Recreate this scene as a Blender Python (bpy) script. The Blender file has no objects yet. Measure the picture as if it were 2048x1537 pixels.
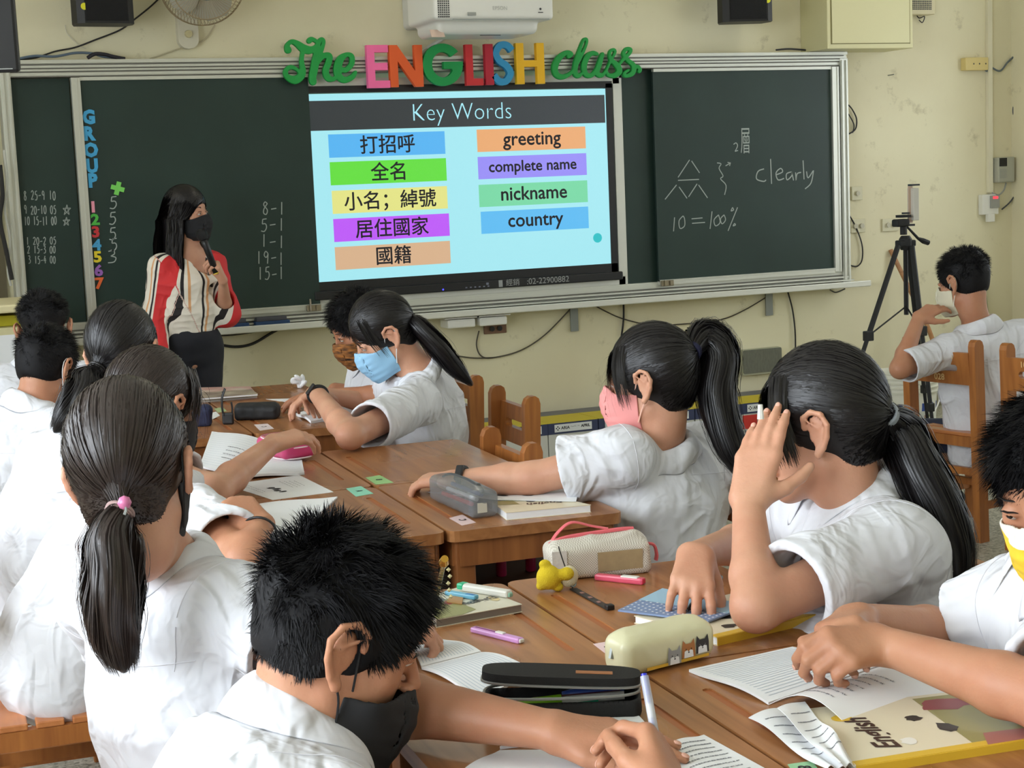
import bpy, bmesh, math, random
import numpy as np
from math import pi, sin, cos, radians
from mathutils import Vector, Matrix, noise as mnoise
from mathutils.geometry import tessellate_polygon
from mathutils.bvhtree import BVHTree

SC = bpy.context.scene
COL = SC.collection
rng = np.random.default_rng(7)
random.seed(7)

# ------------------------------------------------------------------ camera
YAW, PITCH, ROLL, FPX = 0.395166, 0.123387, -0.0416403, 3300.0
CAMP = np.array([-3.155469, -8.064826, 1.47])
_f = np.array([sin(YAW)*cos(PITCH), cos(YAW)*cos(PITCH), -sin(PITCH)])
_r0 = np.array([cos(YAW), -sin(YAW), 0.0]); _u0 = np.cross(_r0, _f)
CR = cos(ROLL)*_r0 + sin(ROLL)*_u0; CU = -sin(ROLL)*_r0 + cos(ROLL)*_u0; CF = _f
cd = bpy.data.cameras.new('camera'); cam = bpy.data.objects.new('camera', cd); COL.objects.link(cam)
cd.sensor_width = 36.0; cd.lens = FPX/2048*36.0; cd.clip_start = 0.05; cd.clip_end = 100
M = Matrix.Identity(4)
for i in range(3):
    M[i][0], M[i][1], M[i][2], M[i][3] = CR[i], CU[i], -CF[i], CAMP[i]
cam.matrix_world = M
cd.dof.use_dof = False
SC.camera = cam

# measuring helpers: a direction seen in the photograph met with a plane of the room
def _ray(x, y): return CF*FPX + CR*(x-1024) - CU*(y-768.5)
def at_z(x, y, z): d = _ray(x, y); return CAMP + d*(z-CAMP[2])/d[2]
def at_y(x, y, Y): d = _ray(x, y); return CAMP + d*(Y-CAMP[1])/d[1]
def at_x(x, y, X): d = _ray(x, y); return CAMP + d*(X-CAMP[0])/d[0]
def at_d(x, y, D): return CAMP + _ray(x, y)/FPX*D

# ------------------------------------------------------------------ world, exposure, large lights
SC.view_settings.view_transform = 'Standard'
try: SC.view_settings.look = 'None'
except Exception: pass
SC.view_settings.gamma = 1.0
SC.view_settings.use_curve_mapping = False
SC.view_settings.exposure = 0.0
SC.cycles.use_denoising = True
SC.cycles.max_bounces = 6
SC.cycles.diffuse_bounces = 4
SC.cycles.glossy_bounces = 3
SC.cycles.sample_clamp_indirect = 6.0
W = bpy.data.worlds.new('world'); SC.world = W; W.use_nodes = True
W.node_tree.nodes['Background'].inputs[0].default_value = (0.80, 0.90, 1.0, 1)
W.node_tree.nodes['Background'].inputs[1].default_value = 1.2
RX0, RX1, RY0, RY1, RZ = -4.5, 3.67, -10.4, 0.1, 3.25      # the room
def area(name, loc, rot, sx, sy, power, col):
    l = bpy.data.lights.new(name, 'AREA'); l.shape = 'RECTANGLE'; l.size = sx; l.size_y = sy
    l.energy = power; l.color = col
    o = bpy.data.objects.new(name, l); o.location = loc; o.rotation_euler = rot; COL.objects.link(o)
    return o
WINS = [(-2.1, -0.7), (-4.9, -3.1), (-7.4, -5.6), (-9.8, -8.1)]
for k, (a, b) in enumerate(WINS):      # daylight entering the windows of the left wall
    area('window_daylight', (RX0-0.28, (a+b)/2, 1.85), (0, -pi/2, 0), 1.7, b-a, (20, 105, 132, 55)[k], (0.86, 0.93, 1.0))
    area('window_daylight', (RX1+0.28, (a+b)/2, 1.85), (0, pi/2, 0), 1.7, b-a, (34, 14, 18, 14)[k], (0.90, 0.95, 1.0))  # fill added on the right side, its front lamp lifting the front wall

# ------------------------------------------------------------------ helpers: objects
def tag(o, label=None, cat=None, group=None, kind=None):
    if label: o['label'] = label
    if cat: o['category'] = cat
    if group: o['group'] = group
    if kind: o['kind'] = kind
    return o
def empty(name, loc=(0, 0, 0), rz=0.0, label=None, cat=None, group=None):
    o = bpy.data.objects.new(name, None); COL.objects.link(o)
    o.location = loc; o.rotation_euler = (0, 0, rz); o.empty_display_size = 0.1
    return tag(o, label, cat, group)
def link(name, me, mat=None, parent=None, world=False):
    o = bpy.data.objects.new(name, me); COL.objects.link(o)
    if mat is not None and not me.materials:
        for m in (mat if isinstance(mat, (list, tuple)) else [mat]): me.materials.append(m)
    if parent is not None:
        o.parent = parent
        if world: o.matrix_parent_inverse = parent_inv(parent)
    return o
def world_of(p):
    m = Matrix.LocRotScale(p.location, p.rotation_euler, p.scale)
    return world_of(p.parent) @ p.matrix_parent_inverse @ m if p.parent else m
def parent_inv(p): return world_of(p).inverted()
def dup(root):
    r = root.copy(); COL.objects.link(r)
    for ch in list(root.children):
        c = ch.copy(); COL.objects.link(c); c.parent = r
        for g in ch.children:
            d = g.copy(); COL.objects.link(d); d.parent = c
    return r
class MB:
    """collects boxes, tubes, lathes, prisms; build() links them as one mesh"""
    def __init__(s): s.v = []; s.f = []; s.m = []; s.cur = 0
    def add(s, vs, fs):
        n = len(s.v); s.v += [tuple(map(float, q)) for q in vs]; s.f += [tuple(i+n for i in f) for f in fs]; s.m += [s.cur]*len(fs); return s
    def box(s, c, d, R=None, bev=0.0):
        c = np.array(c, float); hx, hy, hz = np.array(d, float)/2
        if bev <= 0:
            vs = [np.array([x, y, z]) for x in (-hx, hx) for y in (-hy, hy) for z in (-hz, hz)]
            fs = [(0, 1, 3, 2), (4, 6, 7, 5), (0, 4, 5, 1), (2, 3, 7, 6), (0, 2, 6, 4), (1, 5, 7, 3)]
        else:
            b = min(bev, hx*.98, hy*.98, hz*.98); bm = bmesh.new(); bmesh.ops.create_cube(bm, size=1)
            for q in bm.verts: q.co = Vector((q.co.x*2*hx, q.co.y*2*hy, q.co.z*2*hz))
            bmesh.ops.bevel(bm, geom=list(bm.edges), offset=b, segments=2, profile=0.5, affect='EDGES')
            bm.verts.index_update(); vs = [np.array(q.co) for q in bm.verts]; fs = [tuple(q.index for q in f.verts) for f in bm.faces]; bm.free()
        if R is not None: R = np.array(R); vs = [R@q for q in vs]
        return s.add([q+c for q in vs], fs)
    def tube(s, pts, r, n=8, closed=False, cap=True, flat=None):
        P = [np.array(p, float) for p in pts]; N = len(P)
        rr = [r]*N if np.isscalar(r) else list(r)
        vs = []; up = None
        for i, p in enumerate(P):
            if closed: t = P[(i+1) % N]-P[i-1]
            else: t = P[min(i+1, N-1)]-P[max(i-1, 0)]
            t = t/(np.linalg.norm(t)+1e-12)
            if up is None:
                up = np.array([0, 0, 1.0]) if abs(t[2]) < .9 else np.array([1.0, 0, 0])
            a = up-t*(up@t); a /= np.linalg.norm(a)+1e-12; up = a; b = np.cross(t, a)
            fa = flat or 1.0
            for k in range(n):
                w = 2*pi*k/n; vs.append(p+rr[i]*(cos(w)*a*fa+sin(w)*b))
        fs = []
        for i in range(N if closed else N-1):
            j = (i+1) % N
            for k in range(n): l = (k+1) % n; fs.append((i*n+k, i*n+l, j*n+l, j*n+k))
        if cap and not closed: fs.append(tuple(range(n))[::-1]); fs.append(tuple((N-1)*n+k for k in range(n)))
        return s.add(vs, fs)
    def lathe(s, prof, c=(0, 0, 0), n=24, R=None, sx=1, sy=1):
        vs = []; fs = []
        R = np.eye(3) if R is None else np.array(R)
        for (r, z) in prof:
            for k in range(n): w = 2*pi*k/n; vs.append(R@np.array([r*cos(w)*sx, r*sin(w)*sy, z])+np.array(c, float))
        for i in range(len(prof)-1):
            for k in range(n): l = (k+1) % n; fs.append((i*n+k, i*n+l, (i+1)*n+l, (i+1)*n+k))
        if prof[0][0] > 1e-6: fs.append(tuple(range(n))[::-1])
        if prof[-1][0] > 1e-6: fs.append(tuple((len(prof)-1)*n+k for k in range(n)))
        return s.add(vs, fs)
    def prism(s, poly, z0, z1, F=None, holes=()):
        """polygon in x,y extruded in z, F maps (x,y,z) to a point"""
        F = F or (lambda x, y, z: (x, y, z)); loops = [poly]+list(holes)
        tess = tessellate_polygon([[Vector((p[0], p[1], 0)) for p in l] for l in loops]); al = [p for l in loops for p in l]; n = len(al)
        vs = [F(p[0], p[1], z0) for p in al]+[F(p[0], p[1], z1) for p in al]; fs = []
        for t in tess:
            a, b, c = [al[i] for i in t]; ar = (b[0]-a[0])*(c[1]-a[1])-(b[1]-a[1])*(c[0]-a[0])
            t = tuple(t) if ar > 0 else tuple(t)[::-1]
            fs.append(tuple(i+n for i in t)); fs.append(t[::-1])
        o = 0
        for li, l in enumerate(loops):
            ar = sum(l[i][0]*l[(i+1) % len(l)][1]-l[(i+1) % len(l)][0]*l[i][1] for i in range(len(l))); ccw = (ar > 0) == (li == 0)
            for i in range(len(l)):
                j = (i+1) % len(l); q = (o+i, o+j, o+j+n, o+i+n); fs.append(q if ccw else q[::-1])
            o += len(l)
        return s.add(vs, fs)
    def build(s, name, mat, parent=None, smooth=False, world=False, auto=None):
        me = bpy.data.meshes.new(name); me.from_pydata(s.v, [], s.f)
        for m in (mat if isinstance(mat, (list, tuple)) else [mat]): me.materials.append(m)
        if any(s.m): me.polygons.foreach_set('material_index', s.m)
        if smooth: me.polygons.foreach_set('use_smooth', [True]*len(s.f))
        me.update()
        if smooth and auto is not None:
            try: me.set_sharp_from_angle(angle=radians(auto))
            except Exception: pass
        return link(name, me, None, parent, world)
def rrect(x0, y0, x1, y1, r, n=4):
    P = []
    for cx, cy, a0 in ((x1-r, y0+r, -90), (x1-r, y1-r, 0), (x0+r, y1-r, 90), (x0+r, y0+r, 180)):
        for k in range(n+1): a = radians(a0+90*k/n); P.append((cx+r*cos(a), cy+r*sin(a)))
    return P
def spline(P, n=8, closed=False):
    P = [np.array(p, float) for p in P]; N = len(P); out = []
    rg = range(N) if closed else range(N-1)
    for i in rg:
        g = (lambda k: P[k % N]) if closed else (lambda k: P[max(0, min(N-1, k))])
        a, b, c, d = g(i-1), g(i), g(i+1), g(i+2)
        for k in range(n):
            t = k/n; out.append(.5*((2*b)+(-a+c)*t+(2*a-5*b+4*c-d)*t*t+(-a+3*b-3*c+d)*t**3))
    if not closed: out.append(P[-1])
    return out
def rotz(a): return np.array([[cos(a), -sin(a), 0], [sin(a), cos(a), 0], [0, 0, 1.0]])
def rotx(a): return np.array([[1.0, 0, 0], [0, cos(a), -sin(a)], [0, sin(a), cos(a)]])
def roty(a): return np.array([[cos(a), 0, sin(a)], [0, 1.0, 0], [-sin(a), 0, cos(a)]])
def unit(v): v = np.array(v, float); return v/(np.linalg.norm(v)+1e-12)

# ------------------------------------------------------------------ materials
def srgb(r, g, b):
    f = lambda c: (c/255/12.92 if c/255 <= .04045 else ((c/255+.055)/1.055)**2.4)
    return (f(r), f(g), f(b), 1)
def mat(name, col, rough=.5, metal=0, spec=.5, emis=None, es=1.0, noise=0, nscale=20, bump=0, bscale=60, alpha=1, trans=0, sss=0, coat=0, col2=None, stretch=None, ior=None):
    m = bpy.data.materials.new(name); m.use_nodes = True; nt = m.node_tree; b = nt.nodes['Principled BSDF']
    b.inputs['Base Color'].default_value = col; b.inputs['Roughness'].default_value = rough; b.inputs['Metallic'].default_value = metal
    b.inputs['Specular IOR Level'].default_value = spec
    if emis: b.inputs['Emission Color'].default_value = emis; b.inputs['Emission Strength'].default_value = es
    if alpha < 1: b.inputs['Alpha'].default_value = alpha
    if trans: b.inputs['Transmission Weight'].default_value = trans
    if ior: b.inputs['IOR'].default_value = ior
    if sss: b.inputs['Subsurface Weight'].default_value = sss; b.inputs['Subsurface Radius'].default_value = (1, .35, .2); b.inputs['Subsurface Scale'].default_value = .006
    if coat: b.inputs['Coat Weight'].default_value = coat; b.inputs['Coat Roughness'].default_value = .12
    N = nt.nodes; L = nt.links
    if noise or bump or col2:
        tc = N.new('ShaderNodeTexCoord'); mp = N.new('ShaderNodeMapping'); L.new(tc.outputs['Object'], mp.inputs[0])
        if stretch: mp.inputs['Scale'].default_value = stretch
    if noise or col2:
        nz = N.new('ShaderNodeTexNoise'); nz.inputs['Scale'].default_value = nscale; nz.inputs['Detail'].default_value = 5; L.new(mp.outputs[0], nz.inputs[0])
        rp = N.new('ShaderNodeValToRGB'); c2 = col2 or tuple(max(0, c*(1-noise)) for c in col[:3])+(1,)
        rp.color_ramp.elements[0].position = .32; rp.color_ramp.elements[1].position = .68
        rp.color_ramp.elements[0].color = c2; rp.color_ramp.elements[1].color = col
        L.new(nz.outputs[0], rp.inputs[0]); L.new(rp.outputs[0], b.inputs['Base Color'])
    if bump:
        nb = N.new('ShaderNodeTexNoise'); nb.inputs['Scale'].default_value = bscale; nb.inputs['Detail'].default_value = 4; L.new(mp.outputs[0], nb.inputs[0])
        bp = N.new('ShaderNodeBump'); bp.inputs['Strength'].default_value = bump; bp.inputs['Distance'].default_value = .01
        L.new(nb.outputs[0], bp.inputs['Height']); L.new(bp.outputs[0], b.inputs['Normal'])
    return m
def wood(name, c1, c2, rough=.28, axis='y', sc=1.0, spec=.5):
    m = mat(name, c1, rough, spec=spec); nt = m.node_tree; N = nt.nodes; L = nt.links; b = N['Principled BSDF']
    tc = N.new('ShaderNodeTexCoord'); mp = N.new('ShaderNodeMapping'); L.new(tc.outputs['Object'], mp.inputs[0])
    s = {'x': (1.2, 14, 14), 'y': (14, 1.2, 14), 'z': (14, 14, 1.2)}[axis]; mp.inputs['Scale'].default_value = tuple(q*sc for q in s)
    n1 = N.new('ShaderNodeTexNoise'); n1.inputs['Scale'].default_value = 2.2; n1.inputs['Detail'].default_value = 7; n1.inputs['Distortion'].default_value = .8; L.new(mp.outputs[0], n1.inputs[0])
    n2 = N.new('ShaderNodeTexNoise'); n2.inputs['Scale'].default_value = 3.0; n2.inputs['Detail'].default_value = 2; L.new(tc.outputs['Object'], n2.inputs[0])
    rp = N.new('ShaderNodeValToRGB'); rp.color_ramp.elements[0].position = .3; rp.color_ramp.elements[1].position = .7
    rp.color_ramp.elements[0].color = c2; rp.color_ramp.elements[1].color = c1; L.new(n1.outputs[0], rp.inputs[0])
    mx = N.new('ShaderNodeMix'); mx.data_type = 'RGBA'; mx.blend_type = 'MULTIPLY'; mx.inputs[0].default_value = .3
    r2 = N.new('ShaderNodeValToRGB'); r2.color_ramp.elements[0].position = .2; r2.color_ramp.elements[0].color = (.72, .66, .6, 1); r2.color_ramp.elements[1].position = .8; r2.color_ramp.elements[1].color = (1.1, 1.1, 1.1, 1)
    L.new(n2.outputs[0], r2.inputs[0]); L.new(rp.outputs[0], mx.inputs[6]); L.new(r2.outputs[0], mx.inputs[7]); L.new(mx.outputs[2], b.inputs['Base Color'])
    rr = N.new('ShaderNodeMapRange'); rr.inputs[3].default_value = rough*.8; rr.inputs[4].default_value = rough*1.5; L.new(n2.outputs[0], rr.inputs[0]); L.new(rr.outputs[0], b.inputs['Roughness'])
    return m
MT = {}
MT['desk'] = wood('desk_wood', srgb(176, 122, 76), srgb(142, 92, 54), .24, 'y')
MT['desk2'] = wood('desk_frame_wood', srgb(160, 102, 56), srgb(126, 76, 40), .34, 'z')
MT['chair'] = wood('chair_wood', srgb(176, 112, 54), srgb(142, 84, 38), .32, 'z')
MT['slat'] = wood('seat_slat_wood', srgb(196, 128, 76), srgb(165, 98, 52), .3, 'x')
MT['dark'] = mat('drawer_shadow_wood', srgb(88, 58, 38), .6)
MT['alu'] = mat('aluminium', srgb(205, 206, 196), .38, metal=.55, spec=.5)
MT['aluw'] = mat('white_aluminium', srgb(214, 214, 204), .42, metal=.25)
MT['board'] = mat('green_chalkboard', srgb(40, 58, 52), .42, noise=.18, nscale=3, spec=.35)
MT['black'] = mat('black_plastic', srgb(22, 22, 24), .4)
MT['blackm'] = mat('matt_black_plastic', srgb(20, 20, 21), .65)
MT['white'] = mat('white_plastic', srgb(225, 224, 216), .4)
MT['grey'] = mat('grey_plastic', srgb(150, 152, 146), .45)
MT['dgrey'] = mat('dark_grey_plastic', srgb(60, 62, 62), .5)
MT['cream'] = mat('cream_metal', srgb(208, 202, 156), .5)
MT['paper'] = mat('white_paper', srgb(236, 238, 240), .75, bump=.04, bscale=8)
MT['ink'] = mat('printing_ink', srgb(35, 35, 40), .7)
MT['inkg'] = mat('grey_pencil_writing', srgb(120, 122, 130), .8)
MT['rule'] = mat('ruled_line_print', srgb(190, 202, 214), .8)
MT['chalk'] = mat('white_chalk', srgb(164, 172, 166), .95)
MT['steel'] = mat('galvanised_steel', srgb(140, 144, 140), .45, metal=.7)
# ================================================================== the room
def wall_mat():
    m = mat('cream_wall_paint', srgb(226, 218, 184), .75); nt = m.node_tree; N = nt.nodes; L = nt.links; b = N['Principled BSDF']
    tc = N.new('ShaderNodeTexCoord')
    n1 = N.new('ShaderNodeTexNoise'); n1.inputs['Scale'].default_value = 1.1; n1.inputs['Detail'].default_value = 5; L.new(tc.outputs['Object'], n1.inputs[0])
    r1 = N.new('ShaderNodeValToRGB'); r1.color_ramp.elements[0].position = .3; r1.color_ramp.elements[0].color = srgb(214, 205, 172); r1.color_ramp.elements[1].position = .7; r1.color_ramp.elements[1].color = srgb(228, 222, 190)
    L.new(n1.outputs[0], r1.inputs[0])
    n2 = N.new('ShaderNodeTexNoise'); n2.inputs['Scale'].default_value = 7; n2.inputs['Detail'].default_value = 8; n2.inputs['Roughness'].default_value = .7; L.new(tc.outputs['Object'], n2.inputs[0])
    r2 = N.new('ShaderNodeValToRGB'); r2.color_ramp.elements[0].position = .28; r2.color_ramp.elements[0].color = (.55, .52, .45, 1); r2.color_ramp.elements[1].position = .40; r2.color_ramp.elements[1].color = (1, 1, 1, 1)
    L.new(n2.outputs[0], r2.inputs[0])
    mx = N.new('ShaderNodeMix'); mx.data_type = 'RGBA'; mx.blend_type = 'MULTIPLY'; mx.inputs[0].default_value = .6
    L.new(r1.outputs[0], mx.inputs[6]); L.new(r2.outputs[0], mx.inputs[7]); L.new(mx.outputs[2], b.inputs['Base Color'])
    bp = N.new('ShaderNodeBump'); bp.inputs['Strength'].default_value = .12; bp.inputs['Distance'].default_value = .01; L.new(n2.outputs[0], bp.inputs['Height']); L.new(bp.outputs[0], b.inputs['Normal'])
    return m
MT['wall'] = wall_mat()
def terrazzo():
    m = mat('terrazzo', srgb(150, 150, 138), .35); nt = m.node_tree; N = nt.nodes; L = nt.links; b = N['Principled BSDF']
    tc = N.new('ShaderNodeTexCoord'); v = N.new('ShaderNodeTexVoronoi'); v.inputs['Scale'].default_value = 110; L.new(tc.outputs['Object'], v.inputs[0])
    r = N.new('ShaderNodeValToRGB'); r.color_ramp.interpolation = 'CONSTANT'
    r.color_ramp.elements[0].color = srgb(120, 120, 108); r.color_ramp.elements[1].position = .22; r.color_ramp.elements[1].color = srgb(158, 156, 142)
    e = r.color_ramp.elements.new(.5); e.color = srgb(172, 170, 156); e = r.color_ramp.elements.new(.8); e.color = srgb(190, 188, 176)
    s = N.new('ShaderNodeSeparateColor'); L.new(v.outputs['Color'], s.inputs[0]); L.new(s.outputs[0], r.inputs[0]); L.new(r.outputs[0], b.inputs['Base Color'])
    return m
MT['floor'] = terrazzo()
def structure(name, mb, m): return tag(mb.build(name, m), kind='structure')
structure('floor', MB().box(((RX0+RX1)/2, (RY0+RY1)/2, -.1), (RX1-RX0+.6, RY1-RY0+.6, .2)), MT['floor'])
structure('ceiling', MB().box(((RX0+RX1)/2, (RY0+RY1)/2, RZ+.1), (RX1-RX0+.6, RY1-RY0+.6, .2)), mat('ceiling_paint', srgb(225, 222, 208), .8))
structure('wall_front', MB().box(((RX0+RX1)/2, RY1+.1, RZ/2), (RX1-RX0, .2, RZ)), MT['wall'])
structure('wall_back', MB().box(((RX0+RX1)/2, RY0-.1, RZ/2), (RX1-RX0, .2, RZ)), MT['wall'])
wn = 0
fw = mat('window_frame_aluminium', srgb(190, 192, 190), .4, metal=.4)
glass = mat('window_glass', (1, 1, 1, 1), .02, trans=1, ior=1.45); glass.node_tree.nodes['Principled BSDF'].inputs['Alpha'].default_value = .12
for side, X in (('left', RX0), ('right', RX1)):
    s = -1 if side == 'left' else 1
    w = MB(); ys = [RY0-.2]+[q for ab in sorted(WINS) for q in ab]+[RY1+.2]
    for i in range(0, len(ys), 2): w.box((X+s*.1, (ys[i]+ys[i+1])/2, RZ/2), (.2, ys[i+1]-ys[i], RZ))
    for a, b in WINS: w.box((X+s*.1, (a+b)/2, .45), (.2, b-a, .9)); w.box((X+s*.1, (a+b)/2, (2.75+RZ)/2), (.2, b-a, RZ-2.75))
    structure('wall_'+side, w, MT['wall'])
    for a, b in WINS:
        wn += 1; f = MB(); xc = X+s*.1
        for y in (a+.03, (a+b)/2, b-.03): f.box((xc, y, 1.825), (.05, .05, 1.85))
        for z in (.93, 2.2, 2.72): f.box((xc, (a+b)/2, z), (.05, b-a, .05))
        wf = structure('window_%d' % wn, f, fw)
        MB().box((xc, (a+b)/2, 1.825), (.006, b-a, 1.85)).build('pane', glass, wf)
structure('baseboard_front', MB().box((2.5, RY1-.006, .05), (2.3, .012, .10)), mat('skirting_paint', srgb(150, 145, 120), .6))
# a paler pilaster strip at the right corner
structure('trim_1', MB().box((3.64, -.03, RZ/2), (.06, .26, RZ)), MT['wall'])
# ceiling lamps: two rows of fluorescent fittings (outside the picture, they light the room)
tube_m = mat('fluorescent_tube', (1, 1, 1, 1), .5, emis=(1.0, .95, .84, 1), es=3.2)
tube_b = mat('board_lamp_tube', (1, 1, 1, 1), .5, emis=(1.0, .94, .82, 1), es=10.0)  # for an unseen row of lamps added to brighten the front wall
def lamp(x, y, lab, tm=None):
    t = empty('ceiling_lamp', (x, y, RZ-.30), 0, lab, 'lamp', 'fluorescent ceiling lamps')
    MB().box((0, 0, .05), (.24, 1.25, .06)).build('housing', MT['white'], t)
    MB().tube([(0, -.5, .08), (0, -.5, .30)], .006).tube([(0, .5, .08), (0, .5, .30)], .006).build('rod', MT['steel'], t)
    for dx in (-.06, .06): MB().tube([(dx, -.6, -.005), (dx, .6, -.005)], .014, 8).build('tube', tm or tube_m, t)
for x in (-3.2, -0.6, 2.0):
    for y in (-8.0, -5.6, -3.2): lamp(x, y, 'white twin-tube fluorescent lamp hanging under the classroom ceiling, %s row, %s' % ({-3.2: 'left', -.6: 'middle', 2.0: 'right'}[x], {-8.0: 'at the back', -5.6: 'half way', -3.2: 'towards the front'}[y]))
    lamp(x, -1.25, 'brighter blackboard lamp under the ceiling, %s one of three' % {-3.2: 'left', -.6: 'middle', 2.0: 'right'}[x], tube_b)

# ================================================================== text
_fonts = {}
def text_mesh(s, size=.1, ext=0.0, off=0.0, align='CENTER', cond=1.0, bevel=0.0, shear=0.0, res=3, vcenter=True):
    cu = bpy.data.curves.new('t', 'FONT'); cu.body = s; cu.size = size; cu.extrude = ext; cu.offset = off; cu.align_x = align; cu.resolution_u = res
    cu.bevel_depth = bevel; cu.shear = shear
    cu.align_y = 'CENTER' if vcenter else 'BOTTOM_BASELINE'
    o = bpy.data.objects.new('t', cu); COL.objects.link(o)
    dg = bpy.context.evaluated_depsgraph_get(); me = bpy.data.meshes.new_from_object(o.evaluated_get(dg))
    bpy.data.objects.remove(o); bpy.data.curves.remove(cu)
    v = [np.array(q.co)*np.array([cond, 1, 1]) for q in me.vertices]; f = [tuple(p.vertices) for p in me.polygons]
    bpy.data.meshes.remove(me); return v, f
def put_text(mb, s, O, X, Y, size, **k):
    """adds the letters of s to mb: O centre, X right, Y up"""
    v, f = text_mesh(s, size, **k); O = np.array(O, float); X = unit(X); Y = unit(Y); Z = np.cross(X, Y)
    return mb.add([O+q[0]*X+q[1]*Y+q[2]*Z for q in v], f)
XW, ZW = np.array([1., 0, 0]), np.array([0, 0, 1.])
def stroke(mb, pts, w, O, X, Y, lift=.0006, sp=True, n=4):
    """a flat pen or chalk stroke through pts (x,y in metres) on a surface"""
    P = [np.array([p[0], p[1]]) for p in (spline([(p[0], p[1], 0) for p in pts], n) if sp and len(pts) > 2 else pts)]
    O = np.array(O, float); X = unit(X); Y = unit(Y); Z = np.cross(X, Y); vs = []
    for i, p in enumerate(P):
        t = P[min(i+1, len(P)-1)]-P[max(i-1, 0)]; t = t/(np.linalg.norm(t)+1e-9); nrm = np.array([-t[1], t[0]])
        for sg in (-1, 1):
            q = p+nrm*w/2*sg; vs.append(O+q[0]*X+q[1]*Y+lift*Z)
    return mb.add(vs, [(2*i, 2*i+2, 2*i+3, 2*i+1) for i in range(len(P)-1)])
def scribble(mb, x0, x1, y, h, w, O, X, Y, seed=0, lift=.0007, dens=1.0):
    """a line of small handwriting"""
    r = random.Random(seed); x = x0
    while x < x1:
        L = min(h*r.uniform(1.5, 4), x1-x)
        n = max(3, int(L/h*2.4*dens)); pts = [(x+L*i/n, y+h*(.5 if i % 2 else 0)*r.uniform(.5, 1.5)) for i in range(n+1)]
        stroke(mb, pts, w, O, X, Y, lift, n=2); x += L+h*.9
    return mb

# ================================================================== blackboard
def bp(x, y, Y=0.0): return at_y(x, y, Y)
bb = empty('sliding_blackboard', (0, 0.05, .77), 0, 'wide green sliding blackboard in a ribbed aluminium frame on the front wall', 'blackboard')
def W_(mb, name, m, par=bb, **k): return mb.build(name, m, par, world=True, **k)
FX0, FX1, FZ0, FZ1 = -2.30, 2.36, .80, 2.115
m = MB()
for z, h, y in ((2.105, .020, -.004), (2.083, .014, .004), (2.066, .012, -.004), (2.048, .018, .004)): m.box(((FX0+FX1)/2, y+.045, z), (FX1-FX0, .10, h-.004))
m.box(((FX0+FX1)/2, .052, 2.075), (FX1-FX0, .09, .08)); W_(m, 'top_rail', MT['alu']); g_ = mat('rail_groove', srgb(104, 100, 92), .7)
m = MB()
for z in (2.0925, 2.0745, 2.058, 2.0365): m.box(((FX0+FX1)/2, .0035, z), (FX1-FX0-.04, .012, .0035))
tag(W_(m, 'rail_grooves', g_), kind='stuff')
m = MB()
for z in (.8385, .8215, .8045): m.box(((FX0+FX1)/2, .003, z), (FX1-FX0-.04, .016, .003))
tag(W_(m, 'rail_grooves', g_), kind='stuff')
m = MB()
for z, h, y, in ((.855, .03, .01), (.83, .014, -.01), (.812, .012, -.035)): m.box(((FX0+FX1)/2, y+.045, z), (FX1-FX0, .10, h-.004))
m.box(((FX0+FX1)/2, .055, .84), (FX1-FX0, .085, .07)); W_(m, 'bottom_rail', MT['alu'])
m = MB(); m.box(((FX0+FX1)/2+.02, -.045, .795), (FX1-FX0+.12, .09, .010)); m.box(((FX0+FX1)/2+.02, -.09, .790), (FX1-FX0+.12, .012, .034), bev=.005)
m.box(((FX0+FX1)/2, .02, .785), (FX1-FX0, .12, .02)); W_(m, 'chalk_ledge', MT['aluw'])
for nm, x0, x1 in (('side_frame', FX0, FX0+.05), ('side_frame', FX1-.052, FX1)):
    m = MB(); m.box(((x0+x1)/2, .045, (FZ0+FZ1)/2-.02), (x1-x0, .11, FZ1-FZ0-.04)); m.box((x0+.012, -.012, (FZ0+FZ1)/2-.02), (.012, .014, FZ1-FZ0-.06)); m.box((x1-.012, -.012, (FZ0+FZ1)/2-.02), (.010, .014, FZ1-FZ0-.06)); W_(m, nm, MT['alu'])
# fixed back panels
W_(MB().box((-2.12, .048, 1.445), (.28, .02, 1.17)), 'fixed_panel', MT['board'])
W_(MB().box((1.10, .052, 1.445), (.32, .02, 1.17)), 'fixed_panel', MT['board'])
# sliding front panels
def slider(x0, x1, post):
    p = W_(MB().box(((x0+x1)/2, .008, 1.450), (x1-x0, .016, 1.136)), 'sliding_panel', MT['board'])
    f = MB(); f.box(((x0+x1)/2, .002, 2.024), (x1-x0, .026, .016)); f.box(((x0+x1)/2, .0, .872), (x1-x0, .028, .028)); f.box(((x0+x1)/2, -.004, .882), (x1-x0, .028, .006))
    if post < 0: f.box((x0-.021, .0, 1.447), (.042, .034, 1.166)); f.box((x0-.018, -.019, 1.447), (.006, .004, 1.16))
    else: f.box((x1+.022, .0, 1.447), (.044, .034, 1.166)); f.box((x1+.034, -.019, 1.447), (.006, .004, 1.16))
    g = f.build('panel_border', MT['alu'], p); g.matrix_parent_inverse = p.matrix_parent_inverse.copy(); g.matrix_parent_inverse = Matrix.Identity(4)
    return p
pL = slider(-1.936, -.823, -1); pR = slider(1.11, 2.25, 1)
for x in (-.865, 1.15):
    m = MB(); m.box((x, -.022, .868), (.075, .018, .032), bev=.003); m.tube([(x-.02, -.035, .855), (x-.02, -.035, .915 if x < 0 else .885)], .005); m.box((x+.02, -.036, .868), (.022, .012, .026), bev=.002)
    W_(m, 'latch', mat('nickel_latch', srgb(150, 140, 120), .3, metal=.8))
CH = MB(); YB = -.0008
def ch(pts, w=.0055, Y=YB, sp=True): stroke(CH, [(bp(x, y, Y)[0], bp(x, y, Y)[2]) for x, y in pts], w, (0, Y, 0), XW, ZW, sp=sp)
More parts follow.
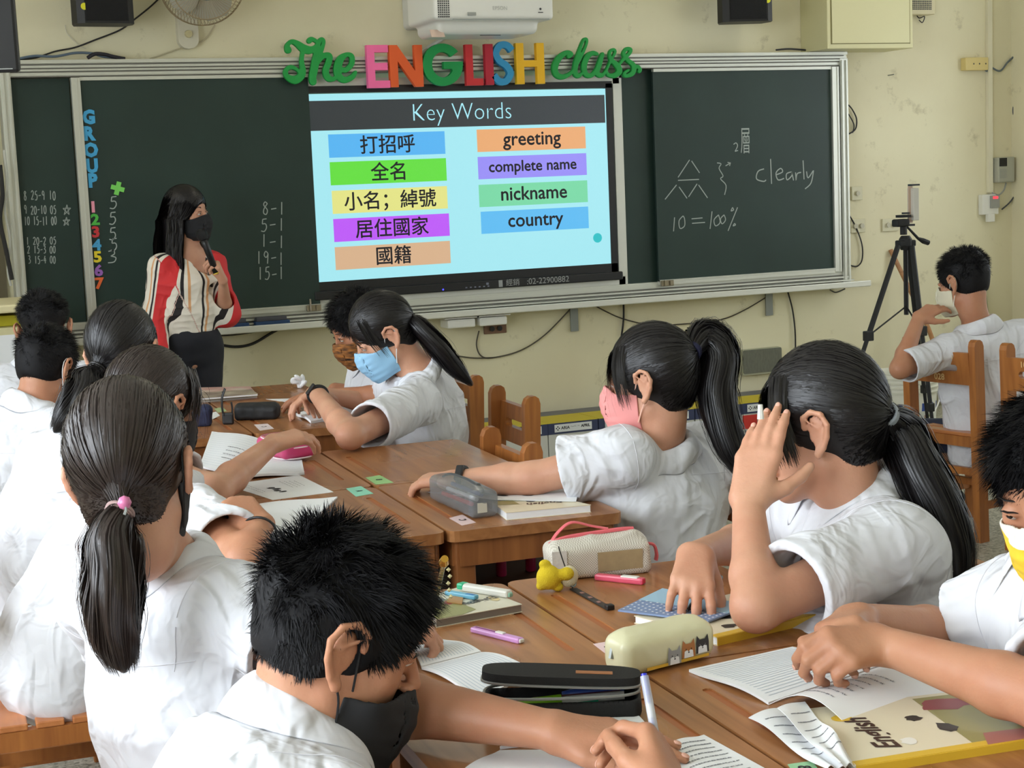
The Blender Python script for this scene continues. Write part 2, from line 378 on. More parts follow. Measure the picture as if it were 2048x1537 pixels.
# the star timetable on the far left fixed panel
YF = .0372
def txt(mb, s, px0, px1, py, ph, Y, **k):
    a = bp(px0, py, Y); b = bp(px1, py, Y); h = abs(bp(px0, py-ph/2, Y)[2]-bp(px0, py+ph/2, Y)[2])
    v, f = text_mesh(s, h*1.38, align='LEFT', **k); xs = [q[0] for q in v]; sc = (b[0]-a[0])/(max(xs)-min(xs)); z0 = (a[2]+b[2])/2; x0 = min(xs)
    mb.add([(a[0]+(q[0]-x0)*sc, Y-.0006, z0+q[1]) for q in v], f)
DG = {'0': [[(0.5, 1), (.1, .7), (.15, .2), (.5, 0), (.85, .3), (.8, .8), (.5, 1)]], '1': [[(.5, 1), (.5, 0)]], '2': [[(.1, .8), (.5, 1), (.85, .75), (.5, .35), (.1, 0)], [(.1, 0), (.9, .05)]],
      '3': [[(.1, .95), (.6, 1), (.7, .72), (.35, .55)], [(.35, .55), (.85, .4), (.7, .05), (.1, 0)]], '4': [[(.55, 1), (.05, .35)], [(.05, .35), (.95, .4)], [(.65, .7), (.55, 0)]],
      '5': [[(.85, 1), (.3, .97)], [(.3, .97), (.25, .6)], [(.25, .6), (.7, .6), (.85, .3), (.55, 0), (.1, .05)]], '8': [[(.75, .85), (.4, 1), (.2, .75), (.75, .35), (.6, 0), (.2, .1), (.25, .45), (.75, .85)]],
      '9': [[(.8, .8), (.4, 1), (.15, .7), (.5, .5), (.8, .8)], [(.8, .8), (.7, 0)]], '-': [[(.1, .45), (.9, .5)]], '*': [[(.5, 1), (.2, 0)], [(.2, 0), (.95, .65)], [(.95, .65), (.05, .65)], [(.05, .65), (.8, 0)], [(.8, 0), (.5, 1)]], ' ': [], ':': [[(.5, .3), (.5, .4)]]}
def hand(s, px0, px1, py, ph, Y, w=.0038, slant=.12, seed=0):
    r = random.Random(seed); a = bp(px0, py, Y); b = bp(px1, py, Y); h = abs(bp(px0, py-ph/2, Y)[2]-bp(px0, py+ph/2, Y)[2]); n = len(s); cw = (b[0]-a[0])/n
    for i, c in enumerate(s):
        ox = a[0]+i*cw; oz = a[2]+(b[2]-a[2])*i/n-h/2+r.uniform(-.06, .06)*h
        for st in DG[c]:
            pts = [(ox+cw*.82*(q[0]+slant*q[1]), oz+h*q[1]) for q in st]
            stroke(CH, pts, w, (0, Y, 0), XW, ZW, sp=len(pts) > 2)
hand('8 25-9 10', 47, 112, 391, 18, YF, seed=1); hand('9 20-10 05', 48, 113, 420, 17, YF, seed=2); hand('10 15-11 00', 48, 114, 442, 17, YF, seed=3)
hand('1 20-2 05', 52, 113, 482, 15, YF, seed=4); hand('2 15-3 00', 54, 112, 500, 15, YF, seed=5); hand('3 15-4 00', 56, 112, 520, 15, YF, seed=6)
hand('*', 124, 145, 421, 20, YF, w=.004); hand('*', 124, 143, 444, 17, YF, w=.004)
for k, (x0, x1, y, c) in enumerate(((217, 238, 406, '5'), (216, 236, 437, '5'), (216, 236, 468, '5'), (219, 238, 489, '5'), (213, 238, 513, '3'))): hand(c, x0, x1, y, 24, YB, seed=10+k, w=.005)
for k, (s, x0, x1, y) in enumerate((('8-1', 524, 572, 418), ('5-1', 520, 572, 450), ('1-1', 520, 572, 483), ('19-1', 511, 570, 517), ('15-1', 514, 570, 548))): hand(s, x0, x1, y, 25, YB, seed=20+k, w=.005)
# right panel drawings
ch([(1356, 355), (1379, 320)]); ch([(1383, 322), (1399, 346)]); ch([(1356, 361), (1398, 359)])
ch([(1330, 399), (1353, 370)]); ch([(1358, 374), (1374, 397)]); ch([(1377, 394), (1394, 368)]); ch([(1397, 370), (1415, 396)])
ch([(1434, 326), (1442, 328), (1438, 337), (1446, 352), (1441, 358), (1452, 371), (1449, 390)]); ch([(1451, 332), (1461, 326)]); ch([(1455, 325), (1461, 326), (1459, 332)], sp=False)
ch([(1467, 289), (1472, 286), (1475, 292), (1470, 303)]); ch([(1470, 303), (1476, 301)])
v_ = MB(); txt(v_, '層', 1481, 1499, 285, 42, YB); CH.add(v_.v, v_.f)
ch([(1349, 435), (1347, 463)]); ch([(1366, 432), (1358, 442), (1360, 457), (1369, 452), (1369, 438), (1366, 432)]); ch([(1383, 438), (1405, 436)]); ch([(1384, 447), (1410, 445)])
ch([(1424, 423), (1420, 458)]); ch([(1437, 430), (1428, 440), (1431, 452), (1440, 445), (1437, 430)]); ch([(1448, 430), (1441, 438), (1444, 448), (1451, 440), (1448, 430)]); ch([(1475, 415), (1456, 462)]); ch([(1465, 415), (1462, 422), (1467, 420), (1465, 415)]); ch([(1469, 447), (1466, 452), (1471, 450), (1469, 447)])
for p in ([(1528, 338), (1516, 343), (1513, 358), (1527, 363), (1532, 360)], [(1541, 318), (1543, 368)], [(1552, 350), (1565, 344), (1561, 337), (1552, 346), (1556, 360), (1568, 357)], [(1583, 344), (1573, 348), (1574, 360), (1583, 352), (1583, 344), (1587, 361)], [(1591, 345), (1592, 361), (1594, 348), (1602, 345)], [(1606, 321), (1608, 359)], [(1613, 343), (1616, 356), (1626, 342)], [(1627, 341), (1622, 366), (1610, 378)]): ch(p, w=.0065)
tag(W_(CH, 'chalk_writing', MT['chalk']), kind='stuff')
# L brackets under the board
for x in (.627, 1.863): tag(MB().box((x, .085, .70), (.046, .008, .135)).box((x, .06, .765), (.046, .06, .006)).build('steel_bracket', MT['steel']), 'grey steel bracket under the blackboard %s' % ('near the middle' if x < 1 else 'towards its right end'), 'bracket', 'board brackets')

# ================================================================== interactive display
tv = empty('interactive_display', (0, .04, .9), 0, 'large flat display between the blackboard panels showing a Key Words slide', 'display')
m = MB(); m.box((.02, .045, 1.985), (1.80, .03, .050)); m.box((.908, .045, 1.43), (.052, .03, 1.12)); m.box((.02, .045, .895), (1.80, .03, .045)); m.build('frame', MT['aluw'], tv, world=True)
m = MB(); m.box((.01, .035, 1.955), (1.72, .035, .035)); m.box((.852, .035, 1.45), (.04, .035, 1.02)); m.box((-.86, .035, 1.45), (.05, .035, 1.02)); m.box((.01, .035, .966), (1.72, .035, .055)); m.box((.02, .02, .925), (1.74, .05, .045), bev=.006); m.build('bezel', MT['black'], tv, world=True)
def em(name, rgb, s=1.0): return mat(name, (0.01, .01, .01, 1), .25, emis=srgb(*rgb), es=s)
scr = MB().box((0, .028, 1.461), (1.66, .02, .945)).build('screen', em('slide_background', (168, 236, 246), .95), tv, world=True)
sm = {}
def sb(x0, y0, x1, y1, name, rgb, Y=.0172):      # a rectangle printed on the slide, in slide fractions
    X0, X1 = -.823+1.646*x0, -.823+1.646*x1; Z0, Z1 = 1.930-.938*y0, 1.930-.938*y1
    o = MB().box(((X0+X1)/2, Y, (Z0+Z1)/2), (X1-X0, .0012, Z0-Z1)).build(name, em(name, rgb), tv, world=True); return (X0+X1)/2, (Z0+Z1)/2, Z0-Z1
sb(0, .032, 1, .19, 'title_band', (44, 50, 54))
def frac(x, y): p = bp(x, y, .0172); return (p[0]+.823)/1.646, (1.930-p[2])/.938
rows = [((656, 269), (891, 311), (84, 178, 240), '打招呼'), ((659, 322), (894, 367), (98, 220, 62), '全名'), ((663, 379), (896, 423), (226, 226, 134), '小名；綽號'), ((666, 434), (900, 479), (188, 88, 246), '居住國家'), ((669, 490), (902, 534), (214, 176, 140), '國籍'),
        ((953, 256), (1172, 303), (232, 168, 112), 'greeting'), ((955, 311), (1174, 356), (150, 140, 244), 'complete name'), ((957, 366), (1176, 411), (118, 214, 164), 'nickname'), ((961, 419), (1178, 464), (92, 186, 240), 'country')]
word_m = mat('slide_text', srgb(30, 28, 40), .5)
for (a, b, c, s) in rows:
    fa, fb = frac(*a), frac(*b); cj = ord(s[0]) > 1000
    cx, cz, h = sb(fa[0], (fa[1]+fb[1])/2-.066, fb[0], (fa[1]+fb[1])/2+.058, 'word_box', c)
    T = MB(); k_ = .0013 if cj else .0016; v_, f_ = text_mesh(s, .100 if cj else (.082 if len(s) > 10 else .102))
    for q, (ox, oz) in enumerate(((-k_, 0), (k_, 0), (0, -k_), (0, k_))): T.add([(cx+p[0]+ox, .0162-.00005*q, cz+p[1]+oz-(.006 if cj else -.002)) for p in v_], f_)
    tag(T.build('slide_word', word_m, tv, world=True), kind='stuff')
T = MB(); put_text(T, 'Key Words', (.0, .0162, 1.826), XW, ZW, .128, off=-.0022, cond=.93); T.build('slide_title', em('slide_title', (170, 236, 250)), tv, world=True)
c_ = bp(1195, 476, .0172); MB().lathe([(.0, -.001), (.026, -.001), (.026, .001), (0, .001)], (c_[0], .0165, c_[2]), 24, R=rotx(pi/2)).build('slide_dot', em('slide_dot', (40, 190, 196)), tv, world=True)
T = MB(); put_text(T, ':02-22900882', (.44, -.0062, .926), XW, ZW, .045); put_text(T, '經銷', (.235, -.0062, .926), XW, ZW, .04); T.box((.165, -.006, .926), (.022, .001, .036)); T.build('bezel_print', mat('bezel_print', srgb(150, 152, 150), .6), tv, world=True)
T = MB()
for k in range(6): T.box((-.03+k*.025, -.006, .917), (.010, .001, .006))
T.box((.09, -.006, .93), (.014, .001, .012)); T.build('buttons', mat('button_print', srgb(120, 125, 140), .6), tv, world=True)
MB().box((-.16, -.006, .915), (.008, .001, .008)).build('power_light', mat('power_light', (0, 0, .1, 1), .5, emis=(.05, .05, 1, 1), es=3), tv, world=True)
# ================================================================== letters over the display
def sign_mat(name, rgb): return mat(name, srgb(*rgb), .6)
SIGN = [('E', 757, (90, 176), (247, 108, 164), 'pink'), ('N', 813, (90, 174), (226, 92, 34), 'orange'), ('G', 886, (87, 172), (10, 150, 72), 'green'), ('L', 949, (89, 171), (208, 44, 48), 'red'),
        ('I', 979, (88, 170), (186, 30, 52), 'dark red'), ('S', 1007, (84, 169), (48, 148, 196), 'blue'), ('H', 1061, (86, 168), (240, 184, 22), 'yellow')]
LW = {'E': 44, 'N': 66, 'G': 80, 'L': 34, 'I': 16, 'S': 46, 'H': 56}
YS = -.045
def outline_glyph(ch, w, h):
    """block letters as outlines in a w x h box (centre 0,0)"""
    t = .30*w if ch in 'E' else .27*w
    if ch == 'E': t = .34*w; q = .17*h; P = [(0, 0), (w, 0), (w, q), (t, q), (t, h/2-q/2), (w*.92, h/2-q/2), (w*.92, h/2+q/2), (t, h/2+q/2), (t, h-q), (w*.97, h-q), (w*.97, h), (0, h)]
    elif ch == 'N': t = .24*w; P = [(0, 0), (t, 0), (t, h*.62), (w-t, 0), (w, 0), (w, h), (w-t, h), (w-t, h*.38), (t, h), (0, h)]
    elif ch == 'L': t = .42*w; q = .17*h; P = [(0, 0), (w, 0), (w, q), (t, q), (t, h), (0, h)]
    elif ch == 'I': P = [(0, 0), (w, 0), (w, h), (0, h)]
    elif ch == 'H': t = .27*w; q = .16*h; P = [(0, 0), (t, 0), (t, h/2-q/2), (w-t, h/2-q/2), (w-t, 0), (w, 0), (w, h), (w-t, h), (w-t, h/2+q/2), (t, h/2+q/2), (t, h), (0, h)]
    elif ch == 'G':
        P = []; a0 = radians(38)
        for k in range(29): a = a0+(2*pi-a0-radians(2))*k/28; P.append((w/2+w/2*cos(a), h/2+h/2*sin(a)))
        P.append((w, h*.57)); P.append((w*.52, h*.57)); P.append((w*.52, h*.40)); P.append((w*.72, h*.40))
        for k in range(22): a = -radians(28)-(2*pi-radians(28)-a0)*k/21; P.append((w/2+w*.27*cos(a), h/2+h*.30*sin(a)))
    return [(p[0]-w/2, p[1]-h/2) for p in P]
for ch_, px, (ya, yb), col, cn in SIGN:
    c = bp(px, (ya+yb)/2, YS); h = bp(px, ya, YS)[2]-bp(px, yb, YS)[2]; w = bp(px+LW[ch_]/2, (ya+yb)/2, YS)[0]-bp(px-LW[ch_]/2, (ya+yb)/2, YS)[0]
    m = MB()
    if ch_ == 'S':
        pts = spline([(.92, .80), (.72, .93), (.42, .93), (.20, .76), (.30, .58), (.62, .45), (.80, .27), (.62, .09), (.32, .07), (.08, .20)], 5)if False else spline([(.90, .80, 0), (.70, .92, 0), (.40, .92, 0), (.20, .74, 0), (.34, .56, 0), (.64, .44, 0), (.80, .26, 0), (.60, .08, 0), (.30, .08, 0), (.08, .22, 0)], 5)
        L_ = []; R_ = []; t = .135*w
        for i, p in enumerate(pts):
            q = pts[min(i+1, len(pts)-1)]-pts[max(i-1, 0)]; q = np.array([q[0]*w, q[1]*h]); q /= np.linalg.norm(q); nn = np.array([-q[1], q[0]])*t; p0 = np.array([(p[0]-.5)*w, (p[1]-.5)*h]); L_.append(tuple(p0+nn)); R_.append(tuple(p0-nn))
        poly = L_+R_[::-1]
    else: poly = outline_glyph(ch_, w, h)
    m.prism(poly, 0, .03, F=lambda x, y, z: (c[0]+x, c[1]-.0+z*-1+.03, c[2]+y))
    o = m.build('sign_letter', sign_mat('sign_'+cn.replace(' ', '_'), col)); tag(o, '%s foam capital %s in the sign above the display' % (cn, ch_), 'letter', 'foam letters above the display')

# ================================================================== implicit surfaces (all organic shapes)
def smin(a, b, k):
    h = np.maximum(k-np.abs(a-b), 0)/k
    return np.minimum(a, b)-h*h*k*.25
class Vox:
    def __init__(s, lo, hi, h):
        s.lo = np.array(lo, float); s.h = h; s.n = np.maximum(2, np.ceil((np.array(hi)-s.lo)/h).astype(int)+1)
        s.D = np.ones(s.n, np.float32)
    def sl(s, lo, hi, mg):
        a = np.clip(np.floor((np.array(lo)-mg-s.lo)/s.h).astype(int), 0, s.n-1); b = np.clip(np.ceil((np.array(hi)+mg-s.lo)/s.h).astype(int)+1, 1, s.n)
        b = np.maximum(b, a+1); S = tuple(slice(a[i], b[i]) for i in range(3))
        X, Y, Z = [(s.lo[i]+s.h*np.arange(a[i], b[i])).astype(np.float32) for i in range(3)]
        return S, X[:, None, None], Y[None, :, None], Z[None, None, :]
    def put(s, S, d, k, op):
        if op == 'u': s.D[S] = smin(s.D[S], d, k)
        elif op == 's': s.D[S] = -smin(-s.D[S], d, k)
        elif op == 'i': s.D[S] = -smin(-s.D[S], -d, k)
    def cone(s, a, b, ra, rb, k=.012, op='u'):
        a = np.array(a, float); b = np.array(b, float); r = max(ra, rb)
        S, X, Y, Z = s.sl(np.minimum(a, b)-r, np.maximum(a, b)+r, k+2*s.h)
        d = b-a; L2 = max(d@d, 1e-9); t = np.clip(((X-a[0])*d[0]+(Y-a[1])*d[1]+(Z-a[2])*d[2])/L2, 0, 1)
        q = np.sqrt((X-a[0]-t*d[0])**2+(Y-a[1]-t*d[1])**2+(Z-a[2]-t*d[2])**2)-(ra+(rb-ra)*t)
        s.put(S, q.astype(np.float32), k, op); return s
    def chain(s, P, R, k=.012, op='u'):
        for i in range(len(P)-1): s.cone(P[i], P[i+1], R[i], R[i+1], k, op)
        return s
    def ell(s, c, r, R=None, k=.012, op='u'):
        """R columns are the local axes"""
        c = np.array(c, float); r = np.array(r, float); R = np.eye(3) if R is None else np.array(R)
        e = np.sqrt(((R*r)**2).sum(1)); S, X, Y, Z = s.sl(c-e, c+e, k+2*s.h); X = X-c[0]; Y = Y-c[1]; Z = Z-c[2]
        u, v, w = [(X*R[0, i]+Y*R[1, i]+Z*R[2, i]) for i in range(3)]
        k0 = np.sqrt((u/r[0])**2+(v/r[1])**2+(w/r[2])**2); k1 = np.sqrt((u/r[0]**2)**2+(v/r[1]**2)**2+(w/r[2]**2)**2)+1e-6
        s.put(S, (k0*(k0-1)/k1).astype(np.float32), k, op); return s
    def ebox(s, c, r, R=None, rad=.005, k=.005, op='u'):
        c = np.array(c, float); r = np.array(r, float); R = np.eye(3) if R is None else np.array(R)
        e = (np.abs(R)*(r)).sum(1); S, X, Y, Z = s.sl(c-e, c+e, k+2*s.h); X = X-c[0]; Y = Y-c[1]; Z = Z-c[2]
        q = [np.abs(X*R[0, i]+Y*R[1, i]+Z*R[2, i])-(r[i]-rad) for i in range(3)]
        d = np.sqrt(sum(np.maximum(t, 0)**2 for t in q))+np.minimum(np.maximum(np.maximum(q[0], q[1]), q[2]), 0)-rad
        s.put(S, d.astype(np.float32), k, op); return s
    def loft(s, P, A, B, RX, k=.03, op='u'):
        """elliptical sections: centres P, half widths A along RX, half depths B"""
        P = [np.array(p, float) for p in P]; RX = [unit(q) for q in RX]
        for i in range(len(P)-1):
            a, b = P[i], P[i+1]; d = b-a; L = np.linalg.norm(d); t_ = d/L; rm = max(A[i], A[i+1], B[i], B[i+1])
            S, X, Y, Z = s.sl(np.minimum(a, b)-rm, np.maximum(a, b)+rm, k+2*s.h)
            X = X-a[0]; Y = Y-a[1]; Z = Z-a[2]; h_ = X*t_[0]+Y*t_[1]+Z*t_[2]; t = np.clip(h_/L, 0, 1)
            rx = RX[i]*.5+RX[i+1]*.5; rx = unit(rx-t_*(rx@t_)); ry = np.cross(t_, rx)
            u = X*rx[0]+Y*rx[1]+Z*rx[2]; v = X*ry[0]+Y*ry[1]+Z*ry[2]; w = h_-t*L
            ra = A[i]+(A[i+1]-A[i])*t; rb = B[i]+(B[i+1]-B[i])*t; rc = (ra+rb)*.5*.6
            k0 = np.sqrt((u/ra)**2+(v/rb)**2+(w/rc)**2); k1 = np.sqrt((u/ra**2)**2+(v/rb**2)**2+(w/rc**2)**2)+1e-6
            s.put(S, (k0*(k0-1)/k1).astype(np.float32), k, op)
        return s
    def plane(s, c, n, lo, hi, k=.004, op='s'):
        """cuts away the side the normal points to, inside the box lo..hi"""
        c = np.array(c, float); n = unit(n); S, X, Y, Z = s.sl(lo, hi, 0)
        s.put(S, (-( (X-c[0])*n[0]+(Y-c[1])*n[1]+(Z-c[2])*n[2])).astype(np.float32), k, op); return s
    def band(s, w=.03):
        I = np.nonzero(np.abs(s.D) < w); P = s.lo+s.h*np.stack(I, 1); return I, P
    def mesh(s):
        D = s.D; ins = D < 0; n = s.n
        c = ins[:-1, :-1, :-1].astype(np.int8)
        for i, j, k in ((1, 0, 0), (0, 1, 0), (0, 0, 1), (1, 1, 0), (1, 0, 1), (0, 1, 1), (1, 1, 1)):
            c += ins[i:n[0]-1+i, j:n[1]-1+j, k:n[2]-1+k]
        act = (c > 0) & (c < 8); idx = np.full(act.shape, -1, np.int32); A = np.argwhere(act); N = len(A); idx[act] = np.arange(N)
        acc = np.zeros((N, 3), np.float32); cnt = np.zeros(N, np.float32)
        cor = {(i, j, k): D[A[:, 0]+i, A[:, 1]+j, A[:, 2]+k] for i in (0, 1) for j in (0, 1) for k in (0, 1)}
        for ax in range(3):
            for u in (0, 1):
                for v in (0, 1):
                    p = [u, v]; p.insert(ax, 0); q = [u, v]; q.insert(ax, 1); a = cor[tuple(p)]; b = cor[tuple(q)]
                    m = (a < 0) != (b < 0); t = np.where(m, a/(a-b+1e-20), 0); w = m.astype(np.float32)
                    for z in range(3): acc[:, z] += w*(p[z] if z != ax else t)
                    cnt += w
        V = s.lo+s.h*(A+acc/np.maximum(cnt, 1)[:, None]); F = []
        for ax in range(3):
            o = [x for x in range(3) if x != ax]; a0 = [slice(1, n[z]-1) for z in range(3)]; a1 = list(a0); a0[ax] = slice(0, n[ax]-1); a1[ax] = slice(1, n[ax])
            ch_ = ins[tuple(a0)] != ins[tuple(a1)]; I = np.argwhere(ch_); off = np.array([1, 1, 1]); off[ax] = 0; I = I+off; sg = ins[tuple(I.T)]
            def cell(du, dv): J = I.copy(); J[:, o[0]] -= du; J[:, o[1]] -= dv; return idx[tuple(J.T)]
            q = np.stack([cell(1, 1), cell(0, 1), cell(0, 0), cell(1, 0)], 1)
            if ax == 1: sg = ~sg
            q[~sg] = q[~sg][:, ::-1]; F.append(q)
        F = np.concatenate(F); F = F[(F >= 0).all(1)]
        return V.astype(np.float32), F.astype(np.int32)
def relax(V, F, it=1, lam=.5):
    for _ in range(it):
        S = np.zeros_like(V); C = np.zeros(len(V), np.float32)
        for a, b in ((0, 1), (1, 2), (2, 3), (3, 0)):
            for p, q in ((a, b), (b, a)):
                for z in range(3): S[:, z] += np.bincount(F[:, p], V[F[:, q], z], len(V))
                C += np.bincount(F[:, p], minlength=len(V))
        V = V+lam*(S/np.maximum(C, 1)[:, None]-V)
    return V.astype(np.float32)
def np_mesh(name, V, F, mats, mi=None, smooth=True):
    me = bpy.data.meshes.new(name); n = F.shape[1]
    me.vertices.add(len(V)); me.vertices.foreach_set('co', np.ascontiguousarray(V, np.float32).ravel())
    me.loops.add(F.size); me.loops.foreach_set('vertex_index', np.ascontiguousarray(F, np.int32).ravel())
    me.polygons.add(len(F)); me.polygons.foreach_set('loop_start', np.arange(0, F.size, n, dtype=np.int32)); me.polygons.foreach_set('loop_total', np.full(len(F), n, np.int32))
    for m in (mats if isinstance(mats, (list, tuple)) else [mats]): me.materials.append(m)
    if mi is not None: me.polygons.foreach_set('material_index', np.ascontiguousarray(mi, np.int32))
    me.polygons.foreach_set('use_smooth', np.full(len(F), smooth)); me.update(calc_edges=True)
    return me
def vox_obj(vx, name, m, parent=None, rel=1, mi=None, world=True):
    V, F = vx.mesh(); V = relax(V, F, rel) if rel else V
    me = np_mesh(name, V, F, m, mi(V, F) if mi else None); return link(name, me, None, parent, world)
_lat = np.random.default_rng(3).random((32, 32, 32)).astype(np.float32)*2-1
def vnoise(P):
    P = np.asarray(P, np.float32); I = np.floor(P).astype(int); f = P-I; f = f*f*(3-2*f); I &= 31; J = (I+1) & 31
    g = lambda a, b, c: _lat[a, b, c]
    x, y, z = f[:, 0], f[:, 1], f[:, 2]; a, b, c = I.T; d, e, h = J.T
    return ((g(a, b, c)*(1-x)+g(d, b, c)*x)*(1-y)+(g(a, e, c)*(1-x)+g(d, e, c)*x)*y)*(1-z)+((g(a, b, h)*(1-x)+g(d, b, h)*x)*(1-y)+(g(a, e, h)*(1-x)+g(d, e, h)*x)*y)*z
def cloth_noise(P, seed=0, amp=.006, dirv=(0, 0, 1), fr=8.0):
    """sharp-crested folds running along dirv plus finer crumple"""
    d = unit(dirv); P = P+seed*3.17; al = (P@d)[:, None]*d; Q = (P-al)+al*.34
    w = np.stack([vnoise(P*4+11), vnoise(P*4+23), vnoise(P*4+37)], 1)*.07
    n1 = (1-np.abs(vnoise((Q+w)*fr)))**3; n2 = (1-np.abs(vnoise((P+w*1.3)*fr*1.8+7)))**3.5; n3 = vnoise(P*3.5+3); g = np.clip(.5+vnoise(P*3+31), .15, 1)
    return -(amp*(1.7*(n1-.4)*g+.75*(n2-.35)*(1.15-g)+.5*n3))

# ---- script words of the sign: a green "The" and a green "class."
def script_word(name, strokes, label):
    """strokes: lists of (px, py, radius px) seen on the sign plane"""
    s_ = .00235 if len(strokes) < 6 else .00205; P = [[(bp(x, y, YS), r*s_) for x, y, r in st] for st in strokes]; al = np.array([q[0] for st in P for q in st])
    vx = Vox(al.min(0)-.04, al.max(0)+.04, .0026)
    c = YS+.012
    for st in P:
        A = spline([(q[0][0], q[0][2], q[1]) for q in st], 5)
        for a, b in zip(A[:-1], A[1:]): vx.cone((a[0], c, a[1]), (b[0], c, b[1]), max(a[2], .003)+.0005, max(b[2], .003)+.0005, .004)
    lo = vx.lo; hi = vx.lo+vx.h*vx.n
    # flat slab: every section is as wide as at mid depth
    mid = vx.D[:, int(round((c-lo[1])/vx.h)), :][:, None, :]; yy = (lo[1]+vx.h*np.arange(vx.n[1]))[None, :, None]
    vx.D = np.maximum(mid+0*yy, np.abs(yy-c)-.012).astype(np.float32)
    o = vox_obj(vx, name, sign_mat('sign_script_green', (16, 150, 62)), None, 1, world=False); o.data.set_sharp_from_angle(angle=radians(50))
    tag(o, label, 'letter', 'foam letters above the display')
script_word('script_sign_word', [[(577, 100, 7), (575, 91, 4), (584, 83, 4), (596, 88, 6), (608, 97, 8), (622, 100, 7), (633, 92, 3), (635, 84, 3), (624, 78, 4), (619, 82, 5)],
    [(607, 100, 4), (604, 120, 4), (606, 140, 6), (603, 152, 7), (590, 160, 8), (575, 153, 5), (572, 142, 4), (582, 134, 4), (596, 140, 3), (603, 150, 4)],
    [(629, 150, 5), (636, 120, 5), (645, 95, 4), (648, 82, 3), (643, 78, 3), (637, 88, 4), (632, 115, 6), (626, 150, 7), (627, 164, 7)],
    [(636, 125, 4), (647, 112, 5), (659, 112, 6), (658, 125, 6), (652, 142, 6), (657, 156, 6), (668, 158, 4), (678, 150, 3)],
    [(680, 138, 5), (692, 140, 5), (704, 128, 5), (704, 113, 5), (694, 109, 4), (682, 118, 7), (676, 135, 8), (678, 152, 7), (690, 160, 6), (705, 154, 5), (712, 144, 3)]],
    'green flowing script word The at the left of the sign')
script_word('script_sign_word', [[(1138, 113, 5), (1143, 108, 5), (1134, 105, 5), (1120, 115, 7), (1111, 132, 8), (1113, 148, 7), (1125, 154, 6), (1140, 148, 4), (1150, 138, 3)],
    [(1150, 138, 3), (1163, 112, 4), (1173, 90, 3), (1174, 79, 3), (1168, 80, 3), (1160, 100, 4), (1153, 125, 6), (1151, 145, 6), (1157, 152, 5), (1164, 147, 3)],
    [(1195, 108, 4), (1186, 106, 5), (1175, 114, 7), (1169, 132, 7), (1172, 148, 6), (1183, 151, 5), (1195, 138, 5), (1202, 118, 5), (1206, 108, 4)],
    [(1206, 108, 4), (1200, 128, 6), (1195, 145, 6), (1203, 151, 5), (1212, 143, 3), (1222, 122, 3), (1231, 105, 3), (1228, 99, 3), (1221, 104, 3), (1222, 118, 4), (1234, 130, 7), (1240, 142, 7), (1230, 151, 6), (1218, 150, 4), (1215, 145, 3)],
    [(1240, 128, 3), (1250, 116, 4), (1260, 106, 4), (1262, 99, 4), (1254, 98, 4), (1248, 108, 4), (1256, 120, 5), (1268, 131, 6), (1266, 146, 6), (1253, 152, 4), (1249, 147, 3), (1258, 140, 3)], [(1270, 136, 3), (1276, 133, 4), (1281, 139, 4), (1279, 143, 4)]],
    'green flowing script word class at the right of the sign')
for px in (600, 650, 690, 757, 813, 886, 1061, 1130, 1180, 1240):
    pass

# ================================================================== magnets on the left sliding panel
def magnet(s, px, py, ph, col, cn, lab, cond=1.0, off=.006, rot=0):
    c = bp(px, py, -.001); h = abs(bp(px, py-ph/2, 0)[2]-bp(px, py+ph/2, 0)[2]); v, f = text_mesh(s, h*1.36, ext=.0022, off=off, cond=cond, res=2)
    zs = [q[1] for q in v]; xs = [q[0] for q in v]; cz = (max(zs)+min(zs))/2; cx = (max(xs)+min(xs))/2
    o = MB().add([(c[0]+(q[0]-cx)*cos(rot)-(q[1]-cz)*sin(rot), -.0035-q[2], c[2]+(q[1]-cz)*cos(rot)+(q[0]-cx)*sin(rot)) for q in v], f).build('magnet_letter' if s.isalpha() else 'magnet_number' if s.isdigit() else 'magnet_plus', mat('magnet_'+cn, srgb(*col), .55))
    tag(o, lab, 'magnet', 'cut-out magnets on the blackboard')
for s, y in zip('GROUP', (234, 267, 300, 332, 361)): magnet(s, 177+(y-234)*.07, y, 27, (64, 160, 208), 'blue', 'blue block letter %s in the column on the left sliding panel' % s, cond=.92, off=.0050)
for s, x, y, c, cn in (('1', 186, 414, (236, 152, 172), 'pink'), ('2', 190, 439, (76, 178, 66), 'green'), ('3', 191, 464, (196, 50, 54), 'red'), ('4', 193, 490, (70, 158, 204), 'light_blue'), ('5', 195, 514, (228, 204, 40), 'yellow'), ('6', 197, 541, (152, 96, 176), 'purple'), ('7', 199, 567, (232, 104, 46), 'orange')):
    magnet(s, x, y, 22, c, cn, '%s cut-out number %s at the left of the sliding panel' % (cn.replace('_', ' '), s), off=.0028, cond=1.15)
c_ = bp(235, 377, 0); m = MB(); a_, b_ = .011, .032
m.prism([(-a_, -b_), (a_, -b_), (a_, -a_), (b_, -a_), (b_, a_), (a_, a_), (a_, b_), (-a_, b_), (-a_, a_), (-b_, a_), (-b_, -a_), (-a_, -a_)], 0, .006, F=lambda x, y, z: (c_[0]+x*cos(.3)+y*sin(.3), -.001-z, c_[2]-x*sin(.3)+y*cos(.3)))
tag(m.build('magnet_plus', mat('magnet_light_green', srgb(120, 208, 92), .55)), 'light green cut-out plus sign above the chalk scores', 'magnet', 'cut-out magnets on the blackboard')

# ================================================================== things on the front wall
YW = .1
def wp(x, y, Y=YW): return at_y(x, y, Y)
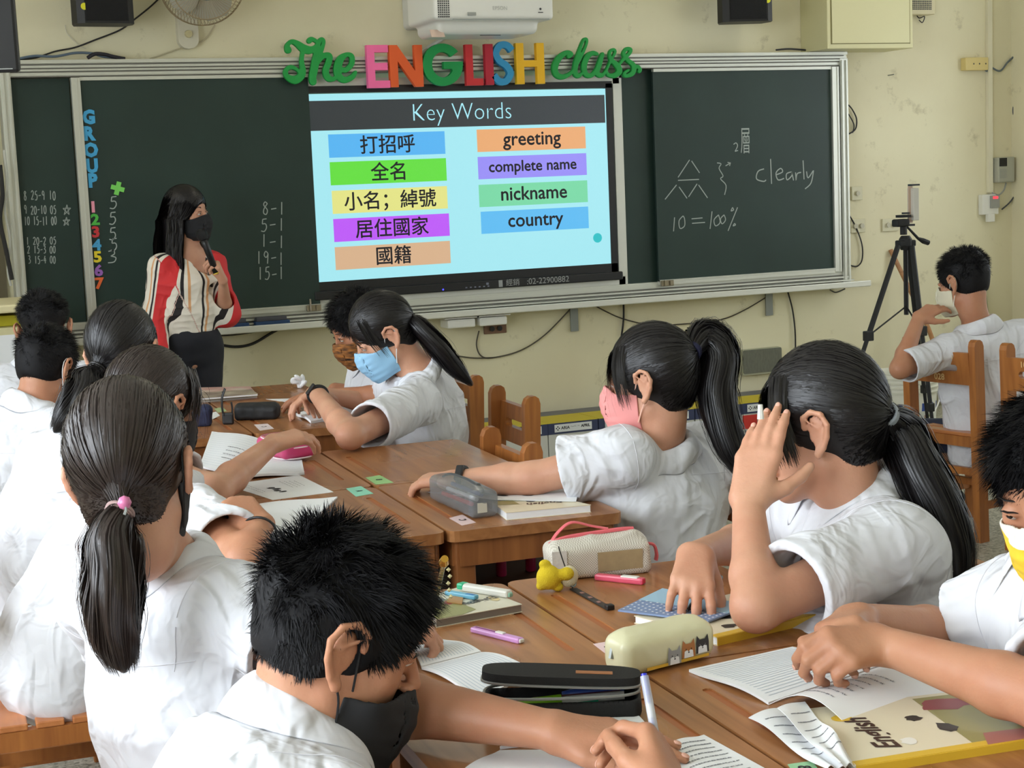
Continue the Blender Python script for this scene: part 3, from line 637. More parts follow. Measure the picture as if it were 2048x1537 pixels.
# loudspeakers
MT['spk'] = mat('speaker_black', srgb(14, 14, 15), .5)
def speaker(cx, zb, w, lab, flip, rot):
    t = empty('wall_loudspeaker', (cx, -.12, zb), rot, lab, 'loudspeaker', 'black wall loudspeakers'); h = .24; d = .17
    P = [(-w/2, 0), (-w/2*.93, -d*.35), (-w/2*.72, -d*.5), (w/2*.72, -d*.5), (w/2*.93, -d*.35), (w/2, 0), (w/2*.8, d*.5), (-w/2*.8, d*.5)]
    b = MB(); b.prism(P, 0, h, F=lambda x, y, z: (x, y, z)); b.build('cabinet', MT['spk'], t)
    b = MB(); P2 = [(x*.93, y-.004) for x, y in P[1:5]]; P2 = P2+[(x, y+.006) for x, y in P2[::-1]]; b.prism(P2, .012, h-.012); b.build('grille', mat('speaker_cloth', srgb(14, 14, 15), .9, bump=.4, bscale=400), t)
    lx = -w*.36*flip; MB().lathe([(0, 0), (.016, 0), (.016, .002), (0, .002)], (lx, -d*.5*.98-.002 if abs(lx) < w*.36 else -d*.5*.93-.006, .075 if flip > 0 else .11), 16, R=rotx(pi/2)).build('sticker', mat('yellow_sticker', srgb(218, 214, 40), .6), t)
    s = MB(); s.lathe([(0, 0), (.02, 0), (.02, .02), (0, .02)], (-w/2*.9*flip, 0, .17), 12, R=roty(-pi/2*flip)); s.box((-w/2*1.03*flip, .08, .17), (.012, .2, .04)); s.build('bracket', MT['blackm'], t)
    return t
speaker(-1.83, 2.262, .285, 'black loudspeaker on the front wall above the left end of the blackboard', 1, .1)
speaker(1.62, 2.265, .30, 'black loudspeaker on the front wall left of the cream cabinet', -1, -.25)
# wall fan
fan = empty('wall_fan', (-1.36, .02, 2.2), 0, 'white wall fan with a wire guard between loudspeaker and projector', 'fan')
m = MB(); m.prism(rrect(-.05, -.02, .05, .19, .045), 0, .05, F=lambda x, y, z: (-1.395+x, .1-z, 2.185+y)); m.build('mount', mat('fan_plastic', srgb(206, 200, 178), .4), fan, world=True)
MB().lathe([(0, 0), (.019, 0), (.017, .015), (0, .017)], (-1.395, .05, 2.235), 16, R=rotx(pi/2)).build('knob', mat('fan_knob', srgb(196, 184, 140), .4), fan, world=True)
fc = np.array([-1.355, -.14, 2.46]); Rf = rotx(pi/2+.32)@rotz(0)
MB().lathe([(0, -.1), (.07, -.1), (.085, -.02), (.06, .04), (0, .05)], fc, 20, R=Rf).build('motor', mat('fan_motor', srgb(190, 186, 168), .4), fan, smooth=True, world=True)
MB().tube([fc+Rf@np.array([0, 0, -.09]), (-1.39, .04, 2.38), (-1.395, .06, 2.33)], .018).build('neck', mat('fan_neck', srgb(190, 186, 168), .4), fan, world=True)
g = MB()
for k in range(72):
    w_ = 2*pi*k/72+.02; P = [fc+Rf@np.array([r*cos(w_+(.35*(r/.205))), r*sin(w_+(.35*(r/.205))), z]) for r, z in ((.055, .10), (.10, .105), (.16, .085), (.2, .04), (.203, 0), (.17, -.05), (.10, -.075))]
    g.tube(P, .0014, 3, cap=False)
for r, z in ((.203, .02), (.207, 0), (.16, .085), (.12, -.07)): g.tube([fc+Rf@np.array([r*cos(2*pi*k/40), r*sin(2*pi*k/40), z]) for k in range(40)], .0028, 4, closed=True)
tag(g.build('wire_guard', mat('fan_wire', srgb(168, 150, 118), .5, metal=.3), fan, world=True), kind='stuff')
MB().lathe([(0, .095), (.062, .095), (.066, .106), (.05, .116), (0, .12)], fc, 24, R=Rf).build('badge', mat('fan_badge', srgb(142, 150, 150), .5), fan, smooth=True, world=True)
for k in range(4):
    w_ = k*pi/2+.4; bl = MB(); n = 7; top = []
    for i in range(n):
        r = .04+.14*i/(n-1); wd = .045+.05*sin(pi*i/(n-1))
        for sgn in (-1, 1): top.append(Rf@np.array([r*cos(w_)-sgn*wd*sin(w_), r*sin(w_)+sgn*wd*cos(w_), .03+sgn*.016])+fc)
    bl.add(top+[q+Rf@np.array([0, 0, .002]) for q in top], [(2*i, 2*i+1, 2*i+3, 2*i+2) for i in range(n-1)]+[(2*i+2*n, 2*i+2+2*n, 2*i+3+2*n, 2*i+1+2*n) for i in range(n-1)]).build('blade', mat('fan_blade', srgb(176, 172, 156), .4), fan, smooth=True, world=True)
# projector
pj = empty('projector', (.15, -.25, 2.3), 0, 'white short-throw projector on a wall arm above the display', 'projector')
def pjp(x, y, Y=-.46): return at_y(x, y, Y)
a = pjp(868, 28); b_ = pjp(1108, 62); xl, xr = a[0], b_[0]; zt = 2.62; zf = pjp(1000, 40)[2]; zb = pjp(1000, 66)[2]
vx = Vox((xl-.05, -.56, zb-.05), (xr+.05, 0, zt+.04), .006)
vx.ebox(((xl+xr)/2, -.27, (zf+zt)/2), ((xr-xl)/2, .20, (zt-zf)/2), rad=.02).ebox(((xl+xr)/2-.01, -.25, (zb+zt)/2), ((xr-xl)/2-.045, .16, (zt-zb)/2), rad=.035, k=.02)
vox_obj(vx, 'body', MT['white'], pj, 2)
MB().box(((xl+xr)/2+.03, -.474, zf+.003), (xr-xl-.12, .004, .003)).build('seam', MT['grey'], pj, world=True)
m = MB(); Rv = rotz(-.55)
for i in range(6):
    for j in range(8): m.box(np.array([xl+.02+i*.0105, -.470, zf+.015+j*.0105]), (.006, .006, .0065))
tag(m.build('vent', MT['dgrey'], pj, world=True), kind='stuff')
MB().box((xl+.19, -.474, zf+.028), (.045, .006, .016), bev=.002).build('lens_window', MT['grey'], pj, world=True)
T = MB(); put_text(T, 'EPSON', (xl+.34, -.4735, zf+.055), XW, ZW, .026); T.build('maker_lettering', mat('pale_lettering', srgb(182, 182, 176), .6), pj, world=True)
T = MB(); T.box((xr-.075, -.4735, zf+.035), (.026, .001, .004)); T.lathe([(0, 0), (.006, 0), (0, .001)], (xr-.075, -.473, zf+.052), 8, R=rotx(pi/2)); T.build('status_marks', MT['dgrey'], pj, world=True)
MB().box((xl+.33, -.36, zb-.001), (.11, .006, .003)).build('slot', MT['black'], pj, world=True)
MB().prism(rrect(-.13, -.2, .11, .2, .025), 0, .30, F=lambda x, y, z: (-.145+x, .09-z, 2.452+y)).build('wall_plate', mat('plate_white', srgb(206, 206, 198), .5), pj, world=True)
MB().box((xl+.035, -.40, zb+.005), (.07, .002, .045), R=rotx(-.6)).build('warning_label', mat('pink_label', srgb(214, 188, 172), .7), pj, world=True)
tag(MB().tube([wp(893, 72, .06), wp(838, 108, .06)], .011, 6).build('cable_duct', MT['white']), 'short white cable duct slanting under the projector', 'duct')
# cream cabinet
cb = empty('wall_cabinet', (2.52, -.05, 2.13), 0, 'cream metal cabinet mounted high at the right of the front wall', 'cabinet')
cx0, cx1 = at_y(1655, 97, -.17)[0], at_y(1826, 95, -.17)[0]; cz0 = at_y(1740, 97, -.17)[2]
MB().box(((cx0+cx1)/2, -.035, cz0+.4), (cx1-cx0, .27, .8), bev=.004).build('body', MT['cream'], cb, world=True)
MB().box(((cx0+cx1)/2+.002, -.172, cz0+.42), (cx1-cx0-.055, .006, .78)).build('door', MT['cream'], cb, world=True)
m = MB(); g0 = cx0+.025; g1 = cx1-.022; m.box(((g0+g1)/2, -.1705, cz0+.028), (g1-g0, .004, .004)).box((g0, -.1705, cz0+.41), (.004, .004, .77)).box((g1, -.1705, cz0+.41), (.004, .004, .77)); m.build('door_gap', mat('gap_shadow', srgb(120, 112, 70), .8), cb, world=True)
# small slatted loudspeaker box beside it
ab = empty('paging_speaker', (2.93, .06, 2.33), 0, 'beige slotted paging speaker right of the cream cabinet', 'loudspeaker')
MB().box((2.90, .06, 2.45), (.19, .08, .25), bev=.005).build('body', mat('beige_plastic', srgb(206, 196, 160), .5), ab, world=True)
m = MB()
for i in range(12):
    for j in range(9): m.box((2.825+i*.0125, .019, 2.355+j*.011), (.007, .004, .007))
tag(m.build('sound_holes', MT['dgrey'], ab, world=True), kind='stuff')
tag(MB().tube(spline([wp(1832, 28, .09), wp(1838, 36, .08), wp(1849, 33, .08), wp(1845, 45, .08), wp(1838, 40, .08)], 6), .003, 5).build('cable', MT['black'], ab, world=True))
# conduit
m = MB(); p0 = wp(1975, 0, .09); p1 = wp(1984, 385, .09); m.box((p0[0]+.008, .088, (2.9+p1[2])/2), (.032, .024, 2.9-p1[2])); tag(m.build('cable_conduit', mat('conduit_plastic', srgb(222, 216, 190), .5)), 'cream vertical cable conduit near the right corner', 'conduit')
# junction box
jb = empty('junction_box', (3.2, .07, 2.0), 0, 'yellowed junction box left of the vertical conduit', 'box')
a = wp(1921, 142); b_ = wp(1966, 116); MB().box(((a[0]+b_[0])/2, .075, (a[2]+b_[2])/2), (b_[0]-a[0], .05, b_[2]-a[2]), bev=.004).build('body', mat('yellowed_plastic', srgb(212, 192, 128), .5), jb, world=True)
m = MB()
for k in (.35, .6, .88): m.lathe([(0, 0), (.005, 0), (0, .002)], (a[0]+(b_[0]-a[0])*k, .049, (a[2]+b_[2])/2), 8, R=rotx(pi/2))
m.build('screw', MT['dgrey'], jb, world=True)
# intercom and controller
ic = empty('wall_intercom', (3.44, .07, 1.33), 0, 'grey wall intercom with a black window right of the conduit', 'intercom')
a = wp(1984, 366); b_ = wp(2017, 314); MB().box(((a[0]+b_[0])/2, .07, (a[2]+b_[2])/2), (b_[0]-a[0], .06, b_[2]-a[2]), bev=.008).build('body', mat('intercom_grey', srgb(168, 168, 152), .5), ic, world=True)
MB().box((a[0]+.035, .039, b_[2]-.03), (.055, .004, .05)).build('window', MT['black'], ic, world=True)
m = MB()
for k in range(7): m.box((a[0]+.035, .039, b_[2]-.075-k*.008), (.05, .003, .003))
tag(m.build('sound_slots', MT['grey'], ic, world=True), kind='stuff')
tag(MB().tube(spline([wp(2012, 366, .07), wp(2008, 380, .06), wp(1997, 390, .06), wp(1984, 386, .07)], 6), .005, 6).build('cord', MT['grey'], ic, world=True))
rc_ = empty('air_controller', (3.35, .07, 1.15), 0, 'white wall controller with a red lit display under the intercom', 'controller')
a = wp(1958, 430); b_ = wp(1990, 388); MB().box(((a[0]+b_[0])/2-.005, .08, (a[2]+b_[2])/2), (b_[0]-a[0], .04, b_[2]-a[2]), bev=.004).build('body', MT['white'], rc_, world=True)
MB().box(((a[0]+b_[0])/2+.022, .055, (a[2]+b_[2])/2+.015), (.065, .012, .075)).build('panel', MT['grey'], rc_, world=True)
MB().box(((a[0]+b_[0])/2+.022, .048, (a[2]+b_[2])/2+.04), (.035, .004, .014)).build('display', mat('red_led', (.1, 0, 0, 1), .4, emis=(1, .04, .06, 1), es=2.0), rc_, world=True)
MB().box(((a[0]+b_[0])/2-.005, .065, a[2]-.02), (.05, .03, .05), bev=.004).build('card_slot', MT['white'], rc_, world=True)
# sockets
def socket(px, py, w, h, lab, two=True, m_=None):
    p = wp(px, py); t = empty('wall_socket', (p[0], .095, p[2]), 0, lab, 'socket', 'wall sockets')
    MB().box((0, -.002, 0), (w, .012, h), bev=.003).build('plate', m_ or mat('socket_plate', srgb(206, 200, 170), .5), t)
    for dx in ((-.022, .022) if two else (0,)): MB().lathe([(0, 0), (.014, 0), (.014, .006), (0, .006)], (dx, -.013, .0), 12, R=rotx(pi/2)).build('outlet', mat('outlet_'+str(px), srgb(186, 180, 158) if m_ is None else srgb(30, 26, 24), .5), t)
socket(1779, 450, .115, .075, 'cream double wall socket behind the tripod')
socket(1714, 452, .10, .08, 'cream double wall socket just right of the blackboard edge')
socket(1712, 387, .075, .08, 'cream single wall socket higher beside the blackboard edge', False)
socket(989, 657, .13, .055, 'brown double power outlet below the blackboard ledge', True, mat('brown_plate', srgb(120, 88, 66), .5))
# grey slate-coloured plate
a = wp(1483, 752, .08); b_ = wp(1561, 690, .08); sp_ = empty('grey_wall_plate', (1.75, .08, .3), 0, 'grey chalky metal plate low on the front wall', 'plate')
MB().prism(rrect(a[0], a[2], b_[0], b_[2]-.01, .012), 0, .03, F=lambda x, y, z: (x, .098-z, y)).build('rim', mat('plate_rim', srgb(176, 176, 150), .7), sp_, world=True)
MB().prism(rrect(a[0]+.006, a[2]+.010, b_[0]-.004, b_[2]-.013, .01), 0, .004, F=lambda x, y, z: (x, .0675-z, y)).build('cover', mat('chalky_grey', srgb(108, 110, 98), .8, noise=.2, nscale=30, stretch=(3, 1, 1)), sp_, world=True)
# white holders under the ledge
for x, nm in ((-.085, 'left'), (.095, 'right')):
    t = empty('ledge_tray', (x, .0, .735), 0, 'small white plastic tray hanging under the ledge, the %s of two' % nm, 'tray', 'trays under the ledge')
    MB().box((0, 0, .0), (.155, .12, .045), bev=.008).build('shell', MT['white'], t); MB().box((0, 0, .03), (.19, .13, .006)).build('rim', MT['white'], t)
# erasers on the ledge
for px, py, w, nm in ((463, 645, .165, 'left'), (543, 641, .175, 'right')):
    p = at_y(px, py, -.05); t = empty('board_eraser', (p[0], -.05, .8005), 0.02, 'blue and grey board eraser on the ledge, the %s of the two' % nm, 'eraser', 'board erasers')
    MB().box((0, 0, .011), (w, .055, .022), bev=.004).build('blue_base', mat('eraser_blue_'+nm, srgb(38, 66, 104), .8), t)
    MB().box((-.004, 0, .032), (w-.02, .05, .022), bev=.006).build('grey_back', mat('eraser_grey_'+nm, srgb(74, 74, 80), .85), t)
# cables
def cable(pts, r, lab, col=(28, 26, 26), Y=.085, nm='cable'):
    m_ = mat('cable_%d_%d_%d' % col, srgb(*col), .6)
    tag(MB().tube(spline([wp(*p, Y) if len(p) == 2 else wp(p[0], p[1], p[2]) for p in pts], 7), r, 6).build(nm, m_), lab, 'cable', 'loose cables on the wall')
cable([(30, 119), (70, 116), (110, 103), (150, 95), (190, 80), (240, 60), (270, 38), (300, 14), (320, -5)], .004, 'dark cable rising from the frame past the left loudspeaker to the fan')
cable([(300, 118), (350, 100), (405, 82), (430, 50)], .0035, 'pale cable behind the fan', (190, 180, 150))
cable([(1604, 0), (1612, 30), (1622, 62), (1634, 96)], .004, 'thin dark cable hanging left of the cream cabinet')
cable([(1697, 210), (1705, 220), (1713, 238), (1711, 258), (1698, 268)], .0045, 'black cable loop bulging from behind the right frame edge')
cable([(1697, 228), (1708, 250), (1705, 266)], .004, 'short black cable inside the loop at the right frame edge')
cable([(1700, 433), (1712, 455), (1724, 490), (1724, 520), (1714, 533), (1700, 531)], .0045, 'black cable hanging in a bow beside the lower right frame')
cable([(1968, 137), (1974, 142), (1980, 134), (2000, 142), (2015, 125), (2030, 112), (2042, 112)], .006, 'grey-blue cable running right from the junction box', (96, 106, 112))
cable([(2046, 135), (2036, 185), (2026, 220), (2034, 250), (2044, 270)], .005, 'dark cable dangling in the right corner', (70, 74, 80))
cable([(2046, 345), (2038, 375), (2022, 402), (2004, 419)], .005, 'dark loose cable end in the right corner below the intercom', (70, 74, 80))
cable([(958, 662), (953, 690), (962, 712), (985, 716), (1040, 702), (1090, 670), (1142, 617)], .004, 'grey cable sagging under the ledge from the outlet', (84, 78, 66))
cable([(1247, 606), (1247, 640), (1243, 672)], .006, 'thick black cable hanging straight under the ledge')
cable([(1190, 612), (1240, 636), (1300, 650), (1360, 649), (1440, 640), (1490, 620), (1543, 588)], .0035, 'thin brown cable sagging below the right half of the ledge', (60, 52, 40))
cable([(1576, 585), (1585, 620), (1590, 660), (1591, 696)], .005, 'black cable hanging under the ledge right of the bracket')
cable([(1660, 580), (1672, 585), (1690, 578)], .004, 'short cable bow under the right end of the ledge', (60, 60, 50))
cable([(430, 688), (470, 694), (505, 688), (540, 668), (560, 657)], .007, 'thick black cable swinging under the ledge beside the teacher')
cable([(430, 672), (470, 670), (520, 662), (545, 656)], .004, 'thin dark cable just under the ledge beside the teacher', (60, 56, 48))
cable([(985, 716), (940, 716), (880, 706)], .004, 'grey cable running left from the cable joint', (84, 78, 66))
cable([(1390, 803, -.1), (1440, 803, -.15), (1480, 808, -.15), (1530, 804, -.1)], .005, 'black cable lying over the paper boxes')
cable([(35, 118), (70, 112), (110, 113), (150, 106), (185, 107), (205, 113), (245, 117)], .006, 'bundle of blue-grey cables lying on the frame at the left', (88, 104, 120), .05)
cable([(175, 116), (190, 108), (210, 109), (225, 113), (250, 118)], .009, 'dark knot of cable on top of the frame', (32, 28, 38), .04)
cable([(1552, 100), (1580, 98), (1625, 101), (1650, 99)], .005, 'dark cable lying on the frame near the cream cabinet', (50, 50, 56), .05)
cable([(130, 50), (135, 68), (160, 92), (172, 98)], .0022, 'thin white cord hanging under the left loudspeaker', (206, 200, 180))
nl = wp(1791, 151); tag(MB().tube([wp(1776, 151, .1), at_y(1788, 149, .06)], .003, 6).build('nail', MT['steel']), 'steel nail sticking out of the wall right of the blackboard', 'nail')
# ================================================================== TV top left, left shelf
o = empty('hanging_monitor', (-2.75, -2.9, 1.9), 0, 'black monitor hanging in the top left corner of the picture', 'monitor')
p = at_d(40, 145, 5.0); R_ = rotz(-.18)@rotx(.10)
MB().box(p+R_@np.array([-.42, .03, .33]), (.84, .07, .66), R=R_, bev=.01).build('housing', MT['spk'], o, world=True)
MB().box(p+R_@np.array([-.42, -.006, .012]), (.80, .004, .003), R=R_).build('trim_strip', MT['grey'], o, world=True)
MB().tube([p+R_@np.array([-.42, .06, .6]), p+R_@np.array([-.42, .06, 1.35])], .03).build('ceiling_pole', MT['blackm'], o, world=True)
pdm = empty('lectern_cabinet', (-2.62, -.9, 0), 0, 'cream lectern cabinet at the left edge under the blackboard', 'cabinet')
MB().box((-2.51, -.62, .47), (.42, .50, .94), bev=.006).build('body', mat('cream_laminate', srgb(214, 206, 160), .5), pdm, world=True)
MB().box((-2.51, -.64, 1.02), (.46, .54, .035), bev=.008).build('top', mat('cream_top', srgb(222, 212, 168), .5), pdm, world=True)
MB().box((-2.34, -.64, .97), (.05, .5, .08)).build('side_support', mat('cream_side', srgb(206, 198, 150), .5), pdm, world=True)
pa = at_y(-10, 760, -.88); pt = at_y(26, 622, -.88); tag(MB().box(((-2.6+pt[0])/2, -.884, .76), (pt[0]+2.6, .006, .30)).build('notice_sheet', MT['paper']), 'white printed notice on the cream lectern cabinet', 'notice')
yh = at_y(15, 590, -.5); tag(MB().box((-2.42, -.70, .963), (.12, .2, .045), bev=.004).build('sponge', mat('yellow_sponge', srgb(190, 180, 40), .8)), 'yellow sponge in the shelf of the lectern cabinet', 'sponge')
cable([(8, 300, -.1), (14, 360, -.1), (10, 420, -.1), (20, 480, -.1), (16, 540, -.1), (22, 572, -.1)], .006, 'white cables tangled left of the frame', (190, 190, 180))
cable([(0, 330, -.12), (5, 390, -.12), (0, 440, -.12), (12, 500, -.12), (24, 560, -.12)], .010, 'black cables tangled left of the frame')
tag(MB().box((-2.36, .085, 1.45), (.06, .03, 1.2)).build('cable_recess', mat('recess_brown', srgb(96, 88, 66), .8)), 'brown dusty strip of wood beside the left frame edge', 'strip')

# ================================================================== paper boxes along the wall
bm_ = [mat('carton_white', srgb(206, 206, 196), .7), mat('carton_navy', srgb(52, 60, 92), .6), mat('carton_yellow', srgb(204, 184, 44), .6), mat('carton_grey', srgb(108, 108, 112), .6)]
lab_m = mat('carton_label', srgb(226, 228, 226), .6)
for k in range(13):
    x = -1.33+k*.288; h = .208; t = empty('paper_carton', (x, -.15, 0), random.uniform(-.012, .012), None, 'box', 'paper cartons along the wall')
    t['label'] = 'navy and yellow paper carton in the row along the wall, %s from the %s' % (('first', 'second', 'third', 'fourth', 'fifth', 'sixth', 'seventh')[k if k < 7 else 12-k], 'left' if k < 7 else 'right')
    MB().box((0, 0, .075), (.280, .40, .15)).build('carton', bm_[0], t); MB().box((0, 0, .179), (.284, .404, .058)).build('lid', bm_[1], t)
    MB().box((0, -.075, .209), (.284, .254, .003)).build('lid_print', bm_[2], t); MB().box((0, .128, .209), (.284, .148, .003)).build('lid_stripe', bm_[3], t)
    MB().box((0, -.2035, .180), (.212, .002, .040)).build('paper_label', lab_m, t)
    T = MB(); put_text(T, 'ARIA', (-.045, -.2048, .180), XW, ZW, .022, off=.0006); put_text(T, 'APRIL', (.070, -.2048, .182), XW, ZW, .020, off=.0008); scribble(T, -.015, .035, .182, .009, .0012, (0, -.2046, 0), XW, ZW, k)
    for q in range(4): T.lathe([(0, 0), (.004, 0), (0, .0004)], (-.088+.008*cos(q*pi/2), -.2047, .180+.008*sin(q*pi/2)), 6, R=rotx(pi/2))
    T.build('label_print', MT['ink'], t)
    if k >= 9:
        c = (srgb(206, 180, 44), srgb(206, 50, 40))[(k-9) % 2]; MB().box((.09 if k % 2 else -.09, -.2015, .105), (.09, .002, .075)).build('corner_print', mat('carton_print_%d' % k, c, .6), t)

# ================================================================== tripod with phone holder
tc_ = at_y(1812, 470, -1.75); tp = empty('camera_tripod', (tc_[0], tc_[1], 0), 0, 'black camera tripod with a phone clamp by the front wall', 'tripod')
def tq(x, y, Y): return at_y(x, y, Y)
hub = tq(1811, 487, -1.75)
feet = [tq(1690, 850, -1.95), tq(1870, 920, -1.92), tq(1825, 800, -1.45)]
m = MB(); m.lathe([(0, -.03), (.022, -.03), (.03, -.01), (.03, .02), (.02, .035), (0, .035)], hub, 14); m.tube([hub, hub+[0, 0, -.33]], .011); m.box(hub+[0, 0, .0], (.085, .05, .03), bev=.006); m.build('centre_column', MT['blackm'], tp, world=True)
for k, (px, py, Y, tx, ty, TY) in enumerate(((1796, 492, -1.78, 1660, 905, -2.02), (1824, 492, -1.78, 1874, 925, -1.98), (1815, 490, -1.72, 1850, 795, -1.40))):
    A = tq(px, py, Y); B = tq(tx, ty, TY); d = B-A; B = A+d*(A[2]/-d[2])*.985 if d[2] < 0 else B
    l = MB(); C1 = A+(B-A)*.36; C2 = A+(B-A)*.68; l.tube([A, C1], .0125, 8); l.tube([C1, C2], .010, 8); l.tube([C2, B], .0085, 8); lg = l.build('leg', MT['blackm'], tp, world=True)
    for c_, r_ in ((C1, .019), (C2, .015)):
        q = MB(); q.box(c_, (.042, .03, .045) if r_ > .017 else (.03, .026, .04), bev=.004); z = q.build('leg_clamp', MT['black'], lg); 
    z = MB().tube([B+[0, 0, .02], B+[0, 0, -.0]], .014).build('foot', MT['black'], lg)
    MB().tube([hub+[0, 0, -.29], C1], .004, 5).build('brace', MT['blackm'], tp, world=True)
hd_ = hub+np.array([-.01, 0, .04]); m = MB(); m.tube([hd_, hd_+[0, 0, .05]], .016); m.box(hd_+[-.015, 0, .055], (.07, .05, .035), bev=.008); m.box(hd_+[0, 0, .085], (.05, .05, .012)); m.build('pan_head', MT['blackm'], tp, world=True)
MB().tube([hd_+[.01, 0, .045], tq(1836, 477, -1.75), tq(1846, 482, -1.75), tq(1857, 486, -1.75)], [.005, .007, .013, .012]).build('pan_handle', MT['blackm'], tp, world=True)
a = tq(1817, 446, -1.75); b_ = tq(1824, 372, -1.75); m = MB(); m.box((a+b_)/2, (.022, .006, b_[2]-a[2])); m.build('clamp_plate', mat('clamp_tan', srgb(196, 170, 150), .5), tp, world=True)
MB().box((a+b_)/2+[.016, .0, 0], (.03, .05, b_[2]-a[2]-.02), bev=.003).build('clamp_frame', mat('clamp_white', srgb(196, 192, 180), .5), tp, world=True)
MB().box(b_+[.01, 0, .004], (.045, .03, .008)).box(a+[-.015, 0, .045], (.03, .02, .008)).box(a+[.0, 0, -.01], (.05, .03, .01)).build('clamp_jaw', MT['black'], tp, world=True)
# bucket
bc = at_z(1812, 905, 0); bk = empty('paint_bucket', (bc[0], bc[1], 0), 0, 'white plastic bucket with a blue banded label beside the tripod', 'bucket')
top = at_y(1757, 750, bc[1]); R0 = .162; H0 = at_y(1812, 742, bc[1])[2]
pr = [(0, .004), (R0*.84, 0), (R0*.86, .01), (R0*.97, H0-.10)]
for i in range(4): z = H0-.10+i*.024; pr += [(R0*1.05, z), (R0*1.06, z+.006), (R0*.99, z+.008), (R0*.99, z+.022)]
pr += [(R0*1.03, H0), (R0*.96, H0), (R0*.95, H0-.01), (R0*.82, .012), (0, .012)]
MB().lathe(pr, (0, 0, 0), 40).build('pail', mat('bucket_white', srgb(222, 220, 204), .45), bk, smooth=True, auto=40)
def band_(z0, z1, a0, a1, name, m_, e=.0012):
    n = 16; v = []; rr = lambda z: (R0*.86+(R0*.97-R0*.86)*z/(H0-.10))+e
    for i in range(n+1):
        w_ = a0+(a1-a0)*i/n; v += [(rr(z0)*cos(w_), rr(z0)*sin(w_), z0), (rr(z1)*cos(w_), rr(z1)*sin(w_), z1)]
    return MB().add(v, [(2*i, 2*i+2, 2*i+3, 2*i+1) for i in range(n)]).build(name, m_, bk, smooth=True)
band_(H0-.19, H0-.15, -pi, pi-.01, 'blue_band', mat('label_blue', srgb(48, 74, 146), .5))
band_(.05, H0-.19, -2.6, -.6, 'label', mat('label_paper', srgb(206, 208, 196), .6)); band_(H0-.26, H0-.19, -2.6, -1.85, 'label_corner', mat('label_blue2', srgb(70, 96, 160), .5), .002)
band_(H0-.27, H0-.21, -1.55, -1.1, 'label_picture', mat('label_print', srgb(130, 160, 80), .6, col2=srgb(170, 90, 110), nscale=30), .0022); band_(.10, H0-.29, -1.6, -.8, 'label_text', mat('label_text', srgb(196, 198, 188), .6, noise=.35, nscale=120), .0022)
MB().tube(spline([(-R0*1.05, 0, H0-.07), (-R0*.9, -R0*.6, H0-.14), (-R0*.2, -R0*1.08, H0-.24), (R0*.6, -R0*.9, H0-.15), (R0*1.05, 0, H0-.07)], 8), .004, 6).build('handle', MT['white'], bk)
# stick and green board
a = wp(1781, 500, .09); tag(MB().tube([a, at_y(1856, 655, -.12), at_z(1930, 860, .01)], .014, 8).build('wooden_stick', wood('stick_wood', srgb(176, 128, 84), srgb(150, 104, 62), .5)), 'plain wooden stick leaning against the wall behind the tripod', 'stick')
p = at_y(1985, 560, .0); tag(MB().box((p[0]-.05, .03, .42), (.12, .012, .80), R=rotx(-.12)@roty(-.06)).build('leaning_board', mat('olive_board', srgb(150, 148, 112), .7)), 'olive board leaning on the wall behind the boy with the white mask', 'board')

# ================================================================== school desks
ANG = -.0588  # the rows run slightly askew to the room
TZ = .74
def rot_xy(p, a): return (p[0]*cos(a)-p[1]*sin(a), p[0]*sin(a)+p[1]*cos(a))
def make_desk(front):
    """a 40 x 60 cm desk, long side along y, sitter on the +x side when front=1; origin under its centre"""
    t = empty('school_desk')
    hx, hy = .199, .299; s = front
    g0, g1 = sorted((-s*.145, -s*.160))
    mb = MB(); mb.prism(rrect(-hx, -hy, hx, hy, .022, 3), TZ-.024, TZ-.003, holes=[]); mb.prism(rrect(-hx, -hy, hx, hy, .022, 3), TZ-.003, TZ, holes=[rrect(g0, -.17, g1, .17, .006, 2)[::-1]])
    mb.build('desktop', MT['desk'], t)
    MB().prism(rrect(g0, -.17, g1, .17, .006, 2), TZ-.0032, TZ-.0025).build('pencil_groove', mat('groove_wood', srgb(150, 84, 40), .4) if 'groove' not in MT else MT['groove'], t)
    for y in (-hy+.022, hy-.022): MB().box((0, y, TZ-.052), (hx*2-.05, .022, .056)).build('apron', MT['desk2'], t)
    MB().box((-s*(hx-.022), 0, TZ-.052), (.022, hy*2-.05, .056)).build('apron', MT['desk2'], t)
    for sx in (-1, 1):
        for sy in (-1, 1): MB().box((sx*(hx-.038), sy*(hy-.040), (TZ-.024)/2), (.045, .045, TZ-.024), bev=.004).build('leg', MT['desk2'], t)
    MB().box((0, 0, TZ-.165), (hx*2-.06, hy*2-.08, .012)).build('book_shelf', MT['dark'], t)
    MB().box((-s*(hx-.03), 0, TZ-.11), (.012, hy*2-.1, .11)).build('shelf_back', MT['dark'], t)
    for y in (-hy+.04, hy-.04): MB().box((0, y, .12), (hx*2-.1, .022, .035)).build('stretcher', MT['desk2'], t)
    MB().box((0, 0, .12), (.03, hy*2-.1, .035)).build('stretcher', MT['desk2'], t)
    return t
MT['groove'] = mat('groove_wood', srgb(166, 96, 50), .4)
dA = make_desk(1); dB = make_desk(-1); used = {1: 0, -1: 0}
GR = {'far': (-1.947, -2.62), 'middle': (-1.947, -4.27), 'near': (-2.085, -5.93)}
GC = {'far': 'farthest', 'middle': 'middle', 'near': 'nearest'}
def gp(group, x, y):   # a point in the frame of a group of four desks
    c = GR[group]; a = rot_xy((x, y), ANG); return (c[0]+a[0], c[1]+a[1])
DESKS = {}
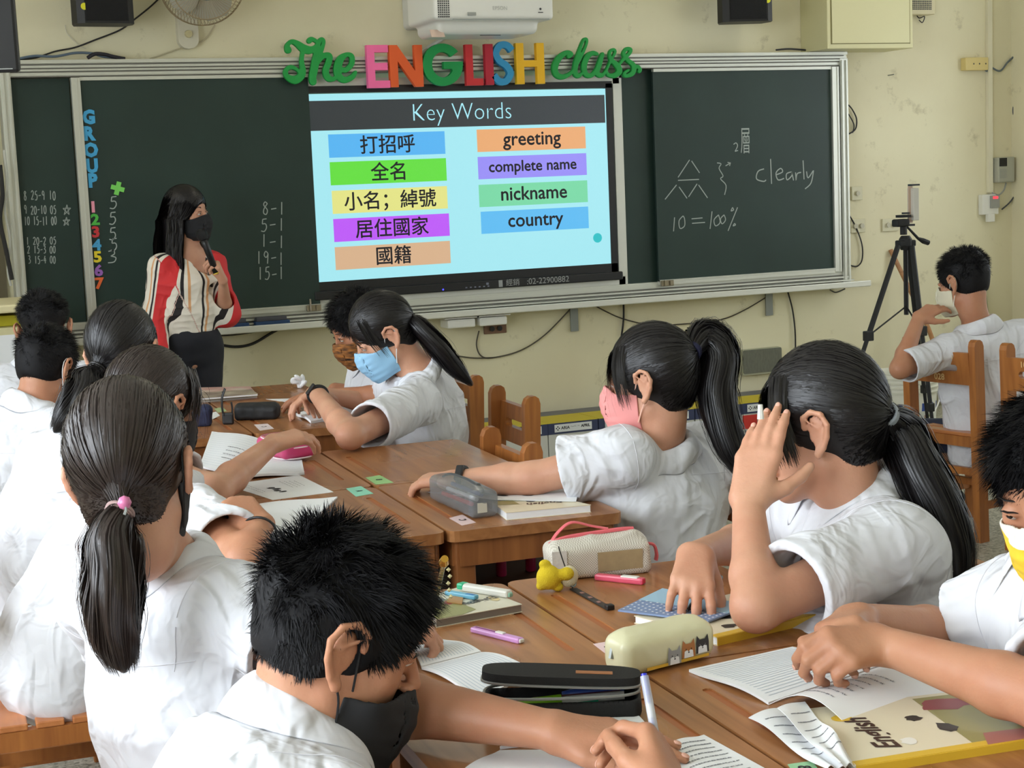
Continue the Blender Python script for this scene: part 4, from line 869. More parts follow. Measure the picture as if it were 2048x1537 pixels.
for g in GR:
    for s in (-1, 1):
        for k in (0, 1):
            src = dA if s > 0 else dB
            if used[s]: src = dup(src)
            used[s] = 1; x, y = gp(g, s*.2025, .302 if k else -.302); src.location = (x, y, 0); src.rotation_euler = (0, 0, ANG)
            tag(src, 'brown wooden school desk, %s-hand %s one of the %s group of four' % ('right' if s > 0 else 'left', 'far' if k else 'near', GC[g]), 'desk', 'school desks'); DESKS[(g, s, k)] = src

# ================================================================== school chairs (origin on the floor under the seat, sitter looks along +y)
def make_chair():
    t = empty('school_chair')
    for sx in (-1, 1):
        p = MB(); prof = [(-.026, 0), (.026, 0), (.026, .765), (.020, .782), (.008, .79), (-.008, .79), (-.020, .782), (-.026, .765)]
        p.prism(prof, -.016, .016, F=lambda x, y, z: (sx*.165+z, -.175+x-.03*max(0, y-.42)/.37, y)); p.build('back_post', MT['chair'], t)
        MB().box((sx*.165, .165, .2), (.04, .04, .40), bev=.004).build('front_leg', MT['chair'], t)
        MB().box((sx*.165, 0, .385), (.026, .31, .04)).build('side_rail', MT['chair'], t)
        for z in (.14, .24): MB().box((sx*.165, 0, z), (.02, .31, .028)).build('stretcher', MT['chair'], t)
    for y in (-.165, .165): MB().box((0, y, .385), (.30, .024, .04)).build('cross_rail', MT['chair'], t)
    MB().box((0, .0, .19), (.30, .02, .028)).build('stretcher', MT['chair'], t); MB().box((0, -.17, .27), (.30, .02, .028)).build('stretcher', MT['chair'], t)
    for i in range(5): MB().box((0, -.145+i*.072, .412), (.355, .056, .014), bev=.003).build('seat_slat', MT['slat'], t)
    b = MB(); b.prism([(-.152, 0), (.152, 0), (.152, .125), (-.152, .125)], -.011, .011, F=lambda x, y, z: (x, -.195+z-.03*(y+.2)/.37, .615+y), holes=[rrect(-.095, .050, .095, .076, .0125, 3)[::-1]]); b.build('back_board', MT['chair'], t)
    return t
ch0 = make_chair(); chn = [0]
def place_chair(x, y, a, lab):
    t = ch0 if chn[0] == 0 else dup(ch0); chn[0] += 1; t.location = (x, y, 0); t.rotation_euler = (0, 0, a); tag(t, lab, 'chair', 'wooden school chairs'); return t
def seat(g, s, k, dx, lab, da=0):
    x, y = gp(g, s*(.2025+.2+dx), .302 if k else -.302); return place_chair(x, y, ANG+(pi/2 if s > 0 else -pi/2)+da, lab)
place_chair(-1.31, -3.15, ANG+pi/2, 'wooden chair with slotted back behind the girl in the blue mask'); place_chair(-1.24, -2.50, ANG+pi/2, 'wooden chair of the student half hidden behind the blue-mask girl')
place_chair(-1.68, -4.00, ANG+pi/2, 'empty wooden chair pushed right up to the far right middle desk')
seat('middle', 1, 0, .22, 'wooden chair under the girl with the high ponytail'); seat('near', 1, 1, .2, 'wooden chair under the girl holding her head'); seat('near', 1, 0, .2, 'wooden chair under the boy in the yellow mask')
for g in GR:
    for k in (0, 1): seat(g, -1, k, {'far': .34, 'middle': .42, 'near': .36}[g], 'wooden slatted chair at the %s left desk of the %s group' % ('far' if k else 'near', GC[g]))
a1 = math.atan2(-2.82+3.02, .60-.86)
cL = place_chair(1.05, -2.775, -1.36, 'wooden chair stamped 028 under the boy at the back'); cR = place_chair(1.13, -3.265, -1.36, 'wooden chair stamped 012 beside the boy at the back')
for c, s1, s2 in ((cL, '106玉山國中', '028'), (cR, '106玉山國中', '012')):
    T = MB(); yb = -.2065-.03*.3/.37; put_text(T, s1, (0, -.2365, .717), XW, unit((0, -.08, 1)), .030, off=.0008); put_text(T, s2, (.01, -.2305, .640), XW, unit((0, -.08, 1)), .034, off=.0008)
    T.build('stamped_lettering', mat('stamp_'+s2, srgb(214, 178, 120), .7), c)
# ================================================================== people
def skin_mat(name, rgb):
    m = mat(name, srgb(*rgb), .48, spec=.35, sss=.12, bump=.06, bscale=180); nt = m.node_tree; N = nt.nodes; L = nt.links; b = N['Principled BSDF']
    tc = N.new('ShaderNodeTexCoord'); nz = N.new('ShaderNodeTexNoise'); nz.inputs['Scale'].default_value = 14; nz.inputs['Detail'].default_value = 3; L.new(tc.outputs['Object'], nz.inputs[0])
    rp = N.new('ShaderNodeValToRGB'); c = srgb(*rgb); rp.color_ramp.elements[0].position = .3; rp.color_ramp.elements[0].color = (c[0]*.9, c[1]*.80, c[2]*.78, 1); rp.color_ramp.elements[1].position = .7; rp.color_ramp.elements[1].color = c
    L.new(nz.outputs[0], rp.inputs[0]); L.new(rp.outputs[0], b.inputs['Base Color']); return m
SK = [skin_mat('skin_tan', (184, 134, 104)), skin_mat('skin_light', (200, 152, 124)), skin_mat('skin_warm', (174, 122, 92))]
LIPM = mat('lip_skin', srgb(176, 104, 92), .45)
MT['hair'] = mat('black_hair', srgb(22, 19, 20), .40, spec=.45)
MT['hairm'] = mat('matt_black_hair', srgb(17, 16, 18), .6, spec=.2)
MT['hairb'] = mat('dark_brown_hair', srgb(44, 34, 30), .38, spec=.5)
def cloth_mat(name, rgb):
    m = mat(name, srgb(*rgb), .9, spec=.2); nt = m.node_tree; N = nt.nodes; L = nt.links; b = N['Principled BSDF']; tc = N.new('ShaderNodeTexCoord'); prev = None
    for sc_, st, ds, k in ((5.0, .50, .028, 1), (10.0, .28, .014, 2)):
        mp = N.new('ShaderNodeMapping'); mp.inputs['Scale'].default_value = (1.2, 1.0, .62) if k == 1 else (1, 1, 1); mp.inputs['Rotation'].default_value = (.5*k, .35, .4*k); L.new(tc.outputs['Object'], mp.inputs[0])
        nz = N.new('ShaderNodeTexNoise'); nz.inputs['Scale'].default_value = sc_; nz.inputs['Detail'].default_value = 2.5; nz.inputs['Distortion'].default_value = 1.1; L.new(mp.outputs[0], nz.inputs[0])
        a = N.new('ShaderNodeMath'); a.operation = 'SUBTRACT'; a.inputs[1].default_value = .5; L.new(nz.outputs[0], a.inputs[0]); c = N.new('ShaderNodeMath'); c.operation = 'ABSOLUTE'; L.new(a.outputs[0], c.inputs[0])
        d = N.new('ShaderNodeMapRange'); d.inputs[1].default_value = 0; d.inputs[2].default_value = .12; d.inputs[3].default_value = 1; d.inputs[4].default_value = 0; d.interpolation_type = 'SMOOTHSTEP'; L.new(c.outputs[0], d.inputs[0])
        bp_ = N.new('ShaderNodeBump'); bp_.inputs['Strength'].default_value = st; bp_.inputs['Distance'].default_value = ds*.45; L.new(d.outputs[0], bp_.inputs['Height'])
        if prev: L.new(prev.outputs[0], bp_.inputs['Normal'])
        prev = bp_
    L.new(prev.outputs[0], b.inputs['Normal']); return m
MT['shirt'] = cloth_mat('white_school_shirt', (217, 218, 223))
MT['navy'] = mat('navy_shorts', srgb(32, 38, 62), .85)
MT['sock'] = mat('white_socks', srgb(220, 220, 220), .9)
MT['shoe'] = mat('dark_shoes', srgb(40, 42, 46), .6)
MT['shoe2'] = mat('shoe_sole', srgb(210, 210, 206), .6)
MT['eye'] = mat('eyeball', srgb(226, 220, 214), .25); MT['iris'] = mat('dark_iris', srgb(24, 15, 12), .2)
def frame(f, u):
    f = unit(f); u = np.array(u, float); u = unit(u-f*(u@f)); r = np.cross(f, u); return np.stack([r, f, u], 1)
def head_prims(vx, R, c, s, ears=True, es=1.0):
    T = lambda p: c+s*(R@np.array(p, float)); E = lambda p, r, k=.012, op='u', Q=None: vx.ell(T(p), np.array(r)*s, R if Q is None else R@Q, k*s, op); C = lambda p, q, a, b, k=.01, op='u': vx.cone(T(p), T(q), a*s, b*s, k*s, op)
    E((0, -.014, .035), (.072, .092, .084)); E((0, .028, .028), (.062, .058, .066), .02); E((0, .028, -.030), (.056, .058, .070), .02)
    for x in (-1, 1): C((x*.046, -.002, -.060), (x*.012, .068, -.098), .017, .014, .03); E((x*.040, .056, -.016), (.020, .016, .018), .022)
    C((0, .030, -.080), (0, .078, -.098), .02, .013, .03)
    for x in (-1, 1): E((x*.031, .100, .012), (.019, .016, .0125), .014, 's')
    for x in (-1, 1): E((x*.031, .0775, .013), (.0160, .0120, .0098), .006)
    C((0, .086, .018), (0, .105, -.020), .0055, .0095, .010)
    for x in (-1, 1): E((x*.0105, .096, -.027), (.0075, .009, .0065), .006)
    E((0, .0915, -.055), (.022, .0075, .0048), .005); E((0, .0895, -.0655), (.019, .0078, .006), .005)
    if ears:
        for x in (-1, 1):
            T0 = T; T = lambda p, x=x: c+s*(R@(np.array([x*.079, -.004, -.001])+(np.array(p, float)-[x*.074, -.004, .004])*es))
            P = [(x*.073, .012, .012), (x*.080, .010, .028), (x*.086, -.004, .036), (x*.091, -.019, .030), (x*.092, -.026, .014), (x*.088, -.022, -.004), (x*.082, -.013, -.020), (x*.077, -.003, -.030)]
            for a, b in zip(P[:-1], P[1:]): C(a, b, .0048, .0048, .003)
            E((x*.0785, -.004, -.026), (.005, .007, .009), .006); Q = rotz(x*.32); E((x*.079, -.008, .006), (.0045, .017, .028), .006, 'u', Q)
            C((x*.083, .004, .022), (x*.085, -.012, .010), .0028, .0028, .003); E((x*.086, -.002, -.002), (.007, .0085, .011), .004, 's'); T = T0
    C((0, -.030, -.045), (0, -.018, -.105), .056, .052, .02)
    return T
_mc = {}
def local_grid(key, fn, lo, hi, h):
    if key not in _mc:
        vx = Vox(lo, hi, h); fn(vx); V, F = vx.mesh(); _mc[key] = (relax(V, F, 2), F)
    return _mc[key]
def mask_fn(vx):
    R = np.eye(3); z = np.zeros(3)
    X = (vx.lo[0]+vx.h*np.arange(vx.n[0]))[:, None, None]; Y = (vx.lo[1]+vx.h*np.arange(vx.n[1]))[None, :, None]; Z = (vx.lo[2]+vx.h*np.arange(vx.n[2]))[None, None, :]
    head_prims(vx, R, z, 1.0, False); vx.ell((0, .062, -.048), (.046, .056, .060), None, .03); vx.cone((0, .092, -.012), (0, .100, -.045), .012, .016, .02); vx.cone((0, .1, -.04), (0, .085, -.095), .014, .016, .02)
    D = vx.D-.0038-.0007*np.sin((Z+.02)*300)*np.clip((.06-np.abs(X))/.02, 0, 1)
    top = Z-(.008-.28*np.abs(X)-1.2*np.maximum(.1-Y, 0)*.12); reg = np.maximum(np.maximum(top, -.118-Z), .018-Y)
    vx.D = np.maximum(np.maximum(D, -(D+.0040)), reg).astype(np.float32)
def cap_fn(kind):
    def fn(vx):
        t = {'short': .012, 'pony': .012, 'long': .014}[kind]
        vx.ell((0, -.014, .040), (.072+t, .092+t, .092+t)); vx.ell((0, -.040, -.012), (.062, .062, .062), None, .02)
        if kind == 'pony': vx.ell((0, -.050, -.045), (.054, .046, .052), None, .02)
        if kind == 'long': vx.cone((0, -.05, -.02), (0, -.065, -.16), .07, .06, .03)
        # face, ear and nape openings
        vx.ell((0, .135, -.048), (.105, .092, .122 if kind != 'short' else .124), None, .01, 's')
        for x in (-1, 1):
            if kind == 'short': vx.ell((x*.090, .002, -.026), (.030, .028, .048), None, .010, 's'); vx.ell((x*.085, .056, -.062), (.05, .05, .06), None, .012, 's')
            elif kind == 'pony': vx.ell((x*.094, .008, -.018), (.028, .030, .050), None, .008, 's'); vx.ell((x*.085, .055, -.080), (.05, .066, .062), None, .012, 's')
        if kind != 'long': vx.plane((0, -.02, -.058 if kind == 'short' else -.074), (0, -.25 if kind == 'short' else -.1, -1), vx.lo, vx.lo+vx.h*vx.n, .006)
    return fn
def strands(roots, paths, w0, nrm, name, mat_, parent, M, taper=True, rngs=None):
    """paths (N,S,3) local; flat ribbons facing nrm (N,S,3)"""
    N, S, _ = paths.shape; T = np.gradient(paths, axis=1); side = np.cross(T, nrm); side += rngs.normal(0, .15, side.shape)*np.linalg.norm(side, axis=2, keepdims=True); side /= np.linalg.norm(side, axis=2, keepdims=True)+1e-9
    w = np.interp(np.linspace(0, 1, S), [0, .15, .6, 1], [.7, 1, .85, .12 if taper else .5])*w0*.5; w = w[None, :, None]*rngs.uniform(.6, 1.3, (N, 1, 1))
    V = np.stack([paths-side*w, paths+side*w], 2).reshape(-1, 3); b = (np.arange(N)[:, None]*S+np.arange(S-1)[None, :]).ravel()*2
    F = np.stack([b, b+2, b+3, b+1], 1)
    me = np_mesh(name, V@np.array(M[0]).T+M[1], F, mat_); return tag(link(name, me, None, parent, True), kind='stuff')
def surf_pts(V, F, n, r):
    c = V[F].mean(1); i = r.integers(0, len(c), n); a = V[F[i, 0]]; b = V[F[i, 2]]; t = r.random((n, 1)); return a*t+b*(1-t), c
CE, CRr = np.array([0, -.014, .040]), np.array([.084, .104, .104])
def ell_n(P): n = (P-CE)/CRr**2; return n/(np.linalg.norm(n, axis=1, keepdims=True)+1e-9)
def hair(root, H, kind, r, mt, n=3500, tie=(0, -.115, .02), guide=None, gr=.03, gn=1400, fringe=0, locks=0, spike=1.0, flat=.0, core=True, wisps=0, shave=False, part=0, tieh=None, tail_end=.25):
    R, c, s = H; M = (R*s, c); V, F = local_grid(('cap', kind), cap_fn(kind), (-.12, -.16, -.20), (.12, .13, .16), .004)
    V = V.copy()
    if shave:   # cropped sides and back: the cap only covers the crown
        low = np.clip((.055-V[:, 2])/.05, 0, 1)[:, None]*(V[:, 1:2] < .05); V = V-ell_n(V)*low*.010
    cap = link('hair', np_mesh('hair', V@(R*s).T+c, F, mt), None, root, True)
    P, _ = surf_pts(V, F, n, r); nr = ell_n(P); keep = ((P-CE)/CRr)**2; ok = keep.sum(1) > .66
    if kind == 'short': ok &= ~((np.abs(P[:, 0]) > .055) & (P[:, 2] < .034) & (P[:, 1] > -.030) & (P[:, 1] < .030) & (P[:, 2] > -.06))
    P = P[ok]; nr = ell_n(P); n = len(P); S = 6
    t = np.linspace(0, 1, S)[None, :, None]
    if kind == 'short':
        top = np.clip((P[:, 2]+.02)/.10, 0, 1)[:, None]; L = (.010+.026*top**1.3)*spike*r.uniform(.6, 1.25, (n, 1))
        L *= 1-.45*np.clip((P[:, 1:2]-.05)/.03, 0, 1)*np.clip((.10-P[:, 2:3])/.03, 0, 1)
        if shave: L *= np.clip((P[:, 2:3]-.0)/.06, .12, 1)
        cl = np.stack([vnoise(P*55+q) for q in (1.3, 9.1, 17.7)], 1)
        flow = np.stack([P[:, 0]*2, .70-.4*(P[:, 1] < -.04), -.75+.75*top[:, 0]], 1); d = nr*(.62*top+.08)+flow*.75+cl*.55+r.normal(0, .12, (n, 3)); d /= np.linalg.norm(d, axis=1, keepdims=True)
        g = np.array([0, .1, -.35]); paths = P[:, None]-nr[:, None]*.004+d[:, None]*L[:, None]*t+g*L[:, None]*t*t*.8
        strands(P, paths, .0015, np.repeat(nr[:, None]+.01, S, 1), 'hair_strands', mt, cap, M, True, r)
    elif kind == 'pony':
        q = np.array(tie, float); S = 9; t = np.linspace(0, 1, S)[None, :, None]; a = (P-CE)/CRr; ql = (q-CE)/CRr; qd = ql/np.linalg.norm(ql); a = a/np.linalg.norm(a, axis=1, keepdims=True)
        om = np.arccos(np.clip(a@qd, -1, 1))[:, None, None]; sl = (np.sin((1-t)*om)*a[:, None]+np.sin(t*om)*qd)/np.maximum(np.sin(om), 1e-3)
        cl = vnoise(np.c_[a*7+3])[:, None, None]; off = 1.008+.016*r.random((n, 1, 1))+.010*np.sin(t*pi)+.012*cl*np.sin(t*pi)+(r.random((n, 1, 1)) < .03)*.03*np.sin(t*pi); paths = CE+CRr*sl*off; on = CE+CRr*a; paths = paths+((P-on)*np.clip(np.linalg.norm((P-CE)/CRr, axis=1, keepdims=True)-1, -.05, .6).__gt__(-.2))[:, None]*(1-t)**2; near = (np.abs(paths[..., 0]) > .055) & (np.abs(paths[..., 1]+.004) < .034) & (paths[..., 2] < .040) & (paths[..., 2] > -.055); paths = np.where(near[..., None], CE+(paths-CE)*np.array([.86, 1, 1]), paths); paths[:, -1] = q+r.normal(0, .004, (n, 3))
        strands(P, paths, .0022, ell_n(paths.reshape(-1, 3)).reshape(n, S, 3), 'hair_strands', mt, cap, M, False, r)
    elif kind == 'long':
        S = 14; t = np.linspace(0, 1, S)[None, :, None]; P = P[P[:, 2] > -.01]; n = len(P); sx = np.sign(P[:, 0]-.01); sx[sx == 0] = 1
        front = np.clip((P[:, 1]+.02)/.06, 0, 1)
        B = np.stack([sx*(.082+.008*r.random(n)), np.minimum(P[:, 1]*.8-.02, .030)-.015*r.random(n), np.full(n, -.02)], 1)
        back = P[:, 1] < -.03; B[back, 0] = P[back, 0]*1.1; B[back, 1] = -.105-.01*r.random(back.sum())
        Ln = r.uniform(.26, .36, n); Cc = B+np.stack([sx*.012*(~back), -.01-.02*back, -Ln], 1)
        u = np.clip(t*2.6, 0, 1); v = np.clip((t-.385)/.615, 0, 1); arc = P[:, None]*(1-u)+B[:, None]*u+ell_n(P)[:, None]*.030*np.sin(u*pi)*.25
        paths = arc*(v == 0)+(B[:, None]*(1-v)+Cc[:, None]*v+np.stack([.006*np.sin(v[..., 0]*9+P[:, :1]*60), .004*np.cos(v[..., 0]*7)+P[:, :1]*0, 0*v[..., 0]+P[:, :1]*0], 2))*(v > 0)
        nm = np.stack([sx*(~back)*1.0, -.3-1.0*back, .15+0*sx], 1)[:, None]+0*paths
        strands(P, paths, .0042, nm, 'hair_strands', mt, cap, M, True, r)
    if fringe:
        m = fringe; x = r.uniform(-.062, .062, m); p0 = np.stack([x*.7, np.full(m, .045), .112-.25*np.abs(x)], 1); e = np.stack([x*1.12+r.normal(0, .004, m), .098-.35*np.abs(x)+r.normal(0, .003, m), r.uniform(-.004, .034, m)-.35*np.abs(x)], 1)
        t = np.linspace(0, 1, 7)[None, :, None]; mid = (p0+e)/2+np.array([0, .030, .022]); paths = (1-t)**2*p0[:, None]+2*t*(1-t)*mid[:, None]+t*t*e[:, None]
        strands(p0, paths, .0030, np.tile(np.array([0, 1, .3]), (m, 7, 1)), 'fringe', mt, cap, M, True, r)
    if locks:
        m = locks; sg = r.choice([-1, 1], m); k_ = r.random(m); p0 = np.stack([sg*(.052+.02*r.random(m)), .058-.03*k_, .082+.02*r.random(m)], 1); e = np.stack([sg*(.074+.010*r.random(m)), .060-.030*k_+r.normal(0, .003, m), r.uniform(-.055, .0, m)], 1)
        t = np.linspace(0, 1, 8)[None, :, None]; mid = (p0+e)/2+np.stack([sg*.020, np.full(m, .014), np.full(m, .012)], 1); paths = (1-t)**2*p0[:, None]+2*t*(1-t)*mid[:, None]+t*t*e[:, None]
        strands(p0, paths, .0028, np.tile(np.array([1., .3, 0]), (m, 8, 1))*sg[:, None, None], 'side_locks', mt, cap, M, True, r)
    if wisps:
        m = wisps; sg = r.choice([-1, 1], m); p0 = np.stack([sg*r.uniform(.03, .07, m), r.uniform(.035, .07, m), r.uniform(.03, .09, m)], 1); e = p0+np.stack([sg*r.uniform(0, .025, m), r.uniform(.01, .05, m), -r.uniform(.05, .13, m)], 1)
        t = np.linspace(0, 1, 9)[None, :, None]; mid = (p0+e)/2+np.stack([sg*.015, np.full(m, .03), np.full(m, .02)], 1); paths = (1-t)**2*p0[:, None]+2*t*(1-t)*mid[:, None]+t*t*e[:, None]
        strands(p0, paths, .0011, np.tile(np.array([0, 1, .3]), (m, 9, 1)), 'loose_wisps', mt, cap, M, True, r)
    if guide is not None:
        G = np.array(spline(guide, 8)); K = len(G); seg = np.linalg.norm(np.diff(G, axis=0), axis=1); cum = np.r_[0, np.cumsum(seg)]/seg.sum()
        S = 18; tt = np.linspace(0, 1, S); prof = lambda u: gr*np.interp(u, [0, .04, .20, .5, .8, 1], [.34, .50, .92, 1.0, .85, tail_end])
        T = np.gradient(G, axis=0); T /= np.linalg.norm(T, axis=1, keepdims=True); up = np.cross(T, np.array([.3, .9, .1])); up /= np.linalg.norm(up, axis=1, keepdims=True); bi = np.cross(T, up)
        ph = r.uniform(0, 2*pi, gn); rad = np.sqrt(r.random(gn))*.50+.52+(r.random(gn) < .05)*.22; ln = r.uniform(.70, 1.0, gn)**.7; U = tt[None]*ln[:, None]
        gi = lambda A: np.stack([np.interp(U.ravel(), cum, A[:, z]).reshape(U.shape) for z in range(3)], 2)
        rr = prof(U)*rad[:, None]*(1+.13*np.sin(U*6+ph[:, None]*4)+.05*np.sin(U*19+ph[:, None]*9)); ca = (np.cos(ph)[:, None]*rr)[..., None]; sa = (np.sin(ph)[:, None]*rr)[..., None]; out = gi(up)*ca+gi(bi)*sa; paths = gi(G)+out
        mb = MB(); idx = np.linspace(0, K-1, 16).astype(int); mb.tube([G[i] for i in idx], [prof(cum[i])*.66*(1 if i < K-1 else .3) for i in idx], 14)
        tail = mb.build('ponytail', mt, root, smooth=True, world=True)
        strands(None, paths, .0024, out, 'ponytail_strands', mt, tail, (np.eye(3), np.zeros(3)), True, r)
        if tieh is not None:
            mb = MB(); a = G[0]; ax_ = unit(G[2]-G[0]); p = unit(np.cross(ax_, [0, 0, 1.0]) if abs(ax_[2]) < .9 else np.cross(ax_, [1.0, 0, 0])); q = np.cross(ax_, p)
            for o_ in (.0, .006, .011): mb.tube([a+ax_*o_+(p*cos(w)+q*sin(w))*gr*.46 for w in np.linspace(0, 2*pi, 20, endpoint=False)], .0036, 6, closed=True)
            mb.build('hair_tie', tieh, root, smooth=True, world=True)
    return cap
def hand_prims(vx, w, d, n, side, curl=(15, 20, 25, 30), bend=(1, 1.1, .7), spread=.0, thumb=None, tcurl=.3, s=1.0, k=.006):
    """w wrist, d finger direction, n back of the hand, side +1 right hand, -1 left"""
    d = unit(d); n = unit(n-np.array(d)*(np.array(n)@d)); th = np.cross(n, d)*side; w = np.array(w, float); tips = []
    L = [(.036, .023, .019), (.040, .026, .020), (.037, .024, .019), (.029, .018, .016)]; lat = (.027, .0085, -.0095, -.026); fwd = (.078, .082, .077, .068)
    for i in range(4):
        b = w+s*(d*fwd[i]+th*lat[i]); vx.cone(w+s*(d*.005+th*lat[i]*.55), b, .0155*s, .0105*s, .014*s)
        dd = unit(d+th*spread*(1.5-i)*.30); a = 0; p = b; rs = ((.0092, .0084), (.0084, .0076), (.0076, .0062)) if i < 3 else ((.0080, .0074), (.0074, .0066), (.0066, .0055))
        for j in range(3):
            a += radians(curl[i])*bend[j]; q = p+s*L[i][j]*(dd*cos(a)-n*sin(a)); vx.cone(p, q, rs[j][0]*s, rs[j][1]*s, (.007 if j == 0 else .003)*s); p = q
        tips.append((p, dd*cos(a)-n*sin(a), dd*sin(a)+n*cos(a)))
    td = unit(thumb[0]*d+thumb[1]*th-thumb[2]*n) if thumb is not None else unit(.62*d+.70*th-.25*n)
    b0 = w+s*(d*.012+th*.018-n*.006); b1 = b0+s*.040*td; t2 = unit(td+tcurl*(d-th*.5)); b2 = b1+s*.031*t2; t3 = unit(t2+tcurl*(d-th*.4)); b3 = b2+s*.024*t3
    vx.cone(b0, b1, .0165*s, .0125*s, .012*s); vx.cone(b1, b2, .0110*s, .0100*s, .004*s); vx.cone(b2, b3, .0100*s, .0075*s, .003*s)
    return th, tips
SEAMS = []
def person(label, head, nb, pv, SL, SR, EL, WL, ER, WR, hL, hR, hairk, skin=0, mask=None, hs=.97, bf=(1, 0, 0), h=.0042, sw=1.0, seed=1, sleeve=.62, legs=True, lean=None, shirt=True, wr_dir=(0, 0, 1), amp=.007, bw=1.0, eyes=True, brows=True, es=1.12, mdrop=0.0, ears=True, nails=False, collar=True, knees=None, sl_r=1.0, chest=None):
    rs = np.random.default_rng(seed); sk = SK[skin]; c, f, u = head; c = np.array(c, float); R = frame(f, u); nb, pv, SL, SR = [np.array(q, float) for q in (nb, pv, SL, SR)]
    root = empty('person', (pv[0], pv[1], 0), 0, label, 'person')
    bf = unit(bf); lat = unit(SR-SL); pl = unit(np.cross(bf, [0, 0, 1.0])); H = (R, c, hs)
    arms = [(SL, EL, WL, hL, -1), (SR, ER, WR, hR, 1)]
    if legs:
        K = [pv+pl*x*.10+bf*.40+np.array([0, 0, .0]) for x in (-1, 1)] if knees is None else [np.array(k) for k in knees]
        A = [np.array([k[0]+bf[0]*.02, k[1]+bf[1]*.02, .09]) for k in K]
    pts = [c-.14, c+.14, nb, SL-.08, SR-.08, SL+.08, SR+.08]+[np.array(q) for a in arms for q in a[1:3] if q is not None]
    for a in arms:
        if a[3] is not None: pts += [np.array(a[2])+.20*unit(a[3]['d'])+.03, np.array(a[2])+.20*unit(a[3]['d'])-.03]
    pts += [pv-.1, pv+.1]; P = np.array(pts)
    vx = Vox(P.min(0)-.07, P.max(0)+.07, h)
    head_prims(vx, R, c, hs, ears, es); chin = c+R@np.array([0, -.020, -.085])*hs
    vx.cone(chin, nb+[0, 0, .01], .050*hs, .056, .02); ch = chest if chest is not None else nb*.72+pv*.28-bf*.0; vx.loft([nb-[0, 0, .02], ch, pv*.55+nb*.45, pv], [.07, .12*bw, .10*bw, .10*bw], [.05, .08, .075, .08], [lat, lat, lat, pl], .04)
    tipinfo = {}
    for S_, E_, W_r, hd, sd in arms:
        vx.cone(nb-[0, 0, .035], S_, .045, .050, .03)
        if E_ is None: continue
        E_ = np.array(E_, float); Wv = np.array(W_r, float); vx.cone(S_, E_, .045*sw, .037*sw, .02); m = E_+(Wv-E_)*.28; vx.cone(E_, m, .036*sw, .038*sw, .02)
        if hd is not None:
            hd = dict(hd); d = unit(hd.pop('d')); n = np.array(hd.pop('n'), float); nn = unit(n-d*(n@d)); th = np.cross(nn, d)
            for x in (-1, 1): vx.cone(m, Wv+th*x*.0085, .034*sw, .0185*sw, .012)
            tipinfo[sd] = hand_prims(vx, Wv, d, n, sd, **hd)
        else: vx.cone(m, Wv, .037*sw, .026*sw, .012)
    V, F = vx.mesh(); V = relax(V, F, 1, .4)
    ml = (V-c)@R/hs; fc = ml[F].mean(1); lip = (np.abs(fc[:, 0]) < .022) & (fc[:, 1] > .088) & (fc[:, 1] < .11) & (fc[:, 2] < -.051) & (fc[:, 2] > -.072)
    body = link('body', np_mesh('body', V, F, [sk, LIPM], lip.astype(np.int32)), None, root, True)
    # eyes, brows
    T = lambda p: c+hs*(R@np.array(p, float))
    if eyes:
        for x in (-1, 1):
            e = MB().lathe([(0, -.0122), (.006, -.0106), (.0104, -.006), (.0122, 0), (.0104, .006), (.006, .0106), (0, .0122)], T((x*.031,   .0762, .0115)), 14, R=R@rotx(-pi/2)); ey = e.build('eye', MT['eye'], root, smooth=True, world=True)
            e = MB().lathe([(0, .0124), (.003, .0122), (.0055, .0112), (.0052, .0105)], T((x*.031, .0762, .0105)), 14, R=R@rotx(-pi/2+.12)); i_ = e.build('iris', MT['iris'], ey, smooth=True)
            i_.matrix_parent_inverse = ey.matrix_parent_inverse.copy() if False else Matrix.Identity(4)
            q = MB().tube([T((x*(.031+a), .0905-abs(a)*.35-max(0, a)*.15, .0165+.002-a*a*18)) for a in (-.014, -.008, 0, .008, .015)], [.0006, .0013, .0016, .0015, .0007], 5); q.build('eyelashes', MT['hair'], root, world=True)
    if brows:
        for x in (-1, 1): MB().tube([T((x*(.031+a), .0885-abs(a)*.38-max(0, a)*.35, .036+.002*(a > -.01)-a*a*14)) for a in (-.018, -.010, 0, .010, .019)], [.0014, .0026, .0028, .0022, .0009], 6, flat=.55).build('eyebrow', MT['hair'], root, world=True)
    # mask
    if mask is not None:
        mm, strap = mask; Vm, Fm = local_grid('mask', mask_fn, (-.085, .0, -.135), (.085, .135, .03), .0024)
        if isinstance(mm, (list, tuple)): mi = (Vm[Fm].mean(1)[:, 2] > -.018).astype(np.int32)
        else: mi = None
        Vm = Vm+np.array([0, -.004*(mdrop > 0), -mdrop]); mk = link('face_mask', np_mesh('face_mask', Vm@(R*hs).T+c, Fm, mm, mi), None, root, True)
        for x in (-1, 1):
            for pp in ([(.0635, .022, -.012), (.0725, .012, .010), (.0795, .006, .030), (.083, -.010, .034), (.084, -.022, .020)], [(.0590, .022, -.085), (.067, .010, -.060), (.0745, -.005, -.036), (.081, -.018, -.018), (.084, -.024, .0), (.084, -.022, .020)]):
                q = MB().tube([T((x*a, b, g)) for a, b, g in spline([(q_[0], q_[1], q_[2]-(mdrop if q_[1] > .015 else 0)) for q_ in pp], 4)], .0016, 5).build('ear_loop', strap, mk)
    if shirt: make_shirt(root, H, nb, pv, SL, SR, arms, lat, pl, bf, rs, seed, sleeve, amp, bw, collar, h, sl_r, ch, wr_dir)
